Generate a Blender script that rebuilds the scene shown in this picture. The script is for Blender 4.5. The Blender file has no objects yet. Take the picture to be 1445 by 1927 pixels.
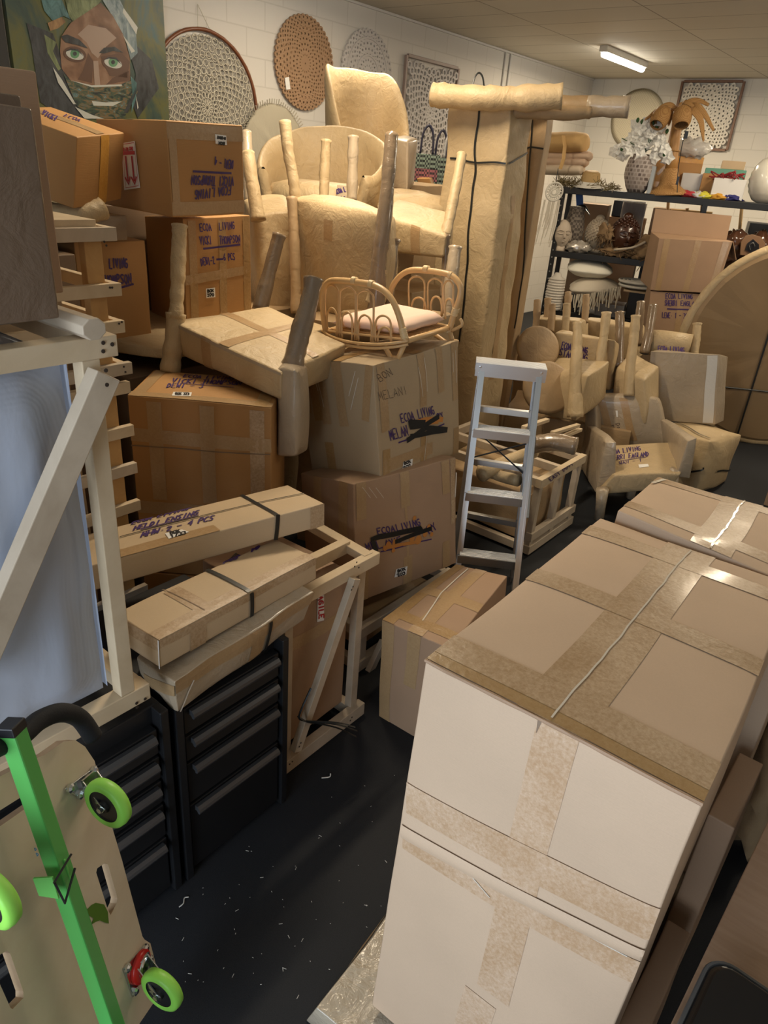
import bpy, bmesh, math, random
from mathutils import Vector, Matrix, noise
random.seed(7)
sc = bpy.context.scene
COL = sc.collection
V = Vector
PI = math.pi

# ------------------------------------------------------------------ camera
CX, CY, FL, HC = 722.5, 963.5, 1330.0, 1.9
pit, rol, yaw = math.radians(26.2), math.radians(4.635), math.radians(37.1)
_f = V((0, math.cos(pit), -math.sin(pit))); _u = V((0, math.sin(pit), math.cos(pit))); _x = V((1, 0, 0))
_x, _u = math.cos(rol)*_x + math.sin(rol)*_u, -math.sin(rol)*_x + math.cos(rol)*_u
_M = Matrix.Rotation(yaw, 3, 'Z')
CF, CU, CR = _M @ _f, _M @ _u, _M @ _x
CAM = V((0, 0, HC))
cam = bpy.data.cameras.new('camera'); camo = bpy.data.objects.new('camera', cam); COL.objects.link(camo)
cam.sensor_fit = 'VERTICAL'; cam.sensor_height = 36; cam.lens = 36*FL/1927; cam.clip_start = 0.05
camo.matrix_world = Matrix(((CR.x, CU.x, -CF.x, 0), (CR.y, CU.y, -CF.y, 0), (CR.z, CU.z, -CF.z, HC), (0, 0, 0, 1)))
sc.camera = camo

# ------------------------------------------------------------------ world, light, exposure
sc.view_settings.view_transform = 'Standard'; sc.view_settings.look = 'None'
sc.view_settings.exposure = -0.05; sc.view_settings.gamma = 1.0; sc.view_settings.use_curve_mapping = False
world = bpy.data.worlds.new('world'); sc.world = world; world.use_nodes = True
wb = world.node_tree.nodes['Background']; wb.inputs[0].default_value = (0.55, 0.72, 1.0, 1); wb.inputs[1].default_value = 1.2
ROOM = dict(x0=-5.22, x1=3.6, y0=-2.2, y1=11.05, z=3.2)
def area(name, loc, rot, sx, sy, energy, color):
    l = bpy.data.lights.new(name, 'AREA'); l.shape = 'RECTANGLE'; l.size = sx; l.size_y = sy
    l.energy = energy; l.color = color
    o = bpy.data.objects.new(name, l); COL.objects.link(o); o.location = loc; o.rotation_euler = rot
    return o
# daylight through the shopfront opening behind the photographer
area('shopfront_daylight', (-.45, -2.12, 1.35), (math.radians(90), 0, 0), 2.5, 2.3, 105, (0.82, 0.91, 1.0))
TUBE_E, TUBE_C = 56, (1.0, 0.82, 0.58)
TUBES = [(-3.92, 9.0, 1.25), (-3.92, 4.7, .55), (-2.45, 2.7, 1), (-0.9, 6.6, .95), (1.5, 5.0, .45), (-0.9, 9.4, 1.1)]

# ------------------------------------------------------------------ pixel helpers (photo pixel -> point in the place)
def ray(px, py): return CF + (px-CX)/FL*CR - (py-CY)/FL*CU
def at(px, py, D): return CAM + ray(px, py)*D
def A(*l): return [at(*q) for q in l]
def onx(px, py, X): r = ray(px, py); return CAM + r*(X/r.x)
def ony(px, py, Y): r = ray(px, py); return CAM + r*(Y/r.y)
def onz(px, py, Z): r = ray(px, py); return CAM + r*((Z-HC)/r.z)
def pj(p):
    v = p-CAM; q = max(v.dot(CF), .05); return (CX+FL*v.dot(CR)/q, CY-FL*v.dot(CU)/q)
def dep(p): return (p-CAM).dot(CF)

# ------------------------------------------------------------------ materials
MATS = {}
def nt(name, base=(.5, .5, .5), rough=.6, metal=0, spec=.5, coat=0):
    m = bpy.data.materials.new(name); m.use_nodes = True; t = m.node_tree; b = t.nodes['Principled BSDF']
    b.inputs['Base Color'].default_value = (*base, 1); b.inputs['Roughness'].default_value = rough
    b.inputs['Metallic'].default_value = metal; b.inputs['Specular IOR Level'].default_value = spec
    b.inputs['Coat Weight'].default_value = coat; b.inputs['Coat Roughness'].default_value = .12
    return m, t, b
def mapc(t, scale=(1, 1, 1), kind='Object'):
    c = t.nodes.new('ShaderNodeTexCoord'); m = t.nodes.new('ShaderNodeMapping'); m.inputs['Scale'].default_value = scale
    t.links.new(c.outputs[kind], m.inputs[0]); return m.outputs[0]
def noi(t, vec, scale, detail=4, rough=.55, dist=0):
    n = t.nodes.new('ShaderNodeTexNoise'); n.inputs['Scale'].default_value = scale; n.inputs['Detail'].default_value = detail
    n.inputs['Roughness'].default_value = rough; n.inputs['Distortion'].default_value = dist
    t.links.new(vec, n.inputs['Vector']); return n.outputs['Fac']
def ramp(t, fac, stops):
    r = t.nodes.new('ShaderNodeValToRGB'); e = r.color_ramp.elements
    while len(e) < len(stops): e.new(.5)
    for k, (p, c) in enumerate(stops): e[k].position = p; e[k].color = (*c, 1) if len(c) == 3 else c
    t.links.new(fac, r.inputs[0]); return r.outputs[0]
def bump(t, b, h, strength=.3, dist=.01):
    n = t.nodes.new('ShaderNodeBump'); n.inputs['Strength'].default_value = strength; n.inputs['Distance'].default_value = dist
    t.links.new(h, n.inputs['Height']); t.links.new(n.outputs[0], b.inputs['Normal']); return n
def math_(t, op, a, b_=None):
    n = t.nodes.new('ShaderNodeMath'); n.operation = op
    for k, v in enumerate((a, b_)):
        if v is None: continue
        if isinstance(v, (int, float)): n.inputs[k].default_value = v
        else: t.links.new(v, n.inputs[k])
    return n.outputs[0]
def mul(c, k): return tuple(min(1, x*k) for x in c)

def kraft(name, c, var=.08, rough=.62, fibre=.12, coat=0.0, spec=.35, corr=0.0):
    m, t, b = nt(name, c, rough, spec=spec, coat=coat)
    v = mapc(t); n = noi(t, v, 3.0, 3); n2 = noi(t, v, 260, 2, .7)
    mix = math_(t, 'ADD', math_(t, 'MULTIPLY', n, .75), math_(t, 'MULTIPLY', n2, .25))
    t.links.new(ramp(t, mix, [(.3, mul(c, 1-var)), (.7, mul(c, 1+var))]), b.inputs['Base Color'])
    h = noi(t, mapc(t, (1, 1, 30)), 14, 3)
    bump(t, b, math_(t, 'ADD', math_(t, 'MULTIPLY', n2, .15), h), fibre, .004)
    return m
def paper(name, c, rough=.5, gloss=.0, crease=.55):
    m, t, b = nt(name, c, rough, spec=.4, coat=gloss)
    v = mapc(t); n = noi(t, v, 4.5, 4)
    t.links.new(ramp(t, n, [(.28, mul(c, .86)), (.72, mul(c, 1.08))]), b.inputs['Base Color'])
    vo = t.nodes.new('ShaderNodeTexVoronoi'); vo.feature = 'DISTANCE_TO_EDGE'; vo.inputs['Scale'].default_value = 7
    mp = mapc(t, (1, 1, .6)); wn = t.nodes.new('ShaderNodeTexNoise'); wn.inputs['Scale'].default_value = 3; t.links.new(mp, wn.inputs['Vector'])
    ad = t.nodes.new('ShaderNodeMixRGB'); ad.blend_type = 'ADD'; ad.inputs[0].default_value = .6; t.links.new(mp, ad.inputs[1]); t.links.new(wn.outputs['Color'], ad.inputs[2])
    t.links.new(ad.outputs[0], vo.inputs['Vector'])
    n3 = noi(t, v, 11, 5, .6, 1.2)
    sm = t.nodes.new('ShaderNodeMapRange'); sm.inputs['From Max'].default_value = .12; t.links.new(vo.outputs['Distance'], sm.inputs['Value'])
    bump(t, b, math_(t, 'ADD', math_(t, 'MULTIPLY', sm.outputs[0], .12), math_(t, 'ADD', n3, math_(t, 'MULTIPLY', noi(t, v, 38, 4, .6, .8), .22))), crease, .012)
    return m
def tapem(name, c, c2, rough=.30, streak=.45, along=(1, 1, 1)):
    m, t, b = nt(name, c, rough, spec=.5, coat=.15)
    v = mapc(t); n = noi(t, v, 5, 3); s = noi(t, mapc(t, (1, 1, 1)), 130, 4, .75)
    f = math_(t, 'ADD', math_(t, 'MULTIPLY', n, .45), math_(t, 'MULTIPLY', s, .55))
    t.links.new(ramp(t, f, [(.40, c), (.40+streak*.45, c2)]), b.inputs['Base Color'])
    bump(t, b, noi(t, v, 45, 4), .35, .004)
    return m
def wood(name, c1, c2, scale=(1, 1, 1), rough=.6):
    m, t, b = nt(name, c1, rough, spec=.3)
    n = noi(t, mapc(t, scale), 6, 6, .6, 1.5); n2 = noi(t, mapc(t), 2.2, 2)
    f = math_(t, 'ADD', math_(t, 'MULTIPLY', n, .6), math_(t, 'MULTIPLY', n2, .4))
    t.links.new(ramp(t, f, [(.32, c2), (.62, c1)]), b.inputs['Base Color'])
    bump(t, b, n, .15, .003)
    return m
def plain(name, c, rough=.5, metal=0, spec=.5, coat=0, bmp=0, bs=60):
    m, t, b = nt(name, c, rough, metal, spec, coat)
    if bmp: bump(t, b, noi(t, mapc(t), bs, 4), bmp, .003)
    return m
def weave(name, c1, c2, sc_=120, rough=.7, st=.6):
    m, t, b = nt(name, c1, rough, spec=.3)
    w = t.nodes.new('ShaderNodeTexChecker'); w.inputs['Scale'].default_value = sc_; t.links.new(mapc(t), w.inputs['Vector'])
    n = noi(t, mapc(t), sc_*.6, 3)
    t.links.new(ramp(t, math_(t, 'ADD', math_(t, 'MULTIPLY', w.outputs['Fac'], .5), math_(t, 'MULTIPLY', n, .5)), [(.25, c2), (.7, c1)]), b.inputs['Base Color'])
    bump(t, b, w.outputs['Fac'], st, .002)
    return m

CARTON = kraft('carton_kraft', (.41, .22, .08))
CARTON2 = kraft('carton_pinkish', (.37, .24, .15))
CARTON3 = kraft('carton_pale', (.55, .40, .275), fibre=.1)
CARTON4 = kraft('carton_parcel', (.52, .39, .245))
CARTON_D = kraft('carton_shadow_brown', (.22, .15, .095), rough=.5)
PAPER = paper('wrap_paper', (.50, .375, .215), crease=.65)
PAPER_B = paper('wrap_paper_brown', (.40, .275, .15), crease=.4)
PAPER_G = paper('wrap_paper_film', (.42, .335, .235), rough=.32, gloss=.35, crease=.5)
PAPER_DK = paper('wrap_film_dark', (.25, .18, .115), rough=.22, gloss=.6, crease=.45)
TAPE = tapem('tape_brown', (.33, .195, .075), (.40, .26, .12))
TAPE_L = tapem('tape_speckled', (.33, .205, .095), (.50, .36, .225), rough=.42, streak=.5)
TAPE_F = tapem('tape_daylit_front', (.47, .30, .17), (.64, .47, .33), streak=.5)  # lid tape recoloured paler and warmer to offset daylight's cast on the front
TAPE_S = tapem('tape_soft', (.37, .235, .115), (.44, .30, .16), streak=.6)
TAPE_O = tapem('tape_orange', (.55, .27, .05), (.62, .34, .08))
FILM = plain('clear_film_streak', (.72, .66, .56), .08, spec=1, coat=1, bmp=.5, bs=30)
INK = plain('purple_marker', (.045, .018, .12), .5)
INK_K = plain('black_marker', (.004, .004, .005), .45)
INK_O = plain('orange_marker', (.50, .20, .04), .6)
INK_R = plain('red_print', (.45, .012, .02), .5)
PEN = plain('pen_ink', (.08, .05, .04), .6)
LABEL = plain('white_label', (.80, .79, .76), .4)
STRAPM = plain('black_strap', (.012, .014, .014), .35)
PINE = wood('pine', (.62, .50, .34), (.50, .38, .24))
PINE_G = wood('pine_grey', (.54, .45, .34), (.40, .32, .23))
PINE_O = wood('pine_orange', (.55, .33, .13), (.40, .21, .07))
NAILM = plain('nail', (.03, .02, .015), .5)
ALU = plain('aluminium', (.62, .64, .66), .30, 1.0, bmp=.05, bs=200)
ALU_D = plain('aluminium_tread', (.78, .79, .80), .36, .35)
CABM = plain('cabinet_black', (.012, .0125, .014), .38, spec=.4)
CABH = plain('cabinet_handle', (.095, .098, .105), .34, .6)
GREEN = plain('green_paint', (.10, .46, .10), .35, coat=.2)
GREENW = plain('green_tyre', (.30, .72, .10), .42)
BLACKP = plain('black_plastic', (.012, .012, .014), .4)
FOAM = plain('black_foam', (.006, .007, .010), .75, bmp=.2, bs=300)
ZINC = plain('zinc', (.70, .74, .76), .22, 1.0)
REDP = plain('red_ring', (.60, .02, .015), .3)
PLY = wood('birch_ply', (.80, .71, .56), (.72, .61, .45), (1, 1, 1), .5)
PLYE = wood('ply_edge', (.50, .36, .22), (.35, .23, .13))
RATTAN = plain('rattan', (.60, .38, .17), .38, bmp=.15, bs=80)
RATTAN_D = weave('rattan_weave', (.50, .29, .11), (.27, .13, .04), 160)
PINKC = plain('pink_cotton', (.78, .57, .46), .85, bmp=.15, bs=120)
BLACKM = plain('shelf_black', (.012, .013, .015), .45, spec=.4)
WHITEC = plain('white_ceramic', (.66, .64, .56), .2, coat=.6)
COTTON = plain('cream_cotton', (.62, .57, .46), .9, bmp=.5, bs=60)
WHITEF = plain('white_flower', (.88, .88, .84), .8, spec=.1)
BROWNW = plain('dark_carved_wood', (.055, .020, .010), .3, coat=.4, bmp=.3, bs=60)
STONE = plain('pale_stone', (.45, .38, .29), .8, bmp=.5, bs=40)
COIR = plain('coconut_fibre', (.22, .14, .07), .95, bmp=1, bs=90)
BLUEP = plain('blue_plastic', (.02, .12, .45), .35)
LEAFG = plain('leaf_green', (.03, .09, .02), .6)
def clothm():
    m, t, b = nt('white_sheet_blue_cast', (.42, .46, .55), .55, spec=.3)  # white sheet; the daylight's blue cast is mixed into its base colour
    v = mapc(t, (1, 1, .55)); w = t.nodes.new('ShaderNodeTexWave'); w.inputs['Scale'].default_value = 70; w.inputs['Distortion'].default_value = 1.5; w.inputs['Detail'].default_value = 3
    t.links.new(v, w.inputs['Vector']); n = noi(t, v, 8, 4, .5, .6)
    bump(t, b, math_(t, 'ADD', math_(t, 'MULTIPLY', w.outputs['Fac'], .05), n), .28, .010); return m
CLOTH = clothm()

# ------------------------------------------------------------------ mesh kit
WL = {}
class MB:
    def __init__(s): s.v = []; s.f = []; s.m = []; s.mi = 0; s.st = []
    def add(s, vs, fs):
        k = len(s.v); s.st.append((k, len(s.f))); s.v += [V(p) for p in vs]
        for f in fs: s.f.append([i+k for i in f]); s.m.append(s.mi)
        return s
    def hexa(s, c):   # c: 8 points, bottom ring 4 then top ring 4
        return s.add(c, [(3, 2, 1, 0), (4, 5, 6, 7), (0, 1, 5, 4), (1, 2, 6, 5), (2, 3, 7, 6), (3, 0, 4, 7)])
    def box(s, c, size, R=None):
        R = R or Matrix.Identity(3); c = V(c); x, y, z = [q/2 for q in size]
        return s.hexa([c+R@V(p) for p in ((-x, -y, -z), (x, -y, -z), (x, y, -z), (-x, y, -z), (-x, -y, z), (x, -y, z), (x, y, z), (-x, y, z))])
    def beam(s, p, q, w, h, up=(0, 0, 1), ext=0):
        p, q = V(p), V(q); d = (q-p).normalized(); p = p-d*ext; q = q+d*ext
        up = V(up); sd = d.cross(up).normalized(); up = sd.cross(d).normalized()
        a, b = sd*w/2, up*h/2
        return s.hexa([p-a-b, p+a-b, q+a-b, q-a-b, p-a+b, p+a+b, q+a+b, q-a+b])
    def tube(s, path, r, seg=10, cap=True, flat=1.0, jit=0, closed=False, rot=0):
        path = [V(p) for p in path]; n = len(path)
        if not isinstance(r, (list, tuple)): r = [r]*n
        vs = []; fs = []; prev = None
        for i, p in enumerate(path):
            if closed: d = path[(i+1) % n]-path[i-1]
            else: d = path[min(i+1, n-1)]-path[max(i-1, 0)]
            d = d.normalized() if d.length > 1e-9 else V((0, 0, 1))
            if prev is None:
                a = d.cross(V((0, 0, 1)));
                if a.length < .2: a = d.cross(V((0, 1, 0)))
                a.normalize()
            else:
                a = prev-d*prev.dot(d); a = a.normalized() if a.length > 1e-6 else d.orthogonal().normalized()
            prev = a; b = d.cross(a)
            for k in range(seg):
                t = 2*PI*k/seg+rot; rr = r[i]*(1+(random.uniform(-jit, jit) if jit else 0))
                vs.append(p+a*rr*math.cos(t)+b*rr*math.sin(t)*flat)
        for i in range(n-1+(1 if closed else 0)):
            for k in range(seg):
                i2 = (i+1) % n
                fs.append((i*seg+k, i*seg+(k+1) % seg, i2*seg+(k+1) % seg, i2*seg+k))
        if cap and not closed: fs += [tuple(range(seg))[::-1], tuple((n-1)*seg+k for k in range(seg))]
        return s.add(vs, fs)
    def lathe(s, prof, c, ax=(0, 0, 1), seg=28, ref=None, cap=True):
        c = V(c); ax = V(ax).normalized(); a = V(ref) if ref else ax.orthogonal(); a = (a-ax*a.dot(ax)).normalized(); b = ax.cross(a)
        vs = []; fs = []
        for r, z in prof:
            for k in range(seg):
                t = 2*PI*k/seg; vs.append(c+ax*z+(a*math.cos(t)+b*math.sin(t))*r)
        for i in range(len(prof)-1):
            for k in range(seg): fs.append((i*seg+k, i*seg+(k+1) % seg, (i+1)*seg+(k+1) % seg, (i+1)*seg+k))
        if cap and prof[0][0] > 1e-4: fs.append(tuple(range(seg))[::-1])
        if cap and prof[-1][0] > 1e-4: fs.append(tuple((len(prof)-1)*seg+k for k in range(seg)))
        return s.add(vs, fs)
    def ball(s, c, r, R=None, nu=20, nv=12, amp=0, freq=3, fn=None):
        R = R or Matrix.Identity(3); c = V(c)
        if not isinstance(r, (tuple, list)): r = (r, r, r)
        vs = []; fs = []
        for j in range(nv+1):
            for i in range(nu):
                th = PI*j/nv; ph = 2*PI*i/nu; d = V((math.sin(th)*math.cos(ph), math.sin(th)*math.sin(ph), math.cos(th)))
                k = 1+amp*noise.noise(d*freq+c*7)
                if fn: d = fn(d)
                vs.append(c+R@V((d.x*r[0]*k, d.y*r[1]*k, d.z*r[2]*k)))
        for j in range(nv):
            for i in range(nu): fs.append((j*nu+i, (j+1)*nu+i, (j+1)*nu+(i+1) % nu, j*nu+(i+1) % nu))
        return s.add(vs, fs)
    def patch(s, fn, nu, nv):
        vs = [fn(i/nu, j/nv) for j in range(nv+1) for i in range(nu+1)]
        return s.add(vs, [(j*(nu+1)+i, j*(nu+1)+i+1, (j+1)*(nu+1)+i+1, (j+1)*(nu+1)+i) for j in range(nv) for i in range(nu)])
    def slab(s, poly, th, n):   # polygon extruded by th against n
        n = V(n).normalized(); k = len(poly); b = [V(p)-n*th for p in poly]
        return s.add([V(p) for p in poly]+b, [tuple(range(k)), tuple(range(2*k-1, k-1, -1))]+[(i, i+k, (i+1) % k+k, (i+1) % k) for i in range(k)])
    def shake(s, amp, freq=4):
        s.v = [p+noise.noise_vector(p*freq)*amp for p in s.v]; return s
    def pieces(s, name, mat, parent, **k):   # every added shape becomes a part of its own
        out = []
        for i, (a, b) in enumerate(s.st):
            a2, b2 = s.st[i+1] if i+1 < len(s.st) else (len(s.v), len(s.f))
            q = MB(); q.v = s.v[a:a2]; q.f = [[j-a for j in f] for f in s.f[b:b2]]; q.m = s.m[b:b2]
            if q.v: out.append(q.build(name, mat, parent, **k))
        return out
    def build(s, name, mat, parent=None, smooth=False, bev=0, weld=False, fixn=True):
        me = bpy.data.meshes.new(name)
        if parent is None:
            lo = V((min(p.x for p in s.v), min(p.y for p in s.v), min(p.z for p in s.v))); hi = V((max(p.x for p in s.v), max(p.y for p in s.v), max(p.z for p in s.v)))
            org = V(((lo.x+hi.x)/2, (lo.y+hi.y)/2, lo.z))
        else: org = WL[parent.name]
        me.from_pydata([tuple(p-org) for p in s.v], [], s.f)
        mats = mat if isinstance(mat, (list, tuple)) else [mat]
        for m in mats: me.materials.append(m)
        if len(mats) > 1: me.polygons.foreach_set('material_index', s.m)
        if weld or fixn:
            bm = bmesh.new(); bm.from_mesh(me)
            if weld: bmesh.ops.remove_doubles(bm, verts=bm.verts, dist=1e-5)
            if fixn: bmesh.ops.recalc_face_normals(bm, faces=bm.faces)
            bm.to_mesh(me); bm.free()
        if smooth: me.polygons.foreach_set('use_smooth', [True]*len(me.polygons))
        me.update()
        o = bpy.data.objects.new(name, me); COL.objects.link(o)
        if parent is None: o.location = org
        else: o.parent = parent
        WL[o.name] = org
        if bev:
            b = o.modifiers.new('bevel', 'BEVEL'); b.width = bev; b.segments = 2; b.limit_method = 'ANGLE'; b.angle_limit = math.radians(40)
            if smooth: b.harden_normals = True
        return o
def tag(o, label, cat, group=None, kind=None):
    if kind: o['kind'] = kind
    if label: o['label'] = label
    if cat: o['category'] = cat
    if group: o['group'] = group
    return o
def thing(name, label, cat, loc, group=None):
    o = bpy.data.objects.new(name, None); COL.objects.link(o); o.location = loc; o.empty_display_size = .05; WL[o.name] = V(loc)
    return tag(o, label, cat, group)
def cr(pts, n=6, closed=False):    # catmull-rom
    pts = [V(p) for p in pts]; out = []; m = len(pts); rng = m if closed else m-1
    for i in range(rng):
        if closed: a, b, c, d = pts[i-1], pts[i], pts[(i+1) % m], pts[(i+2) % m]
        else: a, b, c, d = pts[max(i-1, 0)], pts[i], pts[i+1], pts[min(i+2, m-1)]
        for k in range(n):
            t = k/n; out.append(.5*((2*b)+(c-a)*t+(2*a-5*b+4*c-d)*t*t+(3*b-a-3*c+d)*t**3))
    if not closed: out.append(pts[-1])
    return out
def rotm(z=0, x=0, y=0): return Matrix.Rotation(math.radians(z), 3, 'Z') @ Matrix.Rotation(math.radians(x), 3, 'X') @ Matrix.Rotation(math.radians(y), 3, 'Y')

# ------------------------------------------------------------------ marker lettering
G = {'A': '00 38 60|13 53', 'B': '00 08 38 56 44 04|44 62 50 00', 'C': '67 38 05 02 30 61', 'D': '00 08 37 64 31 00', 'E': '68 08 00 60|04 44', 'F': '00 08 68|04 44',
 'G': '67 38 05 02 30 61 64 34', 'H': '00 08|60 68|04 64', 'I': '30 38', 'J': '68 62 30 01', 'K': '00 08|68 04 60', 'L': '08 00 60', 'M': '00 18 32 58 60', 'N': '00 08 60 68',
 'O': '30 02 06 38 66 62 30', 'P': '00 08 48 66 44 04', 'R': '00 08 48 66 44 04|34 60', 'S': '67 38 06 34 62 30 01', 'T': '08 68|38 30', 'U': '08 02 30 62 68', 'V': '08 30 68',
 'W': '08 10 35 50 68', 'X': '00 68|08 60', 'Y': '08 34 68|34 30', 'Z': '08 68 00 60', '0': '30 02 06 38 66 62 30', '1': '16 38 30', '2': '06 38 66 00 60', '3': '07 38 66 44 62 30 01',
 '4': '50 58 03 63', '5': '68 08 05 44 62 30 01', '6': '68 04 02 30 62 44 03', '7': '08 68 20', '8': '34 06 38 66 34 02 30 62 34', '9': '60 66 38 05 44 65', '.': '23 33', '-': '04 64', '>': '47 64 41', ' ': '',
 'a': '54 25 02 20 54 50', 'c': '44 15 02 20 41', 'e': '02 42 44 15 02 20 41', 'l': '28 20', 'm': '05 00|04 25 30|34 55 60', 'n': '05 00|04 35 50', 'o': '25 02 20 42 25', 'p': '05 0/|04 35 42 10 01', 'r': '05 00|03 35 45', 't': '28 20 40|05 45', 'D_': ''}
def glyph(ch):
    out = []
    for st in G.get(ch, '').split('|'):
        p = [(int(q[0])/6, (int(q[1]) if q[1] != '/' else -3)/8) for q in st.split()]
        if ch in 'CGOSDBPRQU023568acepo' and len(p) > 3:
            q = [p[0]]
            for i in range(len(p)-1):
                a, b = p[i], p[i+1]; q += [(a[0]*.72+b[0]*.28, a[1]*.72+b[1]*.28), (a[0]*.28+b[0]*.72, a[1]*.28+b[1]*.72)]
            p = q+[p[-1]]
        if p: out.append(p)
    return out

class Face:
    """a four-cornered surface p00,p10,p11,p01 with optional displacement"""
    def __init__(s, p00, p10, p11, p01, disp=None):
        s.c = (V(p00), V(p10), V(p11), V(p01)); s.disp = disp
        s.n = (s.c[1]-s.c[0]).cross(s.c[3]-s.c[0]).normalized()
    def base(s, u, v): a, b, c, d = s.c; return a*(1-u)*(1-v)+b*u*(1-v)+c*u*v+d*(1-u)*v
    def P(s, u, v, e=0):
        p = s.base(u, v)
        if s.disp: p = s.disp(p, u, v, s.n)
        return p+s.n*e
    def uv(s, px, py):
        u = v = .5
        for _ in range(12):
            x, y = pj(s.base(u, v)); xu, yu = pj(s.base(u+1e-3, v)); xv, yv = pj(s.base(u, v+1e-3))
            a, b, c, d = (xu-x)*1e3, (xv-x)*1e3, (yu-y)*1e3, (yv-y)*1e3; det = a*d-b*c
            if abs(det) < 1e-9: break
            ex, ey = px-x, py-y; u += (d*ex-b*ey)/det; v += (a*ey-c*ex)/det
            u = max(-.5, min(1.5, u)); v = max(-.5, min(1.5, v))
        return u, v
    def Q(s, px, py, e=0):
        u, v = s.uv(px, py); return s.P(max(0, min(1, u)), max(0, min(1, v)), e)
def ribbon(mb, pts, n, w):
    k = len(pts)
    if k < 2: return
    L = []; R = []
    for i, p in enumerate(pts):
        d = pts[min(i+1, k-1)]-pts[max(i-1, 0)]
        if d.length < 1e-9: d = V((1, 0, 0))
        sd = n.cross(d).normalized()*w/2; ex = d.normalized()*(w*.3 if i == k-1 else (-w*.3 if i == 0 else 0))
        L.append(p+sd+ex); R.append(p-sd+ex)
    mb.add(L+R, [(i, i+1, k+i+1, k+i) for i in range(k-1)])
def write(face, mb, text, a, b, h, w=.004, up=None, gap=.28, e=.0022, jit=.05):
    """lettering from photo pixel a to b (baseline), h pixels tall, laid on the face"""
    ax, ay = a; dx, dy = b[0]-ax, b[1]-ay; L = math.hypot(dx, dy); n = len(text)
    adv = 1/(n-gap*1.0+(gap if n else 0)) if n else 1
    if up: ux, uy = up
    else: ux, uy = dy/L*h, -dx/L*h
    cw = adv*(1-gap)
    for k, ch in enumerate(text):
        for st in glyph(ch):
            pts = []
            j1, j2 = random.uniform(-jit, jit), random.uniform(-jit, jit)
            fl = []
            for q in range(len(st)-1):
                for t in (0, .5): fl.append((st[q][0]*(1-t)+st[q+1][0]*t, st[q][1]*(1-t)+st[q+1][1]*t))
            fl.append(st[-1])
            for gx, gy in fl:
                fx = k*adv+gx*cw+j1*.2*cw; gy2 = gy+j2
                pts.append(face.Q(ax+dx*fx+ux*gy2, ay+dy*fx+uy*gy2, e))
            ribbon(mb, pts, face.n, w)
def line(face, mb, pts, w, e=.0022):
    out = []
    for i in range(len(pts)-1):
        m = max(2, int(math.hypot(pts[i+1][0]-pts[i][0], pts[i+1][1]-pts[i][1])/6))
        for t in range(m): out.append((pts[i][0]+(pts[i+1][0]-pts[i][0])*t/m, pts[i][1]+(pts[i+1][1]-pts[i][1])*t/m))
    out.append(pts[-1]); ribbon(mb, [face.Q(*p, e) for p in out], face.n, w)
def dot(face, mb, px, py, r, e=.0022):
    c = face.Q(px, py, e); a = face.n.orthogonal().normalized(); b = face.n.cross(a)
    mb.add([c+(a*math.cos(t*PI/6)+b*math.sin(t*PI/6))*r for t in range(12)], [tuple(range(12))])
def quad_on(face, mb, corners, e=.0015, n=4):
    P4 = [face.uv(*c) for c in corners]
    def fn(i, j):
        u = P4[0][0]*(1-i)*(1-j)+P4[1][0]*i*(1-j)+P4[2][0]*i*j+P4[3][0]*(1-i)*j
        v = P4[0][1]*(1-i)*(1-j)+P4[1][1]*i*(1-j)+P4[2][1]*i*j+P4[3][1]*(1-i)*j
        return face.P(max(0, min(1, u)), max(0, min(1, v)), e)
    mb.patch(fn, n, n)
def tape_uv(face, mb, a, b, w, e=.0012, n=14, jag=.0):
    """a tape strip of width w metres between two (u,v) points of a face"""
    pa, pb = face.base(*a), face.base(*b); d = (pb-pa).normalized(); sd = face.n.cross(d)
    du = (face.c[1]-face.c[0]).length; dv = (face.c[3]-face.c[0]).length
    eu, ev = (face.c[1]-face.c[0]).normalized(), (face.c[3]-face.c[0]).normalized()
    hu, hv = sd.dot(eu)*w/2/du, sd.dot(ev)*w/2/dv
    m = max(2, int(w/.02))
    def fn(i, j):
        k = (j-.5)*2; jj = random.uniform(-jag, jag) if (jag and (i in (0, 1))) else 0
        u = a[0]+(b[0]-a[0])*i+hu*k+jj*(b[0]-a[0]); v = a[1]+(b[1]-a[1])*i+hv*k+jj*(b[1]-a[1])
        return face.P(max(0.001, min(.999, u)), max(.001, min(.999, v)), e)
    mb.patch(fn, n, m)
def tape_px(face, mb, a, b, w, e=.0012, n=14): tape_uv(face, mb, face.uv(*a), face.uv(*b), w, e, n)

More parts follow.
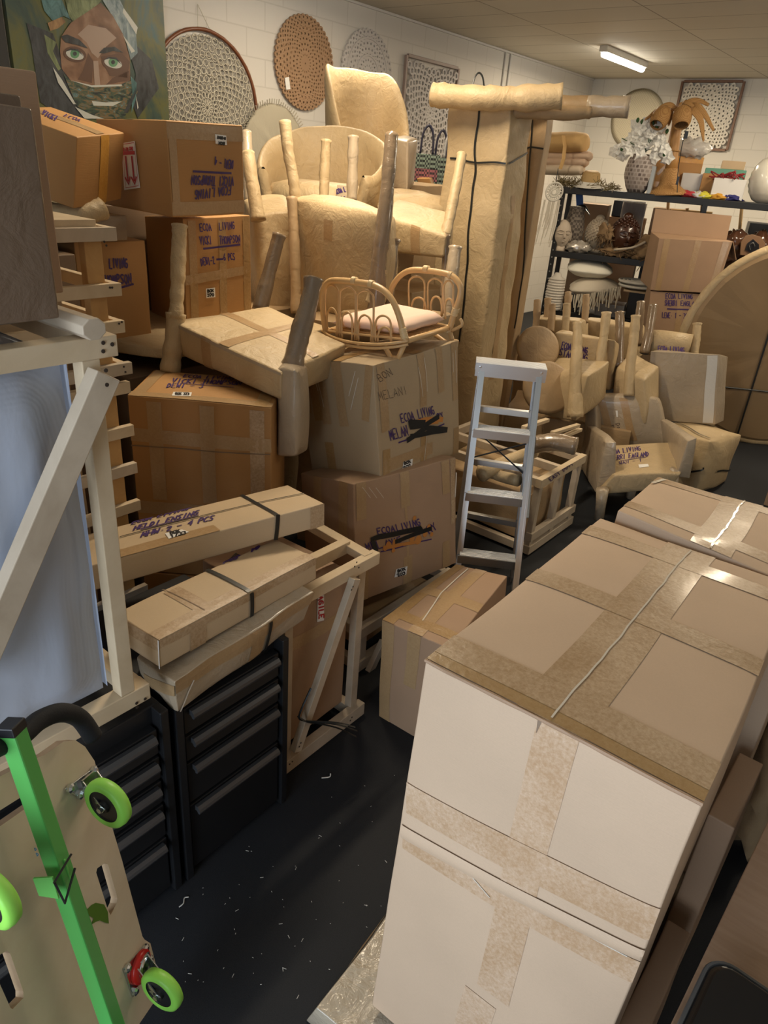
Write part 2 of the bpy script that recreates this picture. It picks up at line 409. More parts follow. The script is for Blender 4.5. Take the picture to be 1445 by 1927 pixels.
KEYS = ('Lb', 'Nb', 'Rb', 'Bb', 'Lt', 'Nt', 'Rt', 'Bt')
SG = dict(L=(-1, -1), N=(1, -1), R=(1, 1), B=(-1, 1))
def hexc(x, y, z, yaw, rx, ry, w, d, h, k=1.0, obs=None):
    """eight corners of a box (bottom centre, turn, tilts, size); k scales it about the camera; obs nudges corners onto photo pixels"""
    R = rotm(yaw, rx, ry); out = {}
    for key in KEYS:
        sx, sy = SG[key[0]]; p = V((x, y, z))+R@V((sx*w/2, sy*d/2, h if key[1] == 't' else 0))
        p = CAM+(p-CAM)*k
        if obs and key in obs: p = at(*obs[key], dep(p))
        out[key] = p
    return out
class Carton:
    def __init__(s, name, label, cat, C, mat, n=7, amp=.002, bulge=.004, group=None, bev=.004, freq=5, sag=0, parent=None, smooth=True):
        s.C = C; ctr = sum(C.values(), V((0, 0, 0)))/8
        def disp(p, u, v, nn):
            uu, vv = max(0, min(1, u)), max(0, min(1, v))
            b = bulge*math.sqrt(max(0, 16*uu*(1-uu)*vv*(1-vv)))
            q = p+noise.noise_vector(p*freq)*amp
            return q+nn*b-(V((0, 0, sag))*math.sqrt(max(0, 16*uu*(1-uu)*vv*(1-vv))) if nn.z > .7 else V((0, 0, 0)))
        s.F = {'F': Face(C['Lb'], C['Nb'], C['Nt'], C['Lt'], disp), 'X': Face(C['Nb'], C['Rb'], C['Rt'], C['Nt'], disp),
               'T': Face(C['Lt'], C['Nt'], C['Rt'], C['Bt'], disp), 'K': Face(C['Rb'], C['Bb'], C['Bt'], C['Rt'], disp),
               'W': Face(C['Bb'], C['Lb'], C['Lt'], C['Bt'], disp), 'D': Face(C['Bb'], C['Rb'], C['Nb'], C['Lb'], disp)}
        mb = MB()
        for f in s.F.values(): mb.patch(lambda u, v: f.P(u, v), n, n)
        s.root = mb.build(name, mat, parent, smooth=smooth, weld=True, bev=bev)
        if parent is None: tag(s.root, label, cat, group)
        s.parts = {}
    def mb(s, part, mat):
        k = (part, mat.name)
        if k not in s.parts: s.parts[k] = (MB(), part, mat)
        return s.parts[k][0]
    def tape(s, f, a, b, w=.048, mat=None, e=.0012, px=False):
        m = s.mb('packing_tape', mat or TAPE)
        (tape_px if px else tape_uv)(s.F[f], m, a, b, w, e)
        return s
    def write(s, f, text, a, b, h, w=.004, mat=None, **k): write(s.F[f], s.mb('marker_writing', mat or INK), text, a, b, h, w, **k); return s
    def line(s, f, pts, w=.005, mat=None, e=.0024): line(s.F[f], s.mb('marker_writing' if (mat or INK) in (INK, INK_K, INK_O, PEN) else 'film_streak', mat or INK), pts, w, e); return s
    def label(s, f, corners, lines=()):
        quad_on(s.F[f], s.mb('label_sticker', LABEL), corners, .0026)
        for t, a, b, h in lines: write(s.F[f], s.mb('label_print', INK_K), t, a, b, h, .0045, e=.0036, gap=.18, jit=0)
        return s
    def done(s, rename=None):
        for (mb, part, mat) in s.parts.values():
            if mb.v: (mb.pieces if part in ('packing_tape', 'film_streak', 'strap', 'black_strap') else mb.build)(part, mat, s.root, fixn=False)
        return s.root

# ------------------------------------------------------------------ the room
def brickm(name, c, mortar, sx, sz, axis, off=.5, ms=.006, bstr=.28, var=.03):
    m, t, b = nt(name, c, .75, spec=.25)
    g = t.nodes.new('ShaderNodeNewGeometry'); sp = t.nodes.new('ShaderNodeSeparateXYZ'); cb = t.nodes.new('ShaderNodeCombineXYZ')
    t.links.new(g.outputs['Position'], sp.inputs[0]); t.links.new(sp.outputs[axis[0]], cb.inputs[0]); t.links.new(sp.outputs[axis[1]], cb.inputs[1])
    k = t.nodes.new('ShaderNodeTexBrick'); k.offset = off; k.inputs['Scale'].default_value = 1; k.inputs['Mortar Size'].default_value = ms
    k.inputs['Brick Width'].default_value = sx; k.inputs['Row Height'].default_value = sz; k.inputs['Mortar Smooth'].default_value = .3
    k.inputs['Color1'].default_value = (*c, 1); k.inputs['Color2'].default_value = (*mul(c, 1-var), 1); k.inputs['Mortar'].default_value = (*mortar, 1)
    mp = t.nodes.new('ShaderNodeMapping'); mp.inputs['Location'].default_value = (.25, .0, 0); t.links.new(cb.outputs[0], mp.inputs[0]); t.links.new(mp.outputs[0], k.inputs['Vector'])
    t.links.new(k.outputs['Color'], b.inputs['Base Color'])
    n = noi(t, mapc(t), 40, 3)
    iv = math_(t, 'SUBTRACT', 1.0, k.outputs['Fac'])
    bump(t, b, math_(t, 'ADD', iv, math_(t, 'MULTIPLY', n, .08)), bstr, .004)
    return m, mp
WALL_Y, _ = brickm('white_block_wall', (.64, .61, .56), (.56, .53, .48), .40, .20, (1, 2))
WALL_X, _ = brickm('white_block_wall_end', (.70, .68, .63), (.60, .58, .53), .40, .20, (0, 2))
CEIL, cm = brickm('ceiling_tile', (.62, .57, .47), (.30, .26, .20), 1.25, .53, (0, 1), off=0, ms=.007, bstr=.3, var=.06)
cm.inputs['Location'].default_value = (4.10, -6.17+.53*20, 0)
FLOOR, t_, b_ = nt('dark_rubber_floor', (.010, .011, .013), .72, spec=.3)
n_ = noi(t_, mapc(t_), 400, 2, .7); n2_ = noi(t_, mapc(t_), 2.5, 4)
t_.links.new(ramp(t_, math_(t_, 'ADD', math_(t_, 'MULTIPLY', n_, .6), math_(t_, 'MULTIPLY', n2_, .4)), [(.35, (.0075, .009, .012)), (.72, (.021, .023, .027))]), b_.inputs['Base Color'])
bump(t_, b_, n_, .3, .002)
def struct(name, mb, mat, **k): return tag(mb.build(name, mat, **k), None, None, kind='structure')
x0, x1, y0, y1, HZ = ROOM['x0'], ROOM['x1'], ROOM['y0'], ROOM['y1'], ROOM['z']
struct('floor', MB().box(((x0+x1)/2, (y0+y1)/2, -.05), (x1-x0+.4, y1-y0+.4, .1)), FLOOR)
struct('ceiling', MB().box(((x0+x1)/2, (y0+y1)/2, HZ+.05), (x1-x0+.4, y1-y0+.4, .1)), CEIL)
struct('wall_left', MB().box((x0-.1, (y0+y1)/2, HZ/2), (.2, y1-y0+.4, HZ)), WALL_Y)
struct('wall_right', MB().box((x1+.1, (y0+y1)/2, HZ/2), (.2, y1-y0+.4, HZ)), WALL_Y)
struct('wall_back', MB().box(((x0+x1)/2, y1+.1, HZ/2), (x1-x0, .2, HZ)), WALL_X)
m_ = MB(); m_.box(((x0-1.8)/2, y0-.1, HZ/2), (-1.8-x0, .2, HZ)); m_.box(((.9+x1)/2, y0-.1, HZ/2), (x1-.9, .2, HZ)); m_.box((-.45, y0-.1, (2.55+HZ)/2), (2.7, .2, HZ-2.55))
struct('wall_front', m_, WALL_X)
WPAINT = plain('white_paint', (.62, .60, .56), .5)
m_ = MB(); q = onx(951, 95, -5.22)
m_.tube([(x0+.014, q.y, HZ), (x0+.014, q.y, .1)], .012, 8); m_.tube([(x0+.014, q.y+.12, HZ), (x0+.014, q.y+.12, .1)], .012, 8)
struct('trim_1', m_, WPAINT)
struct('trim_2', MB().box((x0+.012, y1/2+2, HZ-.012), (.024, 7, .02)), WPAINT)

# tubular ceiling lamps
LHOUSE = plain('lamp_housing', (.7, .68, .62), .5)
LEM = bpy.data.materials.new('lamp_diffuser_lit'); LEM.use_nodes = True; bb = LEM.node_tree.nodes['Principled BSDF']
bb.inputs['Emission Color'].default_value = (1, .93, .80, 1); bb.inputs['Emission Strength'].default_value = 22; bb.inputs['Base Color'].default_value = (.8, .8, .8, 1)
for k, (lx, ly, lf) in enumerate(TUBES):
    lab = 'lit white fluorescent batten on the ceiling above the far shelf' if k == 0 else None
    t = thing('ceiling_light', lab or 'lit fluorescent batten on the ceiling, %s' % ['', 'over the stacked wrapped chairs', 'over the wrapped cartons by the painting', 'over the round wrapped table top', 'over the big cartons in the foreground', 'in the far right corner'][k], 'lamp', (lx, ly, HZ-.08), 'fluorescent ceiling lamps')
    MB().box((lx, ly, HZ-.03), (.09, 1.2, .06)).build('lamp_housing', LHOUSE, t, bev=.004)
    MB().tube([(lx, ly-.56, HZ-.075), (lx, ly+.56, HZ-.075)], .035, 12).build('diffuser', LEM, t, smooth=False)
    l = bpy.data.lights.new('tube_light', 'AREA'); l.shape = 'RECTANGLE'; l.size = .12; l.size_y = 1.15; l.energy = TUBE_E*lf; l.color = TUBE_C
    o = bpy.data.objects.new('tube_light', l); COL.objects.link(o); o.location = (0, 0, -.05); o.parent = t

# ------------------------------------------------------------------ the painting and the wall hangings
def polyf(mb, pts, mi=0):
    k = len(mb.v); mb.mi = mi; mb.add(pts, [tuple(range(len(pts)))])
PX = -5.17
P_BG, t_, b_ = nt('paint_background', (.05, .07, .04), .45)
n_ = noi(t_, mapc(t_, (1, 1, .5)), 2.2, 5, .6, 1.8)
t_.links.new(ramp(t_, n_, [(.30, (.012, .022, .018)), (.45, (.03, .06, .045)), (.58, (.10, .10, .022)), (.72, (.03, .09, .10))]), b_.inputs['Base Color'])
P_SKIN, t_, b_ = nt('paint_skin', (.28, .14, .07), .45)
t_.links.new(ramp(t_, noi(t_, mapc(t_), 5, 4, .5, .8), [(.35, (.11, .05, .024)), (.52, (.20, .10, .052)), (.70, (.30, .18, .11))]), b_.inputs['Base Color'])
P_VEIL, t_, b_ = nt('paint_veil', (.05, .08, .06), .4)
t_.links.new(ramp(t_, noi(t_, mapc(t_, (1, 1, 3)), 8, 5, .6, 2), [(.36, (.012, .02, .022)), (.48, (.05, .085, .05)), (.56, (.20, .11, .04)), (.62, (.04, .12, .12)), (.78, (.55, .58, .52))]), b_.inputs['Base Color'])
def brush(name, c, c2, sc__=7):
    m, t, b = nt(name, c, .42); t.links.new(ramp(t, noi(t, mapc(t, (1, 1.6, .7)), sc__, 5, .65, 1.6), [(.35, c), (.62, c2)]), b.inputs['Base Color']); return m
P_C = [P_BG, P_SKIN, P_VEIL, brush('paint_black', (.010, .011, .013), (.045, .05, .055)), brush('paint_teal', (.03, .09, .09), (.10, .22, .22)), plain('paint_white', (.50, .50, .44), .4),
       plain('paint_iris', (.10, .26, .12), .3), brush('paint_sage', (.07, .09, .03), (.22, .26, .12)), plain('paint_light_skin', (.34, .24, .18), .4), brush('paint_ochre', (.16, .08, .03), (.45, .26, .10)), brush('paint_slate', (.07, .12, .14), (.30, .36, .36)), plain('paint_shadow_skin', (.10, .045, .024), .4)]
pt = thing('painting', 'large oil painting of a veiled face with green eyes on the block wall', 'painting', (x0+.02, 3.2, 1.5))
y_a, y_b = onx(18, 60, PX).y, onx(313, 110, PX).y
MB().box((x0+.024, (y_a+y_b)/2, 2.28), (.045, y_b-y_a, 1.72)).build('stretched_canvas', P_BG, pt)
MB().box((x0+.02, y_a-.05, 2.28), (.03, .06, 1.72)).build('dark_side_border', plain('frame_black', (.01, .01, .01), .5), pt)
im = MB()
def pp(mi, lay, *l):
    polyf(im, [onx(a/3.01, b/3.01, PX+lay*.0012) for a, b in l], mi)
def pel(mi, lay, cx_, cy_, rx_, ry_, rt=0, n=18):
    c_, s_ = math.cos(rt), math.sin(rt)
    pp(mi, lay, *[(cx_+rx_*math.cos(k*2*PI/n)*c_-ry_*math.sin(k*2*PI/n)*s_, cy_+rx_*math.cos(k*2*PI/n)*s_+ry_*math.sin(k*2*PI/n)*c_) for k in range(n)])
pp(3, 1, (150, 130), (300, 190), (350, 330), (400, 470), (520, 600), (480, 670), (330, 650), (230, 580), (200, 400), (180, 260))
pp(3, 1, (700, 190), (860, 340), (900, 500), (780, 670), (740, 560), (770, 420), (740, 320))
pp(4, 2, (235, 0), (350, 0), (400, 110), (360, 90), (300, 120), (250, 60)); pp(7, 2, (370, 0), (575, 0), (520, 70), (420, 130), (390, 90))
pp(7, 2, (250, 195), (320, 240), (300, 290), (345, 390), (330, 400), (270, 300))
pp(10, 2, (580, 0), (680, 0), (770, 190), (780, 300), (740, 340), (715, 240), (660, 130))
pp(5, 3, (700, 45), (780, 155), (772, 195), (695, 70)); pp(5, 3, (690, 190), (765, 290), (745, 300)); pp(9, 3, (270, 130), (350, 95), (372, 125), (330, 160), (285, 175))
pp(1, 3, (570, 15), (640, 90), (700, 200), (735, 330), (738, 455), (650, 492), (520, 488), (400, 455), (350, 390), (340, 290), (345, 210), (400, 130), (490, 70))
pp(8, 4, (440, 195), (500, 140), (600, 160), (660, 215), (600, 265), (555, 330), (520, 300), (490, 240))
pp(11, 4, (500, 300), (530, 350), (520, 470), (440, 450), (470, 400)); pp(8, 5, (528, 345), (556, 345), (568, 482), (536, 484)); pp(11, 4, (570, 320), (620, 430), (720, 440), (735, 350), (690, 300))
pp(11, 4, (600, 480), (735, 455), (733, 400), (640, 440))
for ex_, ey_ in ((424, 308), (641, 356)):
    pel(11, 5, ex_, ey_, 66, 44, .25); pel(5, 6, ex_, ey_+2, 52, 27, .28); pel(6, 7, ex_, ey_-4, 26, 27); pel(3, 8, ex_, ey_-4, 11, 12)
    pp(3, 9, (ex_-58, ey_-14), (ex_-25, ey_-34), (ex_+18, ey_-30), (ex_+54, ey_+14), (ex_+16, ey_-20), (ex_-24, ey_-24))
pp(3, 6, (345, 205), (380, 195), (450, 225), (500, 275), (440, 255), (370, 240)); pp(3, 6, (560, 300), (590, 270), (650, 265), (700, 300), (640, 288), (590, 303))
pp(2, 5, (360, 420), (400, 455), (520, 490), (650, 492), (745, 455), (780, 520), (730, 620), (700, 672), (500, 672), (430, 590))
pp(5, 6, (520, 572), (600, 580), (690, 575), (640, 600), (530, 598)); pp(5, 6, (300, 380), (350, 450), (430, 590), (415, 590), (330, 470)); pp(5, 6, (425, 605), (520, 650), (590, 672), (480, 672))
pp(5, 6, (400, 455), (520, 483), (690, 478), (690, 488), (520, 494)); pp(4, 6, (740, 430), (775, 470), (770, 560), (745, 640), (750, 520)); pp(5, 6, (770, 540), (785, 610), (778, 620)); pp(3, 6, (700, 640), (775, 480), (782, 500), (725, 640))
im.build('painted_face', P_C, pt, fixn=False)

LACE_B = plain('brown_lace', (.33, .20, .11), .7); LACE_W = plain('white_lace', (.52, .49, .47), .7); LACE_C = plain('cream_lace', (.50, .46, .37), .8)
CANE = plain('dark_cane', (.17, .055, .02), .4); FRAMEP = plain('lilac_grey_frame', (.27, .20, .17), .5)
def petal(c, a, b, ang, r0, r1, wd, n, off=0, N=9):
    out = []
    for k in range(N):
        t = 2*PI*k/N; rr = (r0+r1)/2+(r1-r0)/2*math.cos(t); w_ = wd*math.sin(t)*(1 if math.cos(t) < 0 else .9)
        p = a*math.cos(ang)*rr+b*math.sin(ang)*rr+(-a*math.sin(ang)+b*math.cos(ang))*w_
        out.append(c+p+n*off)
    return out
def circ(c, a, b, r, n, off=0, N=40): return [c+a*math.cos(2*PI*k/N)*r+b*math.sin(2*PI*k/N)*r+n*off for k in range(N)]
def mandala(mb, c, a, b, n, R, rings, th=.005, clip=None, cnt=None):
    for k in range(rings):
        r0, r1 = R*(k+.25)/rings, R*(k+1.12)/rings; m = max(8, int((cnt or 9)+k*4))
        for j in range(m):
            ang = 2*PI*(j+.5*(k % 2))/m; mid = (r0+r1)/2
            if clip:
                px_, py_ = math.cos(ang)*r1, math.sin(ang)*r1
                if max(abs(px_), abs(py_)) > clip: continue
            mb.tube(petal(c, a, b, ang, r0, r1, min(mid*PI/m*.95, R/rings*.5), n, .004), th, 4, closed=True, rot=.78)
AY, AZ, AX = V((0, 1, 0)), V((0, 0, 1)), V((1, 0, 0))
def circle_on_wall(l, r_, top):
    a = onx(*l, x0); b = onx(*r_, x0); return V((x0+.02, (a.y+b.y)/2, onx(*top, x0).z-(b.y-a.y)/2)), (b.y-a.y)/2
# hoop dream catcher
T_ = onx(369, 68, x0); R_ = onx(478, 215, x0); c = V((x0+.03, R_.y-.52, R_.z)); rr = .52
dc = thing('dream_catcher', 'large round lace dream catcher in a dark cane hoop beside the painting', 'wall hanging', c)
MB().tube(circ(c, AY, AZ, rr, AX, 0, 56), .014, 8, closed=True, jit=.12).build('cane_hoop', CANE, dc, smooth=True)
m_ = MB(); mandala(m_, c, AY, AZ, AX, rr*.93, 9, .0045, cnt=14)
for k in range(4): m_.tube(circ(c, AY, AZ, rr*(.2+.24*k), AX, 0, 44), .004, 4, closed=True)
m_.build('lace_web', LACE_C, dc)
m_ = MB().patch(lambda u, v: c+AX*(-.012)+AY*math.cos(u*2*PI)*rr*.92*v+AZ*math.sin(u*2*PI)*rr*.92*v, 40, 6); m_.build('lace_ground', plain('grey_net', (.36, .34, .30), .9), dc, fixn=False)
m_ = MB(); tp = c+V((0, 0, rr)); nl = onx(370, 8, x0)+V((.01, 0, 0)); m_.tube([tp+V((0, -.06, 0)), nl], .0025, 4); m_.tube([tp+V((0, .06, 0)), nl], .0025, 4); m_.build('hanging_string', LACE_C, dc)
# brown scalloped mandala
c, rr = circle_on_wall((508, 112), (626, 132), (566, 18)); rr *= .97
mh = thing('carved_mandala', 'brown scalloped round carved mandala hanging on the block wall', 'wall hanging', c)
m_ = MB(); mandala(m_, c, AY, AZ, AX, rr*.93, 9, .011, cnt=13)
for k in (2, 4, 6): m_.tube(circ(c, AY, AZ, rr*.93*k/8, AX, .004, 48), .006, 5, closed=True)
m_.build('carved_lattice', LACE_B, mh)
q = onx(541, 157, x0+.04); MB().box(q, (.004, .05, .09), rotm(0, 12)).build('price_tag', LABEL, mh)
# white mandala
c, rr = circle_on_wall((637, 130), (733, 148), (683, 50)); rr *= 1.0
mh = thing('carved_mandala', 'white round carved mandala hanging right of the brown one', 'wall hanging', c)
m_ = MB(); mandala(m_, c, AY, AZ, AX, rr*.95, 8, .013, cnt=12)
for k in (.42, .78): m_.tube(circ(c, AY, AZ, rr*k, AX, .01, 48), .012, 5, closed=True)
m_.build('carved_lattice', LACE_W, mh)
# pale feathered disc low on the wall
c = onx(517, 285, x0+.05); rr = .37
fd = thing('feather_disc', 'pale round fringed shell disc on the wall below the cane hoop', 'wall hanging', c)
m_ = MB().lathe([(0, .02), (rr*.3, .035), (rr*.6, .03), (rr*.93, .01), (rr, 0)], c, AX, 48); m_.shake(.012, 30); m_.build('woven_face', plain('pale_shell', (.42, .38, .29), .85, bmp=.8, bs=50), fd, smooth=True)
m_ = MB()
for k in range(90):
    t = 2*PI*k/90; d = AY*math.cos(t)+AZ*math.sin(t); m_.tube([c+d*rr*.95, c+d*rr*(1.05+random.uniform(0, .06))+AX*.01], .005, 4)
m_.build('fringe', plain('pale_fringe', (.45, .41, .32), .9), fd)
# square carved panels
def sq_panel(c, a, b, n, s, label, fm, lm, th=.010, rings=10, fw=.03):
    p = thing('carved_wall_art', label, 'wall hanging', c)
    m_ = MB()
    for sgn in (-1, 1):
        m_.beam(c+a*s*sgn-b*s, c+a*s*sgn+b*s, fw, .03, up=n); m_.beam(c+b*s*sgn-a*(s-.02), c+b*s*sgn+a*(s-.02), fw, .03, up=n)
    m_.build('panel_frame', fm, p, bev=.003)
    m_ = MB(); mandala(m_, c, a, b, n, s*1.42, rings, th, clip=s-.02, cnt=10); m_.build('carved_lattice', lm, p)
q1, q2 = onx(760, 98, x0), onx(860, 122, x0); s_ = (q2.y-q1.y)/2
sq_panel(V((x0+.03, (q1.y+q2.y)/2, (q1.z+q2.z)/2-s_-.02)), AY, AZ, AX, s_-.01, 'square white carved panel in a grey frame on the long block wall', FRAMEP, LACE_W, .014)
q1, q2 = ony(1285, 153, y1), ony(1404, 152, y1); s_ = (q2.x-q1.x)/2
sq_panel(V(((q1.x+q2.x)/2, y1-.03, q2.z-s_)), AX, AZ, V((0, -1, 0)), s_-.01, 'square white carved panel high on the far end wall behind the palm lamp', plain('brown_frame', (.20, .11, .07), .5), plain('white_carving', (.74, .71, .64), .7), .016, 11)
c = ony(1198, 225, y1-.02); rr = .38
rd = MB().lathe([(0, .02), (rr*.2, .03), (rr*.5, .02), (rr*.8, .015), (rr, 0)], c, (0, -1, 0), 48); rd.v = [p+V((0, -.006*math.sin(80*(p-c).length), 0)) for p in rd.v]
tag(rd.build('straw_disc', weave('pale_straw', (.74, .68, .52), (.64, .58, .43), 60, st=.2), smooth=True), 'pale round straw disc on the far end wall above the flowers', 'wall hanging')

# ------------------------------------------------------------------ black tool cabinets
def cabinet(y_lo, y_hi, label, fronts):
    X, zt = -1.2, .66
    t = thing('tool_cabinet', label, 'cabinet', (X-.24, (y_lo+y_hi)/2, 0), 'black tool cabinets')
    m_ = MB(); m_.box((X-.255, (y_lo+y_hi)/2, zt/2), (.45, y_hi-y_lo, zt)); m_.build('body', CABM, t, bev=.004)
    for sy in (y_lo+.012, y_hi-.012): MB().box((X-.02, sy, zt/2), (.055, .024, zt-.004)).build('side_post', CABM, t, bev=.003)
    for za, zb in fronts:
        d = MB().box((X-.018, (y_lo+y_hi)/2, (za+zb)/2), (.03, y_hi-y_lo-.062, zb-za-.006)).build('drawer', CABM, t, bev=.002)
        m_ = MB(); ya, yb = y_lo+.045, y_hi-.045; z = zb-.02
        prof = [(0, .012), (.012, .013), (.020, .006), (.023, -.002), (.020, -.010), (.012, -.012), (.010, -.006), (.004, -.004), (0, -.006)]
        m_.add([(X+px_, y, z+pz) for y in (ya, yb) for px_, pz in prof], [(k, k+1, 9+k+1, 9+k) for k in range(8)]+[tuple(range(9)), tuple(range(17, 8, -1))])
        m_.build('drawer_handle', CABH, d, smooth=False)
cabinet(.783, 1.175, 'black four drawer tool cabinet under the flat brown parcels', [(.02, .275), (.28, .43), (.435, .525), (.53, .62)])
cabinet(.20, .765, 'black tool cabinet behind the green trolley, half hidden', [(.02, .225), (.23, .35), (.355, .435), (.44, .52), (.525, .61)])

# ------------------------------------------------------------------ crates
def nails(mb, pts, n, r=.0035):
    for p in pts: mb.lathe([(0, .0016), (r, .0012), (r, 0)], p, n, 8)
# big crate with the white sheet
X = -1.2; ye = .725; zb, zt = .715, 1.58; ys = -.30
cr_ = thing('timber_crate', 'tall pine crate around a white sheeted load, on the tool cabinet', 'crate', (X-.3, .2, zb))
MB().beam((X-.02, ys, zt-.02), (X-.02, ye+.0, zt-.02), .04, .04).build('top_rail', PINE, cr_, bev=.002)
MB().beam((X-.02, ys, zb+.022), (X-.02, ye, zb+.022), .04, .045).build('bottom_rail', PINE, cr_, bev=.002)
a_, b_ = onx(189, 767, X-.05), onx(240, 1295, X-.05)
MB().beam((X-.02, ye-.055, zb+.045), (X-.02, ye-.055, zt-.04), .036, .035, up=(1, 0, 0)).build('post', PINE, cr_, bev=.002)
MB().beam((X-.06, ys+.03, zb+.045), (X-.06, ys+.03, zt-.04), .035, .035).build('post', PINE, cr_, bev=.002)
p_, q_ = onx(196, 703, X+.02), onx(-60, 1300, X+.02)
MB().beam(p_, q_, .034, .05, up=(0, 0.8, .5)).build('diagonal_brace', PINE_G, cr_, bev=.002)
for zz in (zt-.02, zb+.022):
    for yy in (ye-.02, ys+.02): MB().beam((X-.04, yy, zz), (X-.62, yy, zz), .04, .04).build('cross_rail', PINE, cr_, bev=.002)
    MB().beam((X-.62, ys, zz), (X-.62, ye, zz), .04, .04).build('rear_rail', PINE, cr_, bev=.002)
m_ = MB(); nails(m_, [onx(194, 645, X+.001), onx(211, 648, X+.001), onx(194, 661, X+.001), onx(257, 1323, X+.001), onx(273, 1315, X+.001), onx(258, 1331, X+.001)], AX, .004)
nails(m_, [onx(199, 697, X+.046), onx(201, 724, X+.046)], AX, .004); m_.pieces('nail', NAILM, cr_)
def sheet(u, v):
    y = ys+.03+(ye-.085-ys-.03)*u; z = zb+.05+(zt-.045-zb-.05)*v
    e = min(1, 12*u*(1-u))*min(1, 12*v*(1-v))
    return V((X-.055+.035*e+.012*noise.noise(V((y*4, z*3, 2)))+.006*noise.noise(V((y*14, z*6, 5))), y, z))
ld = MB().patch(sheet, 60, 60); ld.patch(lambda u, v: V((X-.055-.5*v, ys+.03+(ye-.105-ys)*u, zt-.045+.07*min(1, 4*v)*min(1, 6*(1-u))*min(1, 5*u)+.012*noise.noise(V((u*6, v*5, 1))))), 30, 16)
ld.patch(lambda u, v: V((X-.055-.5*u, ye-.075, zb+.05+(zt-.095-zb)*v)), 10, 10)
sh = ld.build('sheeted_load', CLOTH, None, smooth=True, fixn=False); tag(sh, 'white woven sheet wrapped load inside the tall pine crate', 'wrapped load')
m_ = MB(); pts = [onx(a, b, X-.018) for a, b in ((181, 808), (184, 855), (190, 905), (194, 940), (202, 1000), (207, 1075), (213, 1130), (220, 1180), (225, 1240), (228, 1290))]
m_.tube(pts, .0035, 6); m_.build('blue_cord', BLUEP, sh)
# timber bar lying on the crate
a_ = onx(178, 619, X+.03); tb = MB().tube([V((a_.x-.5, a_.y, zt+.022)), V((a_.x-.25, a_.y, zt+.022)), V((a_.x, a_.y, zt+.022))], .024, 8, rot=.39, flat=.85)
tag(tb.build('timber_bar', PINE_G, bev=.002), 'round edged timber bar lying across the top of the tall crate', 'timber')

# tall slatted crate behind
X = -1.8; ye = 1.115
sc_ = thing('slatted_crate', 'tall pine slatted crate behind the white sheeted crate', 'crate', (X-.2, .7, 0))
for yy, mt in ((ye-.06, PINE_O), (.25, PINE_O)):
    for xx in (X-.035, X-.40): MB().beam((xx, yy, 0), (xx, yy, 1.68), .05, .03, up=(1, 0, 0)).build('post', mt, sc_, bev=.002)
for k, (px_, py_) in enumerate(((214, 441), (227, 545), (238, 614), (251, 692), (249, 728), (243, 812), (246, 884), (250, 955), (252, 1040), (252, 1120))):
    z = onx(px_, py_, X).z
    MB().beam((X-.01, .15, z), (X-.01, ye+(.012 if k in (3,) else 0), z), .02, .034).build('slat', PINE if k % 3 else PINE_G, sc_, bev=.0015)
    if k < 4: MB().beam((X-.02, ye-.012, z), (X-.45, ye-.012, z), .022, .034).build('end_slat', PINE, sc_, bev=.0015)
MB().box((X-.22, .62, 1.705), (.40, .9, .02)).build('lid_board', PINE, sc_, bev=.002)
m_ = MB(); nails(m_, [onx(a, b, X+.001) for a, b in ((196, 455), (200, 462), (207, 541), (211, 541), (224, 609), (229, 606), (233, 690), (236, 700))], AX, .003); m_.pieces('nail', NAILM, sc_)
C = hexc(X-.23, .62, .03, 0, 0, 0, .30, .72, 1.60)
tag(Carton('wrapped_pack', None, None, C, PAPER_B, n=10, amp=.008, bulge=.006).done(), 'brown paper wrapped panel inside the slatted crate', 'package')
PKG_D = paper('dark_brown_film', (.155, .105, .07), rough=.35, gloss=.25, crease=.4)
# packages on the left edge, standing above the crate
z0_ = zt+.03
C = {k: None for k in KEYS}
def pris(xa, xb, ya, yb, za, zb_): return dict(Lb=V((xa, ya, za)), Nb=V((xb, ya, za)), Rb=V((xb, yb, za)), Bb=V((xa, yb, za)), Lt=V((xa, ya, zb_)), Nt=V((xb, ya, zb_)), Rt=V((xb, yb, zb_)), Bt=V((xa, yb, zb_)))
Xd = -1.20; yr = onx(112, 598, Xd).y; zbd = onx(112, 598, Xd).z; ztd = onx(70, 206, Xd).z
cb_ = Carton('film_wrapped_package', 'dark brown film wrapped package standing on the tall crate at left edge', 'package', pris(Xd-.10, Xd, -.15, yr, zbd, ztd), PKG_D, n=12, amp=.004, bulge=.008)
cb_.tape('X', (.62, 0), (.62, 1), .05, tapem('dark_tape', (.13, .085, .05), (.18, .12, .08))); cb_.done()
Xe = -1.32; yr2 = onx(56, 300, Xe).y; zt2 = onx(54, 181, Xe).z
Carton('film_wrapped_package', 'small film wrapped package just behind the dark one at left edge', 'package', pris(Xe-.08, Xe, -.15, yr2, zbd, zt2), PKG_D, n=10, amp=.004, bulge=.006).done()
Xg = -1.50; yr3 = onx(76, 200, Xg).y; zt3 = onx(74, 136, Xg).z
cb_ = Carton('cardboard_carton', 'plain carton with rounded top flap at the top left corner', 'box', pris(Xg-.4, Xg, -.2, yr3, zbd-.02, zt3), CARTON2, n=8, amp=.003, bulge=.006); cb_.tape('X', (.8, 0), (.8, 1), .05); cb_.done()
MB_s = Carton('cardboard_carton', 'low carton supporting the packages behind the tall crate', 'box', pris(Xg-.24, Xd-.0-.11, -.2, .55, zt+.0, zbd-.0), CARTON2, n=4, amp=.001).done()
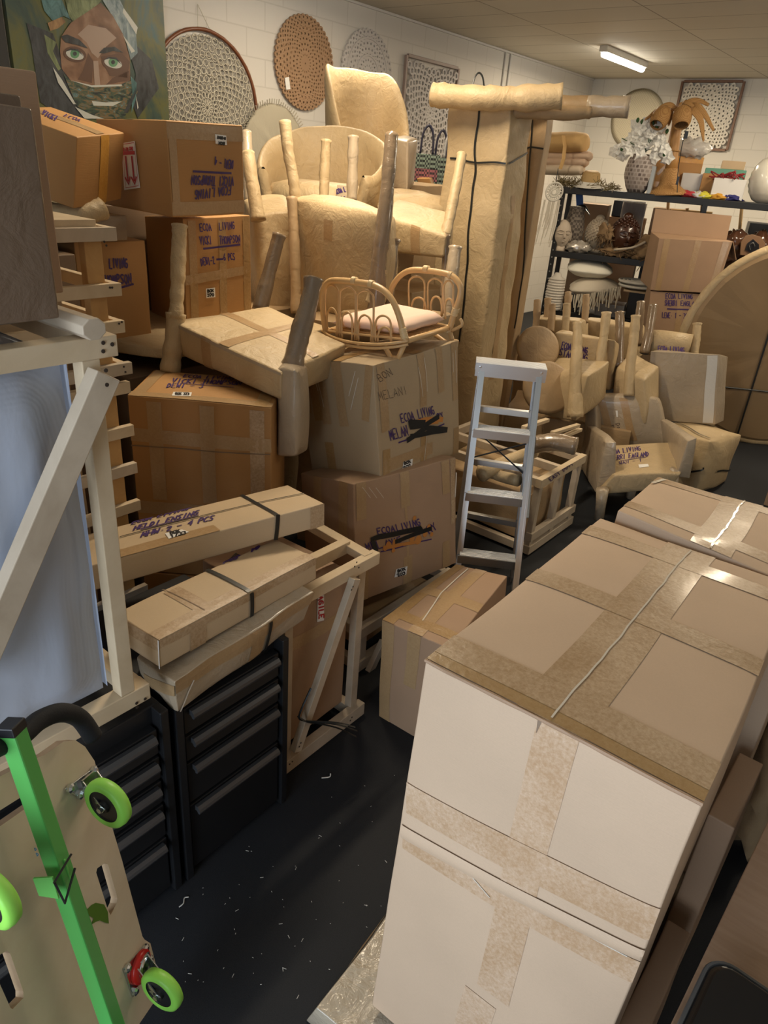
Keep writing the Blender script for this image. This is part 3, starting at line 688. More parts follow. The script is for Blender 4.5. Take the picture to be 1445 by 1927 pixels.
# ------------------------------------------------------------------ cartons of the left stack
K = 1.12
c1 = Carton('cardboard_carton', 'brown carton with upside down writing and a red arrow sticker, topmost by the painting', 'box',
            hexc(-2.297, 1.655, 1.696, -1.7, 0, 0, .415, .295, .275, K, dict(Nt=(312, 226), Rt=(456, 236), Rb=(460, 403), Nb=(325, 409), Lt=(180, 224))), CARTON, group='writing marked cartons')
c1.tape('X', (.06, .02), (.06, .98), .03, TAPE_S).tape('X', (0, .90), (1, .90), .05, TAPE_S).tape('X', (0, .09), (1, .09), .045, TAPE_S).tape('T', (.5, 0), (.5, 1))
c1.write('X', 'ECOA LIVING', (433, 350), (365, 358), 17, .0055, up=(-1, 17)).write('X', 'VICKI THOMPSON', (438, 333), (358, 330), 17, .0055, up=(-1, 17)).line('X', [(433, 326), (362, 322)], .007).write('X', 'DEWI - 4', (437, 303), (402, 295), 15, .005, up=(-1, 16))
c1.label('X', [(403, 252), (424.5, 255), (425.5, 273), (404, 270)], [('W-0012', (423, 258), (407, 256), 4.5), ('BOX', (421, 268), (409, 266.5), 4.5)])
fc = c1.F['F']; quad_on(fc, c1.mb('arrow_sticker', LABEL), [(232, 270), (257, 266), (267, 354), (236, 358)], .003)
m_ = c1.mb('arrow_print', INK_R); line(fc, m_, [(233, 289), (256, 288)], .012, .0042)
for ax_ in (240, 252): line(fc, m_, [(ax_, 296), (ax_+4, 340)], .011, .0042); line(fc, m_, [(ax_-1, 335), (ax_+5, 347), (ax_+8, 334)], .008, .0042)
write(fc, m_, 'THIS WAY UP', (254, 277), (234, 279), 6, .004, up=(0, 6), e=.0042); line(fc, m_, [(235, 272), (256, 269), (264, 350), (239, 354), (235, 272)], .002, .004)
c1.done()
c2 = Carton('cardboard_carton', 'brown carton marked with six pieces writing, under the topmost one by the painting', 'box',
            hexc(-2.431, 1.862, 1.282, -4.5, 0, 0, .262, .308, .383, K, dict(Nt=(344, 412), Rt=(470, 405), Rb=(474, 590), Lt=(272, 407), Nb=(352, 625))), CARTON, group='writing marked cartons')
for u in (.12, .55, .93): c2.tape('X', (u, .02), (u, .98), .04, TAPE)
c2.tape('X', (0, .47), (1, .47), .04, TAPE_S)
c2.write('X', 'ECOA', (376, 436), (398, 434), 14, .005).write('X', 'LIVING', (412, 433), (441, 431), 14, .005).write('X', 'VICKI', (376, 461), (398, 459), 15, .005).write('X', 'THOMPSON', (412, 459), (452, 456), 14, .005).line('X', [(382, 468), (450, 460)], .008)
c2.write('X', 'DEWI-2', (378, 500), (404, 496), 14, .005).line('X', [(406, 488), (417, 487)], .008).write('X', '6 PCS', (420, 491), (442, 488), 13, .005)
c2.label('X', [(386, 543), (403, 541), (404, 559), (387, 561)], [('BOX', (389, 550), (401, 549), 5), ('370', (389, 558), (402, 557), 5)]); c2.done()
c3 = Carton('cardboard_carton', 'brown carton with clipped writing seen through the slatted crate', 'box',
            hexc(-2.430, 1.40, 1.268, -2.0, 0, 0, .277, .26, .332, K, dict(Rt=(273, 453), Rb=(286, 632))), CARTON, group='writing marked cartons')
c3.write('X', 'LIVING', (205, 505), (240, 503), 18, .006).write('X', 'THOMPSON', (190, 537), (248, 532), 18, .006).line('X', [(228, 540), (249, 534)], .008); c3.done()
# wrapped slab and boxes carrying them
C = pris(-3.1, -2.25, 1.35, 2.45, 1.10, 1.20); C['Nt'] = at(300, 655, 2.75); C['Nb'] = at(305, 672, 2.75)
tag(Carton('wrapped_slab_pack', None, None, C, PAPER, n=16, amp=.012, bulge=.01, freq=4).done(), 'paper wrapped slab under the writing marked cartons', 'package')
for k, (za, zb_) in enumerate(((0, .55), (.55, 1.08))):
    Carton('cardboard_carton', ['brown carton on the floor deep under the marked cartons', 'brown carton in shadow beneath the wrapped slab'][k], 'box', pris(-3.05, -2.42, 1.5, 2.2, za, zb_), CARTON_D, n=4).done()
# tilted long box
tb_ = Carton('cardboard_carton', 'long brown carton tilted towards the room, its end facing right, left of the red sticker', 'box',
             hexc(-3.986, 2.160, 1.643, 24.455, 5.007, 13.063, .447, .421, .340, .67, dict(Nt=(145, 258), Rt=(235, 250), Nb=(138, 393), Rb=(228, 375))), CARTON, group='writing marked cartons')
tb_.tape('X', (.56, .0), (.56, 1), .05, TAPE_O).tape('T', (.02, .5), (.98, .5), .05, TAPE_S)
tb_.write('T', 'VICKI', (78, 218), (105, 232), 9, .005, up=(6, -8)).write('T', 'ECOA', (120, 222), (150, 233), 6, .004, up=(6, -5)).done()
rl = MB().tube(cr([at(80, 398, 2.5), at(110, 403, 2.5), at(150, 405, 2.5), at(192, 394, 2.55)], 5), .04, 14, jit=.05); rl.shake(.012, 9)
tag(rl.build('wrapped_bundle', PAPER, smooth=True), 'crumpled paper bundle squeezed under the tilted carton', 'package')
C = pris(-3.35, -2.52, .95, 1.60, 1.575, 1.66)
tag(Carton('wrapped_pack', None, None, C, PAPER_DK, n=12, amp=.012).done(), 'film wrapped flat pack between tilted carton and slatted crate', 'package')
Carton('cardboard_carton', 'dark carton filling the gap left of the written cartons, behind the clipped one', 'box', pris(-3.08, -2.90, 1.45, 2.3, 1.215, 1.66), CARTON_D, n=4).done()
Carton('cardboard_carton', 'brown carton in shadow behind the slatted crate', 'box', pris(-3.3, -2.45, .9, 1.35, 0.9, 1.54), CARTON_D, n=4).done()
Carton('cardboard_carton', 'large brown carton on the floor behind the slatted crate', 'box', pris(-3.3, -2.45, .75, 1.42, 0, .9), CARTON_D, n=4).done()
# carton 3 in front with another below
D3 = hexc(-2.009, 1.560, .635, 38.177, 0, 0, .499, .326, .496, 1, dict(Bt=(289, 697), Lt=(239, 744), Nt=(511, 768), Lb=(246, 850)))
for k in ('Lb', 'Nb', 'Rb', 'Bb'): D3[k] = V((D3[k[0]+'t'].x, D3[k[0]+'t'].y, .44))
c4 = Carton('cardboard_carton', 'big brown carton with writing on its lid under the tilted wrapped stool', 'box', D3, CARTON, group='writing marked cartons')
c4.tape('F', (.0, .78), (.0, .78), .05) if 0 else None
c4.tape('F', (.18, .45), (.18, .98), .05, TAPE_S).tape('F', (.55, .45), (.55, .98), .05, TAPE_S).tape('F', (.9, .45), (.9, .98), .05, TAPE_L).tape('F', (0, .80), (1, .80), .05, TAPE_S).tape('F', (0, .40), (1, .40), .05, TAPE_S).tape('T', (0, .08), (1, .08), .045, TAPE_S).tape('T', (.06, 0), (.06, 1), .04, TAPE_S).tape('T', (.92, 0), (.92, 1), .045)
c4.line('F', [(246, 838), (330, 842), (420, 850), (508, 855)], .004, CARTON_D)
c4.write('T', 'DEWI - 3', (314, 731), (383, 733), 9, .005, up=(4, -8)).write('T', 'VICKI THOMPSON', (323, 722), (455, 728), 9, .005, up=(4, -8)).line('T', [(345, 724), (440, 732)], .005).write('T', 'ECOA LIVING', (345, 712), (440, 718), 7, .005, up=(4, -6))
c4.label('T', [(323, 747), (359, 748.5), (361, 741.5), (326, 740)], [('BOX 373', (330, 746), (356, 747), 4.5)]); c4.done()
D4 = {k: (V((D3[k].x, D3[k].y, 0 if k[1] == 'b' else .435))) for k in KEYS}
c5 = Carton('cardboard_carton', 'brown carton standing on the floor under the one with a written lid', 'box', D4, CARTON); c5.tape('F', (.5, 0), (.5, 1), .05, TAPE_S); c5.done()

# ------------------------------------------------------------------ flat parcels on the cabinet
OP = dict(Bt=(531, 1020), Rt=(595, 1049), Rb=(595, 1089), Nt=(300, 1205), Nb=(302, 1257))
C = hexc(-1.355, 1.019, .662, 5.15, 1.25, 3.0, .30, .508, .100, 1, dict(Nt=(328, 1285), Nb=(334, 1338), Rt=(592, 1112), Rb=(572, 1167), Lt=(255, 1238), Lb=(276, 1310)))
p1 = Carton('flat_parcel', 'crumpled flat parcel lying directly on the cabinet, lowest of three', 'parcel', C, PAPER_G, n=18, amp=.006, bulge=.006, freq=9, group='flat parcels on the cabinet')
p1.tape('X', (.0, .82), (1, .80), .04, TAPE_S).tape('X', (.55, 0), (.55, 1), .05, TAPE_S).tape('F', (.2, .6), (1, .7), .04, TAPE_S); p1.line('X', [(338, 1335), (352, 1300), (362, 1280)], .005, LABEL)
p1.tape('X', (.63, 0), (.63, 1), .013, STRAPM, .004); p1.done()
C = hexc(-1.310, 1.056, .760, 3.077, -1.086, -.684, .140, .572, .078, 1, OP); dx_ = (C['Lt']-C['Nt']).normalized()
for k in ('L', 'B'):
    n_ = {'L': 'N', 'B': 'R'}[k]
    for e in 'tb': C[k+e] = C[n_+e]+dx_*.17
p2 = Carton('flat_parcel', 'flat parcel with a black strap, middle of three on the cabinet', 'parcel', C, CARTON4, n=14, amp=.003, bulge=.003, group='flat parcels on the cabinet')
p2.tape('X', (0, .9), (1, .9), .03, TAPE_L).tape('T', (.9, 0), (.9, 1), .045, TAPE_L).tape('T', (.1, .28), (.95, .28), .05, TAPE_L).tape('F', (0, .85), (1, .85), .04, TAPE_L).tape('X', (.2, .0), (.2, 1), .05, TAPE_L)
p2.tape('T', (0, .52), (1, .52), .014, STRAPM, .0035).tape('X', (.525, 0), (.525, 1), .014, STRAPM, .004)
p2.write('T', '10', (470, 1042), (488, 1033), 9, .006, up=(4, -8)).write('T', 'PCS', (420, 1062), (448, 1052), 12, .006, up=(6, -9))
p2.line('T', [(268, 1093), (330, 1123), (385, 1150)], .0025, CARTON_D); p2.line('F', [(303, 1258), (318, 1232), (325, 1215)], .004, LABEL); p2.done()
C = hexc(-1.549, 1.215, .852, -17.907, 3.1, -4.2, .219, .616, .072, 1, dict(Bt=(542, 912), Rt=(610, 947), Rb=(610, 989), Nt=(223, 1050)))
C['Nb'] = at(226, 1098, dep(C['Nt'])+.02); C['Lt'] = at(212, 990, dep(C['Lt'])); 
for e in 'tb':
    dd = (C['R'+e]-C['N'+e])*.35; C['N'+e] = C['N'+e]-dd
    C['L'+e] = C['N'+e]+(C['Bt']-C['Rt'])
C['Bb'] = C['Rb']+(C['Bt']-C['Rt'])
p3 = Carton('flat_parcel', 'long parcel with purple writing and crossed black straps, topmost on the cabinet', 'parcel', C, CARTON4, n=14, amp=.002, bulge=.003, group='flat parcels on the cabinet')
p3.write('T', 'ECOA LIVING', (248, 989), (355, 961), 9, .0055, up=(5, -9)).write('T', 'HELDI ENSING', (251, 1001), (374, 970), 9, .0055, up=(5, -9)).line('T', [(266, 999), (374, 972)], .006).write('T', 'MHW.2', (265, 1014), (325, 1000), 10, .0055, up=(4, -9.5)).write('T', '- 4 PCS', (333, 997), (404, 980), 10, .0055, up=(4, -9.5))
p3.label('T', [(311, 1007), (343, 999.5), (357, 1004), (318, 1017)], [('BOX', (322, 1009), (340, 1004.5), 5), ('1733', (322, 1015), (352, 1007), 5)])
m_ = p3.mb('black_strap', STRAPM)
def strap(face, mb, pts, w=.011, e=.0032): line(face, mb, pts, w, e)
strap(p3.F['T'], m_, [(226, 1013), (400, 969), (482, 949), (572, 929)], .005); strap(p3.F['T'], m_, [(453, 932), (484, 950), (522, 971)], .012); strap(p3.F['X'], m_, [(522, 969), (518, 1014)], .013)
p3.tape('T', (.9, .25), (.9, .6), .05, TAPE_S).tape('X', (.97, .0), (.97, 1), .05, TAPE_L).done()
# ------------------------------------------------------------------ two low crates
Xc = -1.29
f1 = thing('timber_crate', 'low pine crate with a fragile marked carton, beside the black cabinet', 'crate', (Xc-.2, 1.45, 0))
def beamx(parent, a, b, w, h, nm, X, mt=PINE_G, up=(1, 0, 0), bev=.002): return MB().beam(onx(*a, X), onx(*b, X), w, h, up=up).build(nm, mt, parent, bev=bev)
za = .03; ya, yb = 1.235, 1.66
MB().beam((Xc, ya, za), (Xc, yb, za), .035, .055).build('bottom_rail', PINE_G, f1, bev=.002)
ztp = onx(680, 1062, Xc).z
for xo, zz, e_ in ((0, ztp, yb+.02), (-.11, ztp+.012, yb-.01)):
    MB().beam((Xc+xo, ya-.05, zz), (Xc+xo, e_, zz), .035, .045).build('top_rail', PINE, f1, bev=.002)
MB().beam((Xc, ya+.02, .05), (Xc, ya+.02, ztp-.02), .035, .03, up=(1, 0, 0)).build('post', PINE_G, f1, bev=.002)
MB().beam((Xc-.02, yb-.04, .05), (Xc-.02, yb-.04, ztp-.02), .035, .03, up=(1, 0, 0)).build('post', PINE_G, f1, bev=.002)
MB().beam(onx(556, 1412, Xc+.03), onx(668, 1088, Xc+.03), .034, .025, up=(1, 0, 0)).build('diagonal_brace', PINE_G, f1, bev=.002)
for yy in (ya+.02, yb-.04): MB().beam((Xc-.02, yy, .03), (Xc-.50, yy, .03), .035, .05).build('cross_rail', PINE_G, f1, bev=.002)
for yy in (yb-.02,): MB().beam((Xc-.0, yy, ztp+.01), (Xc-.50, yy+.05, ztp+.01), .04, .03).build('lid_rail', PINE, f1, bev=.002)
m_ = MB(); nails(m_, [onx(a, b, Xc+.046) for a, b in ((664, 1104), (661, 1110), (563, 1405), (566, 1398))]+[onx(a, b, Xc+.019) for a, b in ((545, 1438), (550, 1433), (662, 1350), (659, 1356), (671, 1058), (667, 1066), (675, 1068))], AX, .003); m_.pieces('nail', NAILM, f1)
C = pris(Xc-.44, Xc-.045, ya+.05, yb-.06, .06, ztp-.04)
fb = Carton('cardboard_carton', 'carton with a red fragile sticker inside the low crate', 'box', C, CARTON2, n=8, amp=.004, bulge=.006)
quad_on(fb.F['X'], fb.mb('fragile_sticker', LABEL), [(594, 1168), (607, 1165), (608, 1118), (596, 1120)], .003)
write(fb.F['X'], fb.mb('fragile_print', INK_R), 'FRAGILE', (597, 1104), (597, 1164), 9, .006, up=(9, -2), e=.0042)
fb.tape('X', (0, .72), (1, .70), .05, TAPE_S).done()
st = thing('strap_offcut', 'loose black strap tied round the crate brace, tails over the floor', 'strap', onx(574, 1358, Xc+.05))
m_ = MB(); b0 = onx(574, 1357, Xc+.052)
for tgt in ((672, 1375, .05), (670, 1386, .02), (668, 1368, .08)):
    e_ = onz(tgt[0], tgt[1], .12+tgt[2]); m_.tube(cr([b0, (b0+e_)/2+V((.02, 0, .02)), e_], 6), .004, 4, flat=.4)
m_.tube(cr([b0, b0+V((.0, -.03, .04)), onx(585, 1295, Xc+.06)], 5), .004, 4, flat=.4); m_.tube(cr([onx(562, 1350, Xc+.05), b0, onx(588, 1360, Xc+.05)], 4), .009, 4, flat=.4)
m_.build('strap_tail', STRAPM, st)
# second low crate
Xs = -1.46; f2 = thing('timber_crate', 'low grey pine crate with a wedge brace under the lower blacked out carton', 'crate', (Xs-.2, 2.1, 0))
y2a, y2b = onx(670, 1300, Xs).y, onx(790, 1100, Xs).y; z2 = onx(672, 1192, Xs).z
MB().beam((Xs, y2a-.02, z2), (Xs, y2b+.25, z2), .035, .05).build('top_rail', PINE_G, f2, bev=.002)
MB().beam((Xs, y2a-.02, .035), (Xs, y2b+.25, .035), .035, .05).build('bottom_rail', PINE_G, f2, bev=.002)
for yy in (y2a+.02, y2b+.2): MB().beam((Xs-.01, yy, .05), (Xs-.01, yy, z2-.02), .035, .035, up=(1, 0, 0)).build('post', PINE_G, f2, bev=.002)
MB().beam(onx(678, 1300, Xs+.03), onx(722, 1205, Xs+.03), .035, .025, up=(1, 0, 0)).build('diagonal_brace', PINE_G, f2, bev=.002)
for yy in (y2a, y2b+.22):
    for zz in (z2, .035): MB().beam((Xs-.02, yy, zz), (Xs-.42, yy, zz), .035, .045).build('cross_rail', PINE_G, f2, bev=.002)
tag(Carton('wrapped_load', None, None, pris(Xs-.42, Xs-.05, y2a+.06, y2b+.16, .07, z2-.03), PAPER_B, n=8, amp=.006).done(), 'brown carton load inside the low grey crate', 'box')

# ------------------------------------------------------------------ the two blacked-out cartons
C = hexc(-1.590, 2.133, .303, -7.894, -1.595, -9.890, .327, .585, .482, 1, dict(Nt=(665, 911), Lt=(566, 890), Nb=(671, 1135), Rt=(857, 861), Rb=(860, 1059)))
lo = Carton('cardboard_carton', 'slumped brown carton with blacked out writing, the lower of the two', 'box', C, CARTON2, n=14, amp=.006, bulge=.010, group='blacked out cartons')
for u in (.06, .46, .88): lo.tape('X', (u, .70), (u, 1), .05, TAPE_S).tape('X', (u, .0), (u, .26), .05, TAPE_S)
lo.tape('F', (.35, .6), (.35, 1), .05, TAPE_S).tape('F', (.82, .5), (.82, 1), .05, TAPE_S).tape('X', (.96, .4), (.96, 1), .03, TAPE_L).tape('X', (.46, .05), (.46, .7), .012, TAPE_S)
lo.write('X', 'ECOA', (709, 1003), (742, 997), 12, .005).write('X', 'LIVING', (744, 997), (788, 988), 13, .005).write('X', 'MEL', (688, 1036), (718, 1027), 15, .005).write('X', 'ANIE', (722, 1024), (752, 1017), 10, .005).write('X', 'RY', (804, 1003), (821, 992), 14, .005).line('X', [(712, 1036), (808, 1013)], .005)
for q in ((775, 974, .009), (802, 990, .010), (726, 1022, .012), (738, 1018, .012), (770, 1012, .014), (782, 1015, .018), (795, 1004, .012), (808, 1004, .009), (735, 1033, .009), (720, 1030, .009)): dot(lo.F['X'], lo.mb('marker_writing', INK_O), q[0], q[1], q[2]*1.1, .0028)
lo.line('X', [(718, 1028), (785, 1018)], .015, INK_O)
lo.line('X', [(703, 1034), (697, 1012), (712, 1007), (784, 994)], .022, INK_K, .0034).line('X', [(784, 992), (790, 999), (740, 1017)], .018, INK_K, .0034).line('X', [(785, 1001), (806, 993)], .019, INK_K, .0034)
lo.label('X', [(738, 1085), (760, 1080), (762, 1064), (741, 1069)], [('BOX', (744, 1075), (759, 1071), 5), ('203', (743, 1083), (759, 1079), 5)])
m_ = lo.mb('film_streak', FILM)
for a, b in (((866-8, 890), (855, 935)),): line(lo.F['X'], m_, [a, b], .006, .003)
for x_ in (700, 712, 725): line(lo.F['X'], m_, [(x_-20, 916), (x_-5, 935)], .0016, .003)
lo.done()
C = hexc(-1.722, 2.276, .738, .304, 1.11, -8.388, .375, .564, .481, 1, dict(Nt=(703, 688), Lt=(565, 675), Lb=(587, 895), Nb=(716, 915), Rt=(862, 642), Rb=(864, 852)))
up_ = Carton('cardboard_carton', 'battered taped carton with blacked out writing, under the rattan doll bed', 'box', C, kraft('carton_khaki', (.41, .305, .185)), n=16, amp=.006, bulge=.007, group='blacked out cartons')
for u in (.12, .36): up_.tape('F', (u+.22, .48), (u+.15, 1), .045, TAPE_S)
up_.tape('F', (.05, .55), (.0, 1), .045, TAPE).tape('F', (.86, .55), (.95, 1), .035, TAPE_S).tape('F', (.36, 0), (.34, .33), .045, TAPE).tape('F', (.22, .5), (.1, 1), .045, TAPE)
for u, v in ((.08, .45), (.52, .55), (.75, .62), (.95, .5)): up_.tape('X', (u, v), (u-.01, 1), .045, TAPE_S)
up_.tape('X', (.06, .0), (.08, .3), .045, TAPE).tape('X', (.5, 0), (.52, .4), .045, TAPE).tape('X', (.05, .16), (.62, .15), .05, TAPE_S).tape('X', (.95, 0), (.95, .25), .045, TAPE).tape('T', (.0, .5), (1, .5), .06, TAPE).tape('T', (.5, 0), (.5, 1), .06, TAPE)
up_.write('X', 'BON', (714, 718), (740, 704), 14, .002, PEN).write('X', 'MELANI', (713, 753), (765, 741), 16, .002, PEN)
up_.write('X', 'ECOA', (753, 796), (779, 789), 16, .005).write('X', 'LIVING', (786, 787), (817, 779), 17, .005).write('X', 'MELAN', (734, 828), (768, 818), 19, .005).write('X', 'RY', (822, 790), (834, 786), 12, .005).line('X', [(748, 832), (790, 817), (832, 798)], .006)
up_.line('X', [(785, 793), (800, 789), (828, 789)], .022, INK_O, .0028).line('X', [(795, 796), (820, 793)], .02, INK_O, .0028)
up_.line('X', [(768, 793), (770, 803), (798, 799), (821, 784)], .022, INK_K, .0034).line('X', [(770, 794), (796, 794)], .020, INK_K, .0034).line('X', [(764, 827), (798, 805), (836, 809)], .022, INK_K, .0036).line('X', [(770, 820), (836, 810)], .020, INK_K, .0034)
up_.label('X', [(754.5, 885), (772, 877), (773, 862), (756, 868)], [('BOX', (758, 873), (770, 869), 5), ('202', (757, 882), (771, 876), 5)])
m_ = up_.mb('film_streak', FILM)
for f_, a, b in (('F', (596, 702), (612, 765)), ('F', (670, 700), (660, 745)), ('F', (676, 712), (664, 770)), ('F', (590, 700), (600, 735)), ('X', (796, 672), (800, 735)), ('X', (784, 690), (792, 745)), ('X', (856, 660), (858, 720)), ('X', (851, 665), (852, 700)), ('X', (800, 820), (795, 880))): line(up_.F[f_], m_, [a, b], .0028, .003)
up_.done()

# ------------------------------------------------------------------ carton on the floor in front
C = hexc(-1.147, 1.966, 0, 6.057, 0, 0, .30, .555, .451, 1, dict(Lt=(720, 1166), Lb=(713, 1355), Bt=(858, 1062), Rt=(955, 1084)))
fl = Carton('cardboard_carton', 'plain carton on the floor with a film crossed lid, beside the ladder', 'box', C, CARTON2, n=12, amp=.004, bulge=.006)
fl.tape('T', (.5, 0), (.5, 1), .06, TAPE_S).tape('T', (0, .5), (1, .5), .06, TAPE_S).tape('T', (0, .12), (1, .12), .05, TAPE).tape('T', (.08, 0), (.08, 1), .05, TAPE).tape('F', (.1, 0), (.1, 1), .05, TAPE_S).tape('F', (.5, .5), (.5, 1), .05, TAPE_S)
m_ = fl.mb('film_streak', FILM); line(fl.F['T'], m_, [(795, 1170), (830, 1120), (880, 1072)], .005, .003)
fl.done()

# ------------------------------------------------------------------ big foreground cartons
C = hexc(-.321, 1.256, .100, 2.324, -1.667, .675, .477, .838, 1.012, 1, dict(Lt=(800, 1240), Nt=(1325, 1510), Bt=(1130, 975), Lb=(698, 1890)))
bg = Carton('cardboard_carton', 'huge pale carton crossed with brown tape, nearest the camera at right', 'box', C, CARTON3, n=22, amp=.004, bulge=.007, freq=4, group='big cartons in the foreground')
bg.tape('T', (.5, 0), (.5, 1), .115, TAPE_L).tape('T', (0, .075), (1, .075), .068, TAPE_L, .0017).tape('T', (0, .50), (1, .50), .062, TAPE_L, .0017).tape('T', (0, .88), (1, .88), .062, TAPE_L, .0017)
bg.tape('T', (0, .02), (1, .02), .028, TAPE)
m_ = bg.mb('film_streak', FILM)
def seamline(face, mb, w, v0=.01, v1=.99):
    pts = [face.P(.5+.006*noise.noise(V((k*.37, 3, v1))), v0+(v1-v0)*k/40, .0034) for k in range(41)]
    ribbon(mb, pts, face.n, w)
seamline(bg.F['T'], m_, .0035)
bg.tape('F', (.555, .34), (.535, 1), .070, TAPE_F).tape('F', (.50, .0), (.51, .31), .070, TAPE_F)
tm = bg.mb('packing_tape', TAPE_F); F_ = bg.F['F']
tape_px(F_, tm, (766, 1500), (1243, 1745), .075, .0022, 24); tape_px(F_, tm, (758, 1575), (1205, 1835), .055, .0018, 24)
for a, b, w_ in (((757, 1556), (900, 1640), .0025), ((900, 1640), (1060, 1718), .0035), ((1060, 1718), (1185, 1782), .0025), ((860, 1608), (925, 1680), .002), ((1010, 1700), (1180, 1795), .002)): line(F_, m_, [a, b], w_, .0036)
sm_ = MB(); N_ = 40
def seam(u, v):
    return F_.Q(756+(1228-756)*u, 1562+(1806-1562)*u-24*(v-.5), .0035+.004*math.sin(v*PI))
sm_.patch(seam, N_, 4); sm_.build('overlapping_flap_edge', CARTON3, bg.root, smooth=True, fixn=False)
m2 = MB(); q_ = F_.P(.5, .995, .004)
m2.slab([F_.P(.462, .999, .001), F_.P(.480, .999, .001), F_.P(.470, .972, .003)], .002, F_.n); m2.build('torn_flap_gap', CARTON_D, bg.root)
bg.done()
# liner edge along the front top
m2 = MB(); m2.tube([F_.P(u/20, 1.0, .001)+V((0, 0, -.002)) for u in range(21)], .0035, 6, jit=.2); m2.build('corrugated_edge', CARTON2, bg.root)
C = hexc(-.304, 1.964, .100, 1.6, 0, 0, .50, .50, .985, 1, dict(Lt=(1166, 957), Bt=(1240, 898)))
C['Lt'] = C['Lt']; yy0 = max(bg.C['Bt'].y, bg.C['Rt'].y)+.012
for k in ('Lb', 'Nb', 'Lt', 'Nt'): C[k] = V((C[k].x, yy0, C[k].z))
for k in ('Rb', 'Bb', 'Rt'): C[k] = V((C[k].x, C['Bt'].y, C[k].z))
b2_ = Carton('cardboard_carton', 'second big pale carton just beyond the nearest one', 'box', C, CARTON3, n=14, amp=.004, bulge=.006, group='big cartons in the foreground')
b2_.tape('T', (.5, 0), (.5, 1), .10, TAPE_L).tape('T', (0, .18), (1, .18), .062, TAPE_L).tape('T', (0, .90), (1, .90), .062, TAPE_L)
m_ = b2_.mb('film_streak', FILM)
seamline(b2_.F['T'], m_, .005)
line(b2_.F['T'], m_, [(1228, 912), (1250, 905)], .01, .0032); b2_.done()
# flat wrapped package the big carton stands on
pk = hexc(-.36, 1.26, 0, 4, 0, 0, .70, .98, .088); pk['Lt'] = pk['Lt']+V((.03, 0, 0)); pk['Bt'] = pk['Bt']+V((.03, 0, 0))
pw = Carton('film_wrapped_package', 'low film wrapped package on the floor under the nearest big carton', 'package', pk, paper('wrap_film_pale', (.46, .39, .29), rough=.12, gloss=.9, crease=.7), n=26, amp=.006, bulge=.002, freq=8)
pw.tape('W', (.3, .5), (.9, .5), .05, TAPE_L); pw.done()
Carton('cardboard_carton', 'low carton on the floor supporting the second big carton', 'box', hexc(-.30, 2.02, 0, 1.6, 0, 0, .47, .46, .092), CARTON2, n=4).done()
# things between the big carton and the desk
qa = Carton('cardboard_carton', 'lower carton squeezed between the nearest big carton and the desk', 'box', pris(-.072, -.014, 1.40, 1.66, 0, .635), CARTON2, n=8, amp=.003, bulge=.004); qa.done()
qb = Carton('cardboard_carton', 'small carton low down beside the desk edge, in front of the other squeezed one', 'box', pris(-.066, -.012, 1.02, 1.32, 0, .36), CARTON2, n=8, amp=.004, bulge=.006); qb.done()
bn = MB().ball(V((.03, 2.10, .36)), (.10, .20, .36), amp=.25, nu=26, nv=18); bn.shake(.02, 12)
tag(bn.build('wrapped_bundle', PAPER_B, smooth=True), 'crumpled paper bundle at the right edge behind the nearest big carton', 'package')

# ------------------------------------------------------------------ desk and the black case
DW = wood('desk_laminate', (.40, .27, .18), (.32, .20, .125), (.6, 6, 1), .4)
dk = thing('desk', 'wooden desk with a straight edge in the bottom right corner', 'desk', (.5, .9, 0))
pa, pb = onz(1445, 1545, .74), onz(1262, 1927, .74); dd = (pa-pb).normalized(); pa2 = pa+dd*.5; pb2 = pb-dd*.75; sd = V((dd.y, -dd.x, 0))
m_ = MB(); m_.add([pb2, pa2, pa2+sd*.75, pb2+sd*.75], [(0, 1, 2, 3)]); base = [pb2, pa2, pa2+sd*.75, pb2+sd*.75]
m_ = MB().slab(base, .028, (0, 0, 1)); m_.build('desk_top', DW, dk, bev=.002)
for s_, t_2 in ((.03, .04), (.03, .70), (.97, .04), (.97, .70)):
    p = pb2+(pa2-pb2)*s_+sd*t_2; MB().beam((p.x, p.y, 0), (p.x, p.y, .711), .04, .04).build('leg', BLACKM, dk)
cs = thing('black_case', 'glossy black rounded case lying on the desk, cut by the frame', 'case', onz(1420, 1900, .742))
def rrect(c, a, b, hw, hh, r, n=6):
    out = []
    for sx, sy, t0 in ((1, 1, 0), (-1, 1, 90), (-1, -1, 180), (1, -1, 270)):
        for k in range(n+1):
            t = math.radians(t0+90*k/n); out.append(c+a*(sx*(hw-r)+r*math.cos(t))+b*(sy*(hh-r)+r*math.sin(t)))
    return out
c_l = onz(1322, 1830, .80); a_ = sd; b_ = dd; cc = c_l+sd*.12-dd*.10
m_ = MB(); P1 = rrect(cc+V((0, 0, -.058)), a_, b_, .115, .15, .035); P2 = [p+V((0, 0, .048)) for p in P1]; P3 = [cc+(p-cc)*.93+V((0, 0, .056)) for p in P1]
P3 = [V((p.x, p.y, cc.z)) for p in P3]; n_ = len(P1)
m_.add(P1+P2+P3, [tuple(range(n_))[::-1]]+[(k, (k+1) % n_, n_+(k+1) % n_, n_+k) for k in range(n_)]+[(n_+k, n_+(k+1) % n_, 2*n_+(k+1) % n_, 2*n_+k) for k in range(n_)]+[tuple(range(2*n_, 3*n_))])
m_.build('case_body', plain('glossy_black', (.006, .006, .007), .12, coat=.5), cs, smooth=False, bev=.004)
m_ = MB(); m_.tube(rrect(cc+V((0, 0, -.012)), a_, b_, .118, .153, .037), .004, 6, closed=True); m_.build('case_rim', plain('grey_rim', (.12, .125, .13), .3, .3), cs)
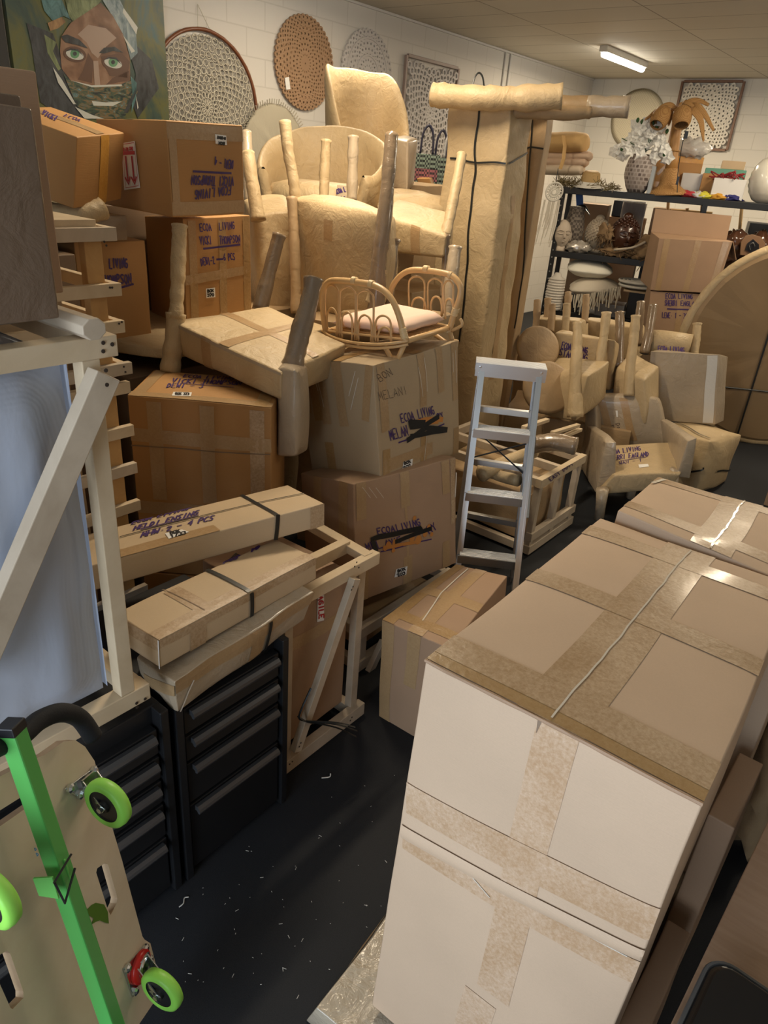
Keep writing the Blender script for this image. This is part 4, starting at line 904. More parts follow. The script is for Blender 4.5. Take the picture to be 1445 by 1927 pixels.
fc = Face(cc-a_*.1165+b_*-.03+V((0, 0, -.05)), cc-a_*.1165+b_*.10+V((0, 0, -.05)), cc-a_*.1165+b_*.10+V((0, 0, -.02)), cc-a_*.1165+b_*-.03+V((0, 0, -.02)))
fc.n = -a_; m_ = MB(); write(fc, m_, 'comma', (1333, 1878), (1340, 1852), 5, .0016, up=(-4, -1), e=.001); m_.build('printed_name', plain('blue_print', (.02, .22, .55), .4), cs, fixn=False)

# ------------------------------------------------------------------ aluminium step ladder
ld = thing('step_ladder', 'small aluminium step ladder with four treads standing open', 'ladder', (-1.45, 2.9, 0))
fr = [onz(1018, 712, 1.06), onz(1000, 838, .81), onz(990, 957, .53), onz(978, 1065, .25)]; fl_ = [onz(903, 700, 1.06), onz(886, 800, .81), onz(873, 915, .53), onz(862, 1040, .25)]
def fitline(ps, z0, z1):
    a = (ps[-1]-ps[0])/(ps[-1].z-ps[0].z); return ps[0]+a*(z0-ps[0].z), ps[0]+a*(z1-ps[0].z)
R0, R1 = fitline(fr, 0, 1.07); L0, L1 = fitline(fl_, 0, 1.07)
wdir = (R1-L1).normalized(); bk = V((-wdir.y, wdir.x, 0)).normalized()
def rail(p, q, mir):
    m = MB(); m.beam(p, q, .010, .058, up=bk); 
    for s_ in (-1, 1): m.beam(p+bk*.027*s_-wdir*.010*mir, q+bk*.027*s_-wdir*.010*mir, .024, .004, up=bk)
    return m
rail(R0+bk*.03, R1+bk*.03, 1).build('front_rail', ALU, ld); rail(L0+bk*.03, L1+bk*.03, -1).build('front_rail', ALU, ld)
BR0, BL0 = R0+bk*.40+wdir*.02, L0+bk*.40-wdir*.02; BR1, BL1 = R1+bk*.115, L1+bk*.115
rail(BR0, BR1, 1).build('rear_rail', ALU, ld); rail(BL0, BL1, -1).build('rear_rail', ALU, ld)
for k in range(1, 4):
    z = fr[k].z; t = (z)/(1.07); l, r = L0.lerp(L1, t), R0.lerp(R1, t)
    m_ = MB(); c_ = (l+r)/2+bk*.035; wv = (r-l)
    ang = math.atan2(wdir.y, wdir.x); RR = Matrix.Rotation(ang, 3, 'Z')
    m_.box(c_, (wv.length-.02, .080, .006), RR)
    for j in range(6): m_.box(c_+bk*(-.034+j*.0135)+V((0, 0, .004)), (wv.length-.02, .005, .003), RR)
    st_ = m_.build('tread', ALU_D, ld)
    MB().box(c_-bk*.040+V((0, 0, -.017)), (wv.length-.005, .004, .04), RR).build('tread_front', ALU, st_)
    m_ = MB(); nails(m_, [r-bk*.002+V((0, 0, -.01)), r-bk*.002+V((0, 0, -.03)), l-bk*.002+V((0, 0, -.01)), l-bk*.002+V((0, 0, -.03))], -bk, .006); m_.pieces('rivet', ZINC, st_)
c_ = (L1+R1)/2+bk*.06+V((0, 0, .028)); wl = (R1-L1).length+.045
m_ = MB(); m_.box(c_, (wl, .115, .006), RR)
for j in range(8): m_.box(c_+bk*(-.05+j*.0143)+V((0, 0, .004)), (wl, .004, .003), RR)
tp_ = m_.build('top_cap', ALU_D, ld)
m_ = MB(); m_.box(c_-bk*.059+V((0, 0, -.028)), (wl, .005, .062), RR); m_.box(c_+bk*.059+V((0, 0, -.028)), (wl, .005, .062), RR); m_.build('cap_skirt', ALU, tp_)
m_ = MB(); nails(m_, [c_-bk*.063+wdir*s_*(wl/2-.022)+V((0, 0, dz)) for s_ in (-1, 1) for dz in (-.014, -.044)], -bk, .006); m_.pieces('rivet', ZINC, tp_)
for t in (.28, .55, .80):
    l, r = BL0.lerp(BL1, t), BR0.lerp(BR1, t); MB().beam(l, r, .028, .03, up=bk).build('rear_crossbar', ALU, ld)
m_ = MB(); l, r = BL0.lerp(BL1, .72), BR0.lerp(BR1, .52); m_.tube([l-bk*.02, r-bk*.02], .004, 6); l, r = BL0.lerp(BL1, .56), BR0.lerp(BR1, .68); m_.tube([l-bk*.02, r-bk*.02], .004, 6); m_.pieces('cross_brace', plain('dark_steel', (.06, .065, .07), .35, .8), ld)
m_ = MB(); p = R0.lerp(R1, .42)+wdir*.012+bk*.03; q = BR0.lerp(BR1, .70)+wdir*.014; m_.beam(p, q, .004, .014, up=wdir); m_.build('spreader_arm', ZINC, ld)
m_ = MB(); p = BR0.lerp(BR1, .40)+wdir*.016; m_.beam(p, q, .006, .02, up=wdir); m_.build('hinge_plate', plain('dark_bracket', (.05, .055, .06), .4, .7), ld)
for b_ in (R0+bk*.03, L0+bk*.03, BR0, BL0): MB().box(b_+V((0, 0, .012)), (.032, .065, .024), RR).build('foot', BLACKP, ld)

# ------------------------------------------------------------------ rattan doll bed
bd = thing('doll_bed', 'natural rattan doll bed with a pale pink mattress on the taped carton', 'bed', at(735, 650, 2.75))
nl = [at(606, 600, 2.86), at(766, 645, 2.62)]; nx = (nl[1]-nl[0]); nx.z = 0; nxu = nx.normalized()
def pl(px, py, ref):    # point on the upright plane through ref along nxu
    nn = V((-nxu.y, nxu.x, 0)); r = ray(px, py); t = (ref-CAM).dot(nn)/r.dot(nn); return CAM+r*t
rn = at(690, 600, 2.74)
hb = MB(); P_ = [pl(*q, rn) for q in ((614, 632), (609, 595), (607, 562), (611, 540), (622, 529), (640, 528), (670, 531), (700, 536), (722, 547), (738, 565), (750, 592), (758, 622), (764, 645))]
hb.tube(cr(P_, 5), .0125, 10); fh = hb.build('headboard_arch', RATTAN, bd, smooth=True)
m_ = MB()
def hairpin(x0_, x1_, ytop, yb0, yb1, ref, r=.0045, ysh=12):
    xm = (x0_+x1_)/2; pts = [(x0_, yb0), (x0_-1, ytop+ysh*1.6), (x0_+(x1_-x0_)*.12, ytop+ysh*.4), (xm, ytop), (x1_-(x1_-x0_)*.12, ytop+ysh*.5), (x1_+1, ytop+ysh*1.8), (x1_, yb1)]
    m_.tube(cr([pl(*q, ref) for q in pts], 4), r, 6)
for x0_, x1_, yt, b0, b1 in ((612, 636, 536, 625, 634), (640, 668, 540, 637, 640), (672, 702, 546, 640, 643), (616, 633, 580, 626, 634), (644, 662, 587, 637, 641), (675, 698, 593, 641, 644), (707, 735, 594, 643, 642), (712, 736, 616, 643, 642)): hairpin(x0_, x1_, yt, b0, b1, rn)
m_.pieces('headboard_loop', RATTAN, bd, smooth=True)
m_ = MB()
for dy in (0, 7): m_.tube(cr([pl(a, b+dy, rn-V((-nxu.y, nxu.x, 0))*o_) for a, b, o_ in ((606, 622, 0), (622, 633, .03), (655, 643, .05), (700, 648, .05), (740, 646, .03), (768, 641, 0))], 6), .006, 8)
m_.pieces('headboard_base_hoop', RATTAN, bd, smooth=True)
rf = at(800, 560, 3.05)
m_ = MB(); P_ = [pl(*q, rf) for q in ((733, 560), (738, 540), (752, 520), (772, 509), (800, 509), (830, 513), (852, 520), (865, 537), (866, 556), (858, 580), (850, 605), (845, 625))]
m_.tube(cr(P_, 5), .0125, 10); m_.build('footboard_arch', RATTAN, bd, smooth=True)
m_ = MB()
for x0_, x1_, yt, b0, b1 in ((770, 798, 520, 580, 585), (806, 832, 524, 588, 595), (836, 852, 528, 590, 600), (776, 800, 560, 585, 588), (812, 830, 558, 590, 598), (838, 852, 562, 600, 605)): hairpin(x0_, x1_, yt, b0, b1, rf, ysh=10)
m_.pieces('footboard_loop', RATTAN, bd, smooth=True)
m_ = MB(); a_, b_ = pl(764, 642, rn), pl(845, 617, rf); m_.tube([a_, a_.lerp(b_, .5), b_], .011, 10); c_, d_ = pl(610, 625, rn), pl(738, 590, rf); m_.tube([c_, d_], .011, 10)
m_.tube(cr([pl(866, 600, rf), pl(869, 612, rf), pl(850, 622, rf)], 4), .007, 8); m_.pieces('side_rail', RATTAN, bd, smooth=True)
# slatted base
m_ = MB()
for k in range(12):
    t = k/11; m_.tube([c_.lerp(d_, t)+V((0, 0, .006)), a_.lerp(b_, t)+V((0, 0, .006))], .005, 6)
m_.pieces('base_slat', RATTAN, bd)
zc = up_.C['Nt'].z
def legv(p1_, p2_, q_): 
    m = MB(); m.tube([p1_, q_], .010, 8); m.tube([p2_, q_], .010, 8); m.tube([q_+V((0, 0, -.004)), q_+V((0, 0, .035))], [.013, .016], 10, jit=.08); m.build('leg', RATTAN, bd, smooth=True)
legv(pl(724, 652, rn), pl(760, 650, rn), pl(743, 688, rn)); legv(pl(626, 636, rn), pl(655, 645, rn), pl(618, 658, rn-V((-nxu.y, nxu.x, 0))*-.02)); legv(pl(818, 630, rf), pl(846, 622, rf), pl(855, 655, rf)); legv(d_, d_+V((.05, 0, 0)), d_+V((.0, .0, -.07)))
# wrapped joints
m_ = MB()
for p, q in ((pl(757, 618, rn), pl(762, 638, rn)), (pl(854, 594, rf), pl(858, 580, rf)), (pl(845, 612, rf), pl(843, 625, rf)), (pl(798, 506, rf), pl(806, 507, rf)), (pl(845, 517, rf), pl(850, 519, rf)), (pl(663, 528, rn), pl(670, 529, rn)), (pl(695, 534, rn), pl(702, 536, rn))):
    m_.tube([p.lerp(q, k/14) for k in range(15)], [.0158 if k % 3 else .0142 for k in range(15)], 10)
m_.pieces('cane_binding', plain('cane_binding', (.66, .47, .24), .45), bd, smooth=True)
# mattress
mt = MB(); rim = [a_.lerp(c_, .06), c_.lerp(a_, .06), d_.lerp(b_, .05), b_.lerp(d_, .05)]
def mfn(top):
    def f(u, v):
        p = rim[1].lerp(rim[0], u).lerp(rim[2].lerp(rim[3], u), .04+v*.9); e = min(1, 9*u*(1-u))*min(1, 9*v*(1-v)); e = e**.5
        return p+V((0, 0, (.035+.032*e if top else .035-.022*e)+.003*noise.noise(V((u*5, v*5, 0)))))
    return f
mt.patch(mfn(True), 24, 24); mt.patch(mfn(False), 24, 24); mt.build('mattress', PINKC, bd, smooth=True, weld=True)

# ------------------------------------------------------------------ trolley board with castors
def bpl():   # board plane from three photo anchors with floor contact
    B0 = onz(296, 1908, .03); return B0
BRc = onz(292, 1880, .05); top = onx(150, 1392, -1.10)
e1 = (top-BRc); ey = e1.normalized()
leftp = onx(0, 1455, -1.02); ex = (leftp-top); ex = (ex-ey*ex.dot(ey)).normalized(); bn_ = ey.cross(ex).normalized()
if bn_.dot(CAM-BRc) < 0: bn_ = -bn_
def bp(px, py, off=0):
    r = ray(px, py); t = (BRc-CAM+bn_*off).dot(bn_)/r.dot(bn_); return CAM+r*t
tr = thing('trolley_board', 'birch plywood dolly board with green castors leaning on the black cabinets', 'trolley', (BRc.x, BRc.y, 0))
outline = [bp(*q) for q in ((142, 1393), (160, 1405), (178, 1432), (200, 1520), (230, 1620), (268, 1762), (272, 1768), (283, 1775), (297, 1830), (294, 1880), (262, 1927), (230, 1975), (60, 2060), (-160, 2060), (-250, 1600), (-190, 1560), (60, 1430), (85, 1420), (120, 1395))]
def solid_with_holes(outl, holes, n, th):
    bm = bmesh.new(); ed = []
    for lp in [outl]+holes:
        vs = [bm.verts.new(p) for p in lp]
        for k in range(len(vs)): ed.append(bm.edges.new((vs[k], vs[(k+1) % len(vs)])))
    bmesh.ops.triangle_fill(bm, use_beauty=True, use_dissolve=False, edges=ed, normal=n)
    bm.verts.ensure_lookup_table(); bm.faces.ensure_lookup_table()
    vs = [v.co.copy() for v in bm.verts]; fs = [[v.index for v in f.verts] for f in bm.faces]
    k = len(vs); m = MB(); edges = {}
    for f in fs:
        for i in range(len(f)): a, b = f[i], f[(i+1) % len(f)]; edges[(a, b)] = 1
    side = [(a, b, b+k, a+k) for (a, b) in edges if (b, a) not in edges]
    m.add(vs+[p-n*th for p in vs], fs+[[i+k for i in f][::-1] for f in fs]); m.mi = 1; m.f += [list(s) for s in side]; m.m += [1]*len(side); bm.free(); return m
def slot(c1_, c2_, hw, n=7):
    a, b = bp(*c1_), bp(*c2_); d = (b-a).normalized(); s = bn_.cross(d); out = []
    for c0, t0 in ((b, -90), (a, 90)):
        for k in range(n): t = math.radians(t0+180*k/(n-1)); out.append(c0+d*math.cos(t)*hw+s*math.sin(t)*hw)
    return out
holes = [[bp(*q) for q in ((183, 1634), (197, 1624), (203, 1626), (221, 1690), (219, 1700), (212, 1715), (208, 1722), (203, 1712), (181, 1642))],
         [bp(*q) for q in ((-6, 1800), (13, 1789), (19, 1794), (44, 1866), (44, 1878), (24, 1899), (20, 1897), (-10, 1830))],
         [bp(*q) for q in ((78, 1476), (84, 1480), (88, 1490), (82, 1498), (-10, 1562), (-14, 1552), (-8, 1530))]]
bo = solid_with_holes(outline, holes, bn_, .016).build('plywood_board', [PLY, PLYE], tr)
# green worn decal patch
m_ = MB(); m_.add([bp(*q, .0012) for q in ((163, 1712), (172, 1703), (180, 1699), (196, 1702), (203, 1716), (205, 1738), (197, 1736), (188, 1732), (180, 1735), (172, 1740), (176, 1728), (166, 1722))], [tuple(range(12))])
m_.add([bp(*q, .0012) for q in ((150, 1740), (158, 1736), (162, 1745), (158, 1765), (153, 1768), (149, 1755))], [tuple(range(6))]); m_.build('worn_green_patch', plain('dark_leaf_green', (.10, .22, .02), .6), tr, fixn=False)
def castor(px, py, name, ax, swivel, drop, tone):
    c = bp(px, py); root = thing(name, None, None, (0, 0, 0)); del_ = 0
    return c
def make_castor(plate, wheelpx, swivel, axis):
    """plate: photo corners of the mounting plate; wheelpx: wheel centre in the photo"""
    P = [bp(*q, .002) for q in plate]; m = MB().slab([p+bn_*.003 for p in P], .004, bn_)
    cp = m.build('castor_plate', ZINC, tr, bev=.001); pc = sum(P, V((0, 0, 0)))/4
    m = MB()
    for p in P: q = pc+(p-pc)*.80; m.lathe([(.010, .002), (.010, .008), (.005, .012), (0, .012)], q, bn_, 8)
    m.pieces('bolt', ZINC, cp, smooth=False)
    r = ray(*wheelpx); t = (BRc-CAM+bn_*.078).dot(bn_)/r.dot(bn_); wc = CAM+r*t
    if swivel:
        MB().lathe([(.030, .002), (.036, .004), (.036, .012), (.028, .016), (0, .016)], pc, bn_, 28).build('swivel_ring', REDP, cp, smooth=True)
        MB().lathe([(.024, .014), (.024, .020), (.016, .024), (.012, .022), (.008, .026), (0, .026)], pc, bn_, 24).build('swivel_bearing', ZINC, cp, smooth=True)
    ax = axis.normalized()
    for s in (-1, 1):
        o = ax*s*.019; side = bn_.cross(ax).normalized()
        m = MB(); w0 = pc+bn_*.014+o
        m.slab([w0-side*.024, w0+side*.024, wc+o+side*.010, wc+o+bn_*.010, wc+o-side*.010], .003, ax*s); m.build('fork', ZINC, cp, bev=.001)
    MB().box(pc+bn_*.016, (.05, .04, .004), Matrix((tuple(side), tuple(ax), tuple(bn_))).transposed()).build('fork_bridge', ZINC, cp)
    R = .054
    tw = MB().lathe([(.036, -.0125), (R-.008, -.014), (R-.002, -.010), (R, 0), (R-.002, .010), (R-.008, .014), (.036, .0125)], wc, ax, 36, cap=False).build('tyre', GREENW, cp, smooth=True)
    MB().lathe([(0, -.012), (.012, -.016), (.014, -.010), (.036, -.010), (.038, -.012), (.038, .012), (.036, .010), (.014, .010), (.012, .016), (0, .012)], wc, ax, 28).build('wheel_hub', BLACKP, tw, smooth=False)
    MB().tube([wc-ax*.024, wc+ax*.024], .006, 8).build('axle', ZINC, tw)
CAX = -CR*.50-CU*.40-CF*.98
make_castor([(120, 1485), (176, 1444), (196, 1472), (145, 1500)], (203, 1511), False, CAX)
make_castor([(231, 1822), (273, 1776), (283, 1802), (249, 1876)], (305, 1862), True, CAX)
make_castor([(-75, 1720), (-25, 1680), (-15, 1710), (-60, 1745)], (-14, 1690), False, CAX)
# green folding handle in front
hd = thing('folding_hand_cart', 'bright green square handle bar with a black foam grip in front of the plywood', 'hand cart', at(190, 1927, 1.35))
h0, h1 = bp(22, 1372, .07), bp(262, 2075, .09)
hup = (bn_).normalized()
gb = MB().beam(h0, h1, .031, .031, up=hup).build('handle_bar', GREEN, hd, bev=.003)
MB().beam(h0-(h1-h0).normalized()*.012, h0+(h1-h0).normalized()*.006, .033, .033, up=hup).build('end_cap', BLACKP, hd, bev=.002)
g0 = at(22, 1392, 1.38)
gp = cr([bp(-45, 1425, .05), bp(-5, 1405, .05), bp(40, 1384, .05), bp(75, 1355, .05), bp(115, 1341, .06), bp(150, 1352, .06), bp(176, 1388, .07)], 7)
MB().tube(gp, .0175, 16).build('foam_grip', FOAM, hd, smooth=True)
cl = bp(99, 1652, .075); hdv = (h1-h0).normalized(); hs = hup.cross(hdv).normalized()
m_ = MB()
for s in (-1, 1): m_.slab([cl+hs*s*.020-hdv*.025+hup*.020, cl+hs*s*.020+hdv*.025+hup*.018, cl+hs*s*.022+hdv*.02-hup*.018, cl+hs*s*.022-hdv*.02-hup*.018], .004, hs*s)
m_.build('sliding_bracket', plain('lime_bracket', (.16, .55, .12), .35), hd, bev=.001)
m_ = MB(); m_.tube(cr([cl-hs*.026+hup*.026-hdv*.02, cl+hs*.026+hup*.028-hdv*.03], 3), .0022, 6); m_.tube([cl-hs*.026+hup*.028-hdv*.02, cl-hs*.022+hup*.03+hdv*.03, cl+hs*.028+hup*.024+hdv*.005], .0022, 6); m_.build('wire_clip', BLACKP, hd)
fc = Face(h0+hdv*.20-hs*.016+hup*.0185, h0+hdv*.35-hs*.016+hup*.0185, h0+hdv*.35+hs*.010+hup*.0185, h0+hdv*.20+hs*.010+hup*.0185)
fc2 = Face(h0-hs*.0185+hup*.016, h1-hs*.0185+hup*.016, h1-hs*.0185-hup*.016, h0-hs*.0185-hup*.016); fc2.n = -hs
best = fc2 if (CAM-h0).dot(-hs) > 0 else fc
m_ = MB(); write(best, m_, 'easy', (63, 1596), (76, 1632), 9, .0016, up=(8, -3), e=.001); m_.build('printed_name', plain('cyan_print', (.01, .30, .65), .4), hd, fixn=False)
# floor litter
lt = MB(); rnd = random.Random(3)
for k in range(90):
    q = onz(rnd.uniform(330, 760), rnd.uniform(1440, 1900), .0); 
    if q.x < -1.17 or q.x > -.62: continue
    L_ = rnd.choice([.002, .003, .004, .010]); a_ = rnd.uniform(0, 6.28); d_2 = V((math.cos(a_), math.sin(a_), 0))*L_/2; lt.tube([q+V((0, 0, .001))-d_2, q+V((0, 0, .0015))+d_2], .0007, 4)
lt.tube(cr([onz(337, 1707, .003), onz(345, 1700, .004), onz(347, 1690, .003), onz(355, 1688, .003)], 4), .0016, 5); lt.tube(cr([onz(605, 1464, .003), onz(620, 1462, .003), onz(622, 1456, .006)], 4), .002, 5)
tag(lt.build('floor_litter', plain('paper_scrap', (.62, .60, .55), .8)), 'tiny white scraps and fluff scattered over the black floor', 'litter', kind='stuff')

# ------------------------------------------------------------------ wrapped furniture kit
def below(p, px, py):
    r = ray(px, py); k = V((p.x, p.y)); rr = V((r.x, r.y)); t = rr.dot(k)/rr.dot(rr); return CAM+r*t
def hexpx(L, N, R, B, drop=None, bots=None):
    C = {}
    for i, (k, q) in enumerate((('L', L), ('N', N), ('R', R), ('B', B))):
        p = at(*q); C[k+'t'] = p
        if bots and bots[i] is not None: C[k+'b'] = below(p, *bots[i]) if isinstance(bots[i], tuple) else V((p.x, p.y, bots[i]))
        else: C[k+'b'] = p-V((0, 0, drop))
    return C
def wslab(name, parent, C, mat=None, n=10, amp=.012, bulge=.012, freq=5, bev=.012):
    c = Carton(name, None, None, C, mat or PAPER, n=n, amp=amp, bulge=bulge, parent=parent, bev=bev, freq=freq); return c
def wleg(parent, pts, r, mat=None, name='leg', flare=1.12, seg=12):
    P = cr([at(*q) for q in pts], 7); m = len(P)
    rr = r if isinstance(r, (list, tuple)) else [r, r]
    rad = [rr[0]+(rr[-1]-rr[0])*i/(m-1) for i in range(m)]
    rad = [q*(1+.10*noise.noise(V((i*.55, pts[0][0]*.13, pts[0][1]*.07)))*1.6) for i, q in enumerate(rad)]
    rad[0] *= flare
    mb = MB().tube(P, rad, seg, jit=.05)
    return mb.build(name, mat or PAPER, parent, smooth=True)
def support(C_or_px, label, mat=None):
    return tag(Carton('wrapped_load', None, None, C_or_px, mat or PAPER_B, n=8, amp=.01, bulge=.01).done(), label, 'package')
def ring_wall(parent, name, c, yaw, R, th, z0, zf, amax=115, n=40, mat=None, lean=0.0, sq=1.0, nv=8):
    """curved chair shell: zf(a) gives the rim height, open towards the yaw direction"""
    d0 = V((math.cos(math.radians(yaw)), math.sin(math.radians(yaw)), 0)); s0 = V((-d0.y, d0.x, 0)); mb = MB()
    def pt(u, v, inner):
        a = math.radians(-amax+2*amax*u); h = zf(abs(a)); z = z0+(h-z0)*v; k = (v if v > 0 else 0)
        rr = R+(0 if not inner else -th)+lean*k
        if v > .93: rr += (-th*.25 if not inner else th*.25)*((v-.93)/.07)
        p = c+(-d0*math.cos(a)*rr*sq+s0*math.sin(a)*rr); p.z = z
        return p+noise.noise_vector(p*5)*.014
    mb.patch(lambda u, v: pt(u, v, False), n, nv); mb.patch(lambda u, v: pt(u, v, True), n, nv)
    mb.patch(lambda u, v: pt(u, 1, False).lerp(pt(u, 1, True), v)+V((0, 0, .012*math.sin(v*PI))), n, 3)
    for e in (0, 1): mb.patch(lambda u, v: pt(e, v, False).lerp(pt(e, v, True), u), 2, nv)
    return mb.build(name, mat or PAPER, parent, smooth=True, weld=True)

# tilted upturned stool over carton with the written lid
S = thing('wrapped_stool', 'paper wrapped stool upside down and tilted over the carton with the written lid', 'stool', at(430, 690, 2.7), 'wrapped upturned seats')
C = hexpx((322, 604, 2.66), (530, 700, 2.42), (652, 648, 2.78), (505, 577, 3.02), bots=((330, 664), (528, 752), (640, 705), (505, 640)))
s1 = wslab('seat', S, C, PAPER, 14, .006, .010)
s1.tape('T', (0, .5), (1, .5), .05, TAPE_S).tape('T', (.5, 0), (.5, 1), .05, TAPE_S).tape('F', (.35, 0), (.35, 1), .05, TAPE_S).tape('F', (0, .93), (1, .93), .012, PAPER_G)

s1.done()
wleg(S, [(338, 424, 2.62), (336, 480, 2.63), (334, 540, 2.64), (331, 600, 2.65)], [.029, .026], PAPER); wleg(S, [(331, 590, 2.66), (326, 650, 2.68), (320, 700, 2.7)], [.034, .036], PAPER, 'leg_sleeve')
wleg(S, [(526, 441, 3.0), (510, 500, 3.02), (488, 585, 3.04)], [.027, .034], PAPER_DK)
wleg(S, [(590, 525, 2.50), (580, 575, 2.5), (562, 640, 2.5), (548, 700, 2.5)], [.030, .042], PAPER_DK)
C = hexpx((524, 690, 2.44), (560, 695, 2.40), (580, 690, 2.52), (545, 680, 2.56), bots=((522, 862), (560, 860), (582, 845), None), drop=.3); C['Bb'] = below(C['Bt'], 545, 840)
wslab('drape', S, C, PAPER_G, 10, .012, .012).done()

# central upturned armchair
S = thing('wrapped_chair', 'paper wrapped chair upside down with long legs, behind the headboard of the doll bed', 'chair', at(640, 590, 3.3), 'wrapped upturned seats')
C = hexpx((548, 376, 3.42), (722, 409, 3.12), (744, 404, 3.35), (590, 366, 3.75), bots=((567, 588), (706, 596), (740, 560), (600, 560)))
s1 = wslab('seat', S, C, PAPER, 16, .016, .03, freq=4); s1.tape('F', (.47, .72), (.47, .9), .05, TAPE_S).done()
wleg(S, [(536, 229, 3.40), (543, 290, 3.42), (553, 345, 3.44), (556, 382, 3.46)], [.028, .026], PAPER); wleg(S, [(549, 372, 3.40), (553, 440, 3.42), (556, 520, 3.46), (558, 590, 3.5)], [.024, .028], PAPER_B, 'leg_sleeve')
wleg(S, [(737, 253, 3.08), (731, 330, 3.08), (722, 420, 3.10), (712, 500, 3.14), (708, 585, 3.2)], [.028, .040], PAPER_DK)
wleg(S, [(614, 264, 3.75), (611, 320, 3.78), (609, 376, 3.8)], [.028, .026], PAPER); wleg(S, [(665, 257, 3.7), (664, 300, 3.72), (662, 380, 3.75)], [.028, .028], PAPER_G)
# chair at left behind
S = thing('wrapped_chair', 'paper wrapped upturned chair left of the central one, right of the marked cartons', 'chair', at(505, 560, 3.4), 'wrapped upturned seats')
C = hexpx((455, 376, 3.7), (480, 405, 3.5), (556, 395, 3.55), (530, 362, 3.9), bots=((470, 590), (492, 590), (560, 590), (535, 560)))
wslab('seat', S, C, PAPER, 12, .018, .02).done()
wleg(S, [(464, 249, 3.7), (466, 300, 3.7), (470, 380, 3.72)], [.026, .028], PAPER_G); wleg(S, [(466, 288, 3.45), (474, 340, 3.45), (486, 415, 3.48)], [.029, .036], PAPER)
# small leg ends behind the bed
S = thing('wrapped_stool', 'paper wrapped stool with legs up, right behind the pink mattress', 'chair', at(730, 640, 3.2), 'wrapped upturned seats')
wleg(S, [(739, 452, 3.35), (733, 520, 3.36), (726, 600, 3.4)], [.033, .03], PAPER_DK); wleg(S, [(719, 507, 3.15), (710, 530, 3.16), (700, 570, 3.2)], [.024, .034], PAPER); wleg(S, [(857, 465, 3.55), (850, 520, 3.56), (842, 610, 3.6)], [.030, .038], PAPER_G)
C = hexpx((640, 585, 3.3), (760, 600, 3.15), (850, 590, 3.5), (740, 575, 3.7), bots=((642, 640), (765, 660), (850, 650), None), drop=.2); wslab('seat', S, C, PAPER_B, 8, .01, .01).done()
# right hand chair with slab
S = thing('wrapped_chair', 'paper wrapped upturned chair with a slanting leg against the tall pack', 'chair', at(790, 480, 3.8), 'wrapped upturned seats')
C = hexpx((700, 402, 3.85), (838, 440, 3.6), (852, 402, 3.95), (750, 375, 4.25), bots=((705, 470), (834, 487), (848, 470), None), drop=.16)
s1 = wslab('seat', S, C, PAPER, 12, .008, .012); s1.tape('F', (.62, 0), (.62, 1), .06, TAPE_S).done()
wleg(S, [(869, 290, 3.72), (860, 340, 3.7), (848, 400, 3.68), (838, 445, 3.66)], [.026, .030], PAPER); wleg(S, [(840, 440, 3.64), (838, 500, 3.7), (834, 560, 3.75)], [.018, .02], PAPER_DK)
m_ = MB().ball(at(770, 398, 4.45), (.32, .24, .12), rotm(30, 0, 0), amp=.15, nu=28, nv=16); m_.shake(.012, 8)
hb_ = tag(m_.build('wrapped_cushion', PAPER, smooth=True), 'rounded paper wrapped cushion lying behind the slanting chair leg', 'package')
# tub chairs
c = at(606, 330, 4.35); zr = at(620, 240, 4.6).z; zf_ = at(505, 320, 4.2).z; zb_ = at(600, 392, 4.1).z
S = thing('wrapped_tub_chair', 'paper wrapped round tub chair with a broad rim, facing the camera', 'chair', V((c.x, c.y, zb_)), 'wrapped tub chairs')
ring_wall(S, 'curved_back', c, -60, .37, .055, zb_, lambda a: zf_+(zr-zf_)*max(0, math.cos(a*.78))**.9, 128, 48, PAPER, lean=.04)
m_ = MB().lathe([(0, .13), (.2, .13), (.31, .11), (.33, .05), (.33, 0), (0, 0)], V((c.x, c.y, zb_)), AZ, 32); m_.shake(.012, 7); st_ = m_.build('seat', PAPER, S, smooth=True)
fz = Face(at(634, 387, 4.05), at(672, 392, 4.0), at(672, 352, 4.05), at(634, 348, 4.1)); m_ = MB(); m_.patch(lambda u, v: fz.P(u, v), 3, 3); m_.build('paper_patch', PAPER_G, S, fixn=False)
m_ = MB(); write(fz, m_, 'ECOA L', (632, 366), (652, 360), 9, .006); write(fz, m_, 'SAN D', (632, 380), (652, 378), 9, .006); m_.build('marker_writing', INK, S, fixn=False)
fil = MB().tube(cr([at(548, 335, 4.05), at(562, 340, 4.0), at(600, 318, 4.0)], 4), .004, 6) if 0 else None
c = at(694, 225, 5.0); zr = at(680, 140, 5.25).z; zf_ = at(770, 275, 4.85).z; zb_ = at(740, 345, 4.7).z
S = thing('wrapped_tub_chair', 'tall paper wrapped wing back chair behind the round tub chair', 'chair', V((c.x, c.y, zb_)), 'wrapped tub chairs')
ring_wall(S, 'curved_back', c, -18, .29, .05, zb_, lambda a: zf_+(zr-zf_)*(1 if a < .85 else max(0, math.cos((a-.85)*1.30))**1.2), 120, 48, PAPER, lean=.03)
m_ = MB().lathe([(0, .20), (.15, .20), (.22, .17), (.24, .05), (.24, 0), (0, 0)], V((c.x, c.y, zb_)), AZ, 32); m_.shake(.012, 7); m_.build('seat', PAPER, S, smooth=True)
C = hexpx((738, 262, 4.5), (768, 266, 4.4), (786, 260, 4.6), (756, 255, 4.7), bots=((742, 355), (766, 362), (778, 350), None), drop=.35); C['Bb'] = below(C['Bt'], 752, 345); wslab('arm', S, C, PAPER_G, 8, .008, .01).done()
